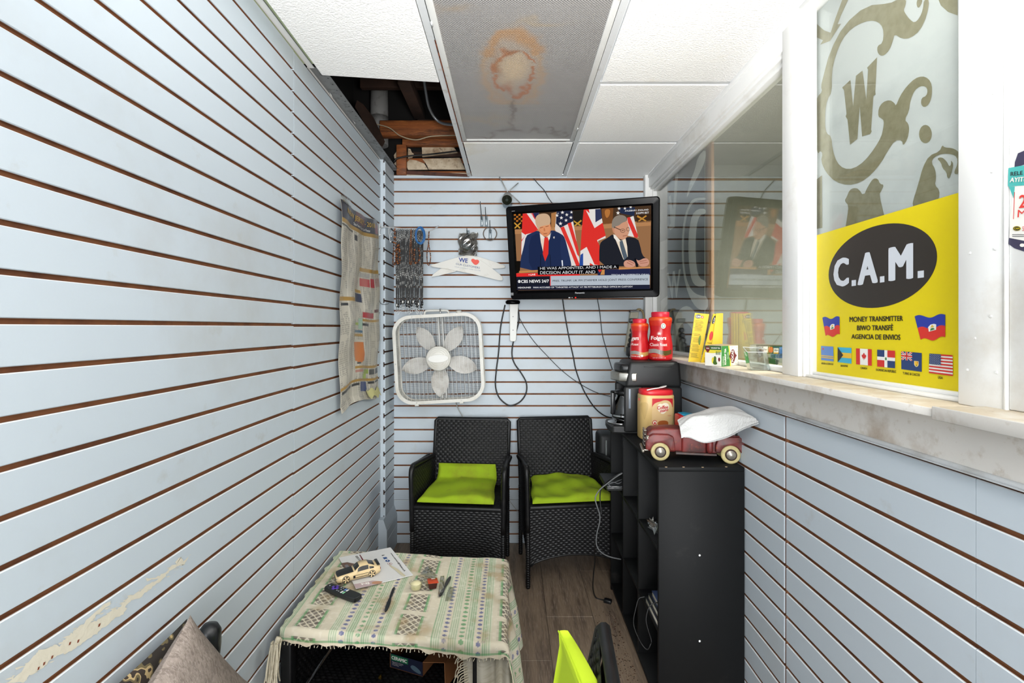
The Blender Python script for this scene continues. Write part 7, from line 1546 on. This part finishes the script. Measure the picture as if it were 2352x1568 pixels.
# thin clear bags
rg = random.Random(14); film_c = glassy('bag_film', '#d6d8cf', 2.0, .10, .2)
def film(pts, label, seed):
    rg = random.Random(seed); q = [tp_.hit(*p) for p in pts]; n_ = 14
    def f(u, v): p = (q[0]*(1-u)+q[1]*u)*(1-v)+(q[3]*(1-u)+q[2]*u)*v; e = math.sin(math.pi*u)*math.sin(math.pi*v); return p+Vector((.004*math.sin(9*v+seed), .004*math.sin(8*u+seed), .001+e*(.008+.006*math.sin(13*u+seed)*math.sin(11*v+seed*2))))
    solo('clear_bag', MB().grid(f, 16, 16), [film_c], label, 'bag', 'clear bags on the tablecloth')
film([(1003, 1372), (1010, 1325), (1020, 1322), (1022, 1368)], 'narrow clear bag between the sauce pot and the black knife', 1)
film([(1022, 1382), (1034, 1345), (1046, 1350), (1040, 1378)], 'small crumpled clear bag right of the black knife', 3)
film([(968, 1318), (983, 1300), (1003, 1322), (992, 1328)], 'clear scrap of film behind the red sauce pot', 5)
# ceramic brake pad carton on the lower shelf
zl = .150
E0 = P(897, 1529.5, 1.752); E0.z = zl; E1 = P(972, 1551, 1.703); E1.z = zl; dn = (E1-E0).normalized(); bn_ = Vector((-dn.y, dn.x, 0)); Lc = .135; Hc = .050; Dc = .10
cx_b = thing('brake_pad_box', 'open dark blue ceramic parts carton on the lower shelf of the table', 'box', E0+dn*Lc/2)
nv = mat('carton_navy', '#151b33', .5); kr = mat('kraft_board', '#946038', .75); upc = Vector((0, 0, Hc))
def wall(p, a, name, m_, h=upc, t=.002): 
    nrm = Vector((-a.y, a.x, 0)).normalized()*t; MB().prism([p, p+a, p+a+h, p+h], nrm).build(name, m_, cx_b)
wall(E0, dn*Lc, 'front_wall', [nv]); wall(E0+bn_*Dc, dn*Lc, 'rear_wall', [kr]); wall(E0, bn_*Dc, 'side_wall', [kr]); wall(E0+dn*Lc, bn_*Dc, 'side_wall', [kr]); MB().prism([E0, E0+dn*Lc, E0+dn*Lc+bn_*Dc, E0+bn_*Dc], (0, 0, .002)).build('bottom', [kr], cx_b)
ff = lambda u, v, l=1: E0+dn*(Lc*u)+upc*v-bn_*(.0004*l+.0002)
mb = MB(); mb.add([ff(.02, .55), ff(.55, .55), ff(.55, .97), ff(.02, .97)], [(0, 1, 2, 3)], 0); text(mb, 'CERAMIC', lambda u, v: ff(.04+.48*u, .64+.24*v, 2), 1, .03); text(mb, 'Engineered for outstanding', lambda u, v: ff(.06+.34*u, .42+.07*v, 2), 1); text(mb, 'performance for smooth', lambda u, v: ff(.06+.30*u, .32+.07*v, 2), 1); text(mb, 'and quiet braking', lambda u, v: ff(.06+.20*u, .22+.07*v, 2), 1)
pts = smooth([(.62, .50), (.70, .66), (.86, .50), (.96, .28), (.92, .12), (.78, .20), (.66, .34)], 1); mb.add([ff(x, y, 2) for x, y in pts], [list(range(len(pts)))], 2); mb.build('front_print', [mat('carton_green', '#1d6b45', .5), wht, mat('pad_print', '#4f6472', .5)], cx_b, kind='stuff')
MB().prism([E0+dn*.02+bn_*.02+Vector((0, 0, .004)), E0+dn*.11+bn_*.02+Vector((0, 0, .004)), E0+dn*.11+bn_*.08+Vector((0, 0, .004)), E0+dn*.02+bn_*.08+Vector((0, 0, .004))], (0, 0, .030), 0, .006).build('wrapped_pads', [mat('shrink_black', '#1a1a1a', .2)], cx_b)
Cn = E0+dn*Lc+upc
MB().prism([Cn, Cn+bn_*Dc, Cn+bn_*Dc+dn*.085+Vector((0, 0, .02)), Cn+dn*.085+Vector((0, 0, .02))], (0, 0, .0025), M=None).build('lid_flap', [kr], cx_b)
MB().prism([Cn+dn*.085+Vector((0, 0, .02)), Cn+bn_*Dc+dn*.085+Vector((0, 0, .02)), Cn+bn_*Dc+dn*.115+Vector((0, 0, -.035)), Cn+dn*.105-bn_*.03+Vector((0, 0, -.045))], (.002, 0, .001)).build('lid_flap', [kr], cx_b)
MB().prism([E0+bn_*Dc+upc, E0+bn_*Dc+dn*Lc+upc, E0+bn_*(Dc+.03)+dn*Lc+upc*1.7, E0+bn_*(Dc+.03)+upc*1.7], (0, .002, 0)).build('lid_flap', [kr], cx_b)
solo('gold_scrap', MB().prism([P(869, 1556, 1.70)+Vector((0, 0, 0)), P(875, 1552, 1.70), P(876, 1560, 1.70), P(872, 1563, 1.70)], (.0, .006, .002)), [mat('gold_foil', '#b8923a', .25, .9)], 'tiny gold scrap on the dark lower shelf', 'scrap')

# ======================= NEAR FOREGROUND =======================
# pillows at the lower left
tau = mat('taupe_weave', '#857970', .9, noise=(70, .45, .6, '#6e625a'), noise2=(160, .5, .7, '#9a8f86'), stretch=(1, 3, 1))
def pillow(c, side, thick, rot, name, label, mats, fm=None, flop=.0):
    mb = MB(); n_ = 44; M = Matrix.Translation(c) @ rot
    def f(u, v, sg):
        x, y = 2*u-1, 2*v-1; e = max(0, (1-abs(x)**2.4))*max(0, (1-abs(y)**2.4)); k = 1-.06*(1-x*x)*abs(y)**2; k2 = 1-.06*(1-y*y)*abs(x)**2
        h = thick/2*e**.5; w = .003*math.sin(x*7+y*5)*math.sin(y*9-x*3)
        return M @ Vector((x*side/2*k2, sg*(h+w*e), y*side/2*k))
    mb.grid(lambda u, v: f(u, v, -1), n_, n_, 0); mb.grid(lambda u, v: f(1-u, v, 1), n_, n_, 0 if len(mats) == 1 else 1)
    return solo(name, mb, mats, label, 'pillow', 'pillows at the lower left')
def rotm(yaw, tilt, spin): return Matrix.Rotation(R(yaw), 4, 'Z') @ Matrix.Rotation(R(tilt), 4, 'X') @ Matrix.Rotation(R(spin), 4, 'Y')
def pil_at(apex, yaw, tilt, side, thick, *a, spin=-33, **k):
    r_ = rotm(yaw, tilt, spin); return pillow(apex-r_ @ Vector((side/2, 0, side/2)), side, thick, r_, *a, **k)
pil_at(P(437, 1412, 1.00), 83, -3, .34, .10, 'taupe_pillow', 'taupe woven pillow with its corner up against the left wall', [tau])
pat = bpy.data.materials.new('brocade')
pat = mat('brocade_brown', '#3a3128', .8)
nt = pat.node_tree; N = nt.nodes; L = nt.links; g = N.new('ShaderNodeTexCoord'); vv = N.new('ShaderNodeTexVoronoi'); vv.inputs['Scale'].default_value = 26; vv.feature = 'DISTANCE_TO_EDGE'; L.new(g.outputs['Object'], vv.inputs['Vector'])
wv_ = N.new('ShaderNodeTexWave'); wv_.inputs['Scale'].default_value = 9; wv_.inputs['Distortion'].default_value = 9; wv_.inputs['Detail Scale'].default_value = 2.2; L.new(g.outputs['Object'], wv_.inputs['Vector'])
r1 = N.new('ShaderNodeValToRGB'); r1.color_ramp.interpolation = 'CONSTANT'; e = r1.color_ramp.elements; e[0].color = lin('#2e2823'); e[1].position = .45; e[1].color = lin('#6b5f42'); k = r1.color_ramp.elements.new(.72); k.color = lin('#b79f72'); k = r1.color_ramp.elements.new(.86); k.color = lin('#3a2f28')
L.new(wv_.outputs['Fac'], r1.inputs['Fac']); L.new(r1.outputs['Color'], N['Principled BSDF'].inputs['Base Color'])
pil_at(P(430, 1420, 1.109), 88, 0, .40, .042, 'patterned_pillow', 'brown and gold patterned pillow behind the taupe one', [pat], spin=0)
bkp = mat('black_leatherette', '#17191c', .35, bump=(40, .3, .004))
bq = MB().lathe([(.001, -.20), (.035, -.19), (.045, -.12), (.048, .0), (.046, .05), (.040, .085), (.026, .100), (.001, .104)], 20, pw=2.4, M=Matrix.Translation(P(474, 1436, 1.16)+Vector((-.004, 0, -.098))) @ Matrix.Rotation(R(8), 4, 'Y') @ Matrix.Rotation(R(20), 4, 'Z'), sy=.6, sx=.62)
solo('black_pouch', bq, [bkp], 'black leatherette pouch sticking up behind the taupe pillow', 'pouch')
st_ = thing('low_stool', 'low dark stool under the pillows, mostly out of view', 'stool', (-.60, .95, 0)); MB().rbox(-.775, -.42, .62, 1.30, .23, .27, .01).build('seat', [wick], st_)
for x in (-.755, -.44):
    for y in (.64, 1.28): MB().rbox(x-.015, x+.015, y-.015, y+.015, 0, .23, .003).build('leg', [wick], st_)
# bright lime cushion leaning on the near chair back
cu = MB(); secs_ = []
for i in range(15):
    t_ = i/14; Y = .932-.45*t_; e = min(1., (t_+.06)/.07, (1.06-t_)/.07)**.5
    d_ = .932-Y; xl = .0885+.165*min(d_, .14)-.13*max(0, d_-.14); th_ = .026+.095*min(d_, .14); row = []; zt_ = .797+.003*math.sin(t_*11)
    for k in range(28):
        q = k/28; a = 2*math.pi*q; cx_, cz_ = math.cos(a), math.sin(a); ux = math.copysign(abs(cx_)**.35, cx_); uz = math.copysign(abs(cz_)**.12, cz_)
        z = .60+.197*uz*1.0+(zt_-.797); z = max(z, .455) if uz > -.9 else .44
        z = .62+(zt_-.62)*uz if uz > 0 else .62+.175*uz
        row.append((xl+th_/2+th_/2*ux*e-(.27*(.797-z) if ux > 0 else .27*max(0, .70-z))+.0022*math.sin(z*60+t_*7), Y, z))
    secs_.append(row)
vs = [p for r_ in secs_ for p in r_]; fs = [(i*28+k, i*28+(k+1) % 28, (i+1)*28+(k+1) % 28, (i+1)*28+k) for i in range(14) for k in range(28)]+[tuple(range(28)), tuple(14*28+k for k in range(28))[::-1]]
cu.add(vs, fs, 0, True)
cu.tube([Vector((.0895+.165*min(.45*t_, .14)-.13*max(0, .45*t_-.14), .932-.45*t_, .7955+.003*math.sin(t_*11))) for t_ in [i/20 for i in range(21)]], .0016, 5)
solo('back_cushion', cu, [lime_b], 'bright lime cushion standing upright on the near chair at the bottom', 'cushion', 'lime chair cushions')
# dirt beside the shelf unit
rd = random.Random(31); mb = MB()
for i in range(420):
    t_ = rd.random()**.7; Y = 2.35-.75*t_; x = .50-abs(rd.gauss(0, .045))-.005; s_ = rd.uniform(.0012, .0042)
    a = rd.uniform(0, 6.28); q = [(x+s_*math.cos(a+k*2.1), Y+s_*math.sin(a+k*2.1), .0012) for k in range(3)]+[(x, Y, .0012+s_*.6)]
    mb.add(q, [(0, 1, 3), (1, 2, 3), (2, 0, 3)], i % 2)
solo('dirt', mb, [mat('brown_dirt', '#4a2c1c', .9), mat('dark_dirt', '#241711', .9)], 'scattered brown dirt on the floor along the shelf unit', 'dirt', kind='stuff')
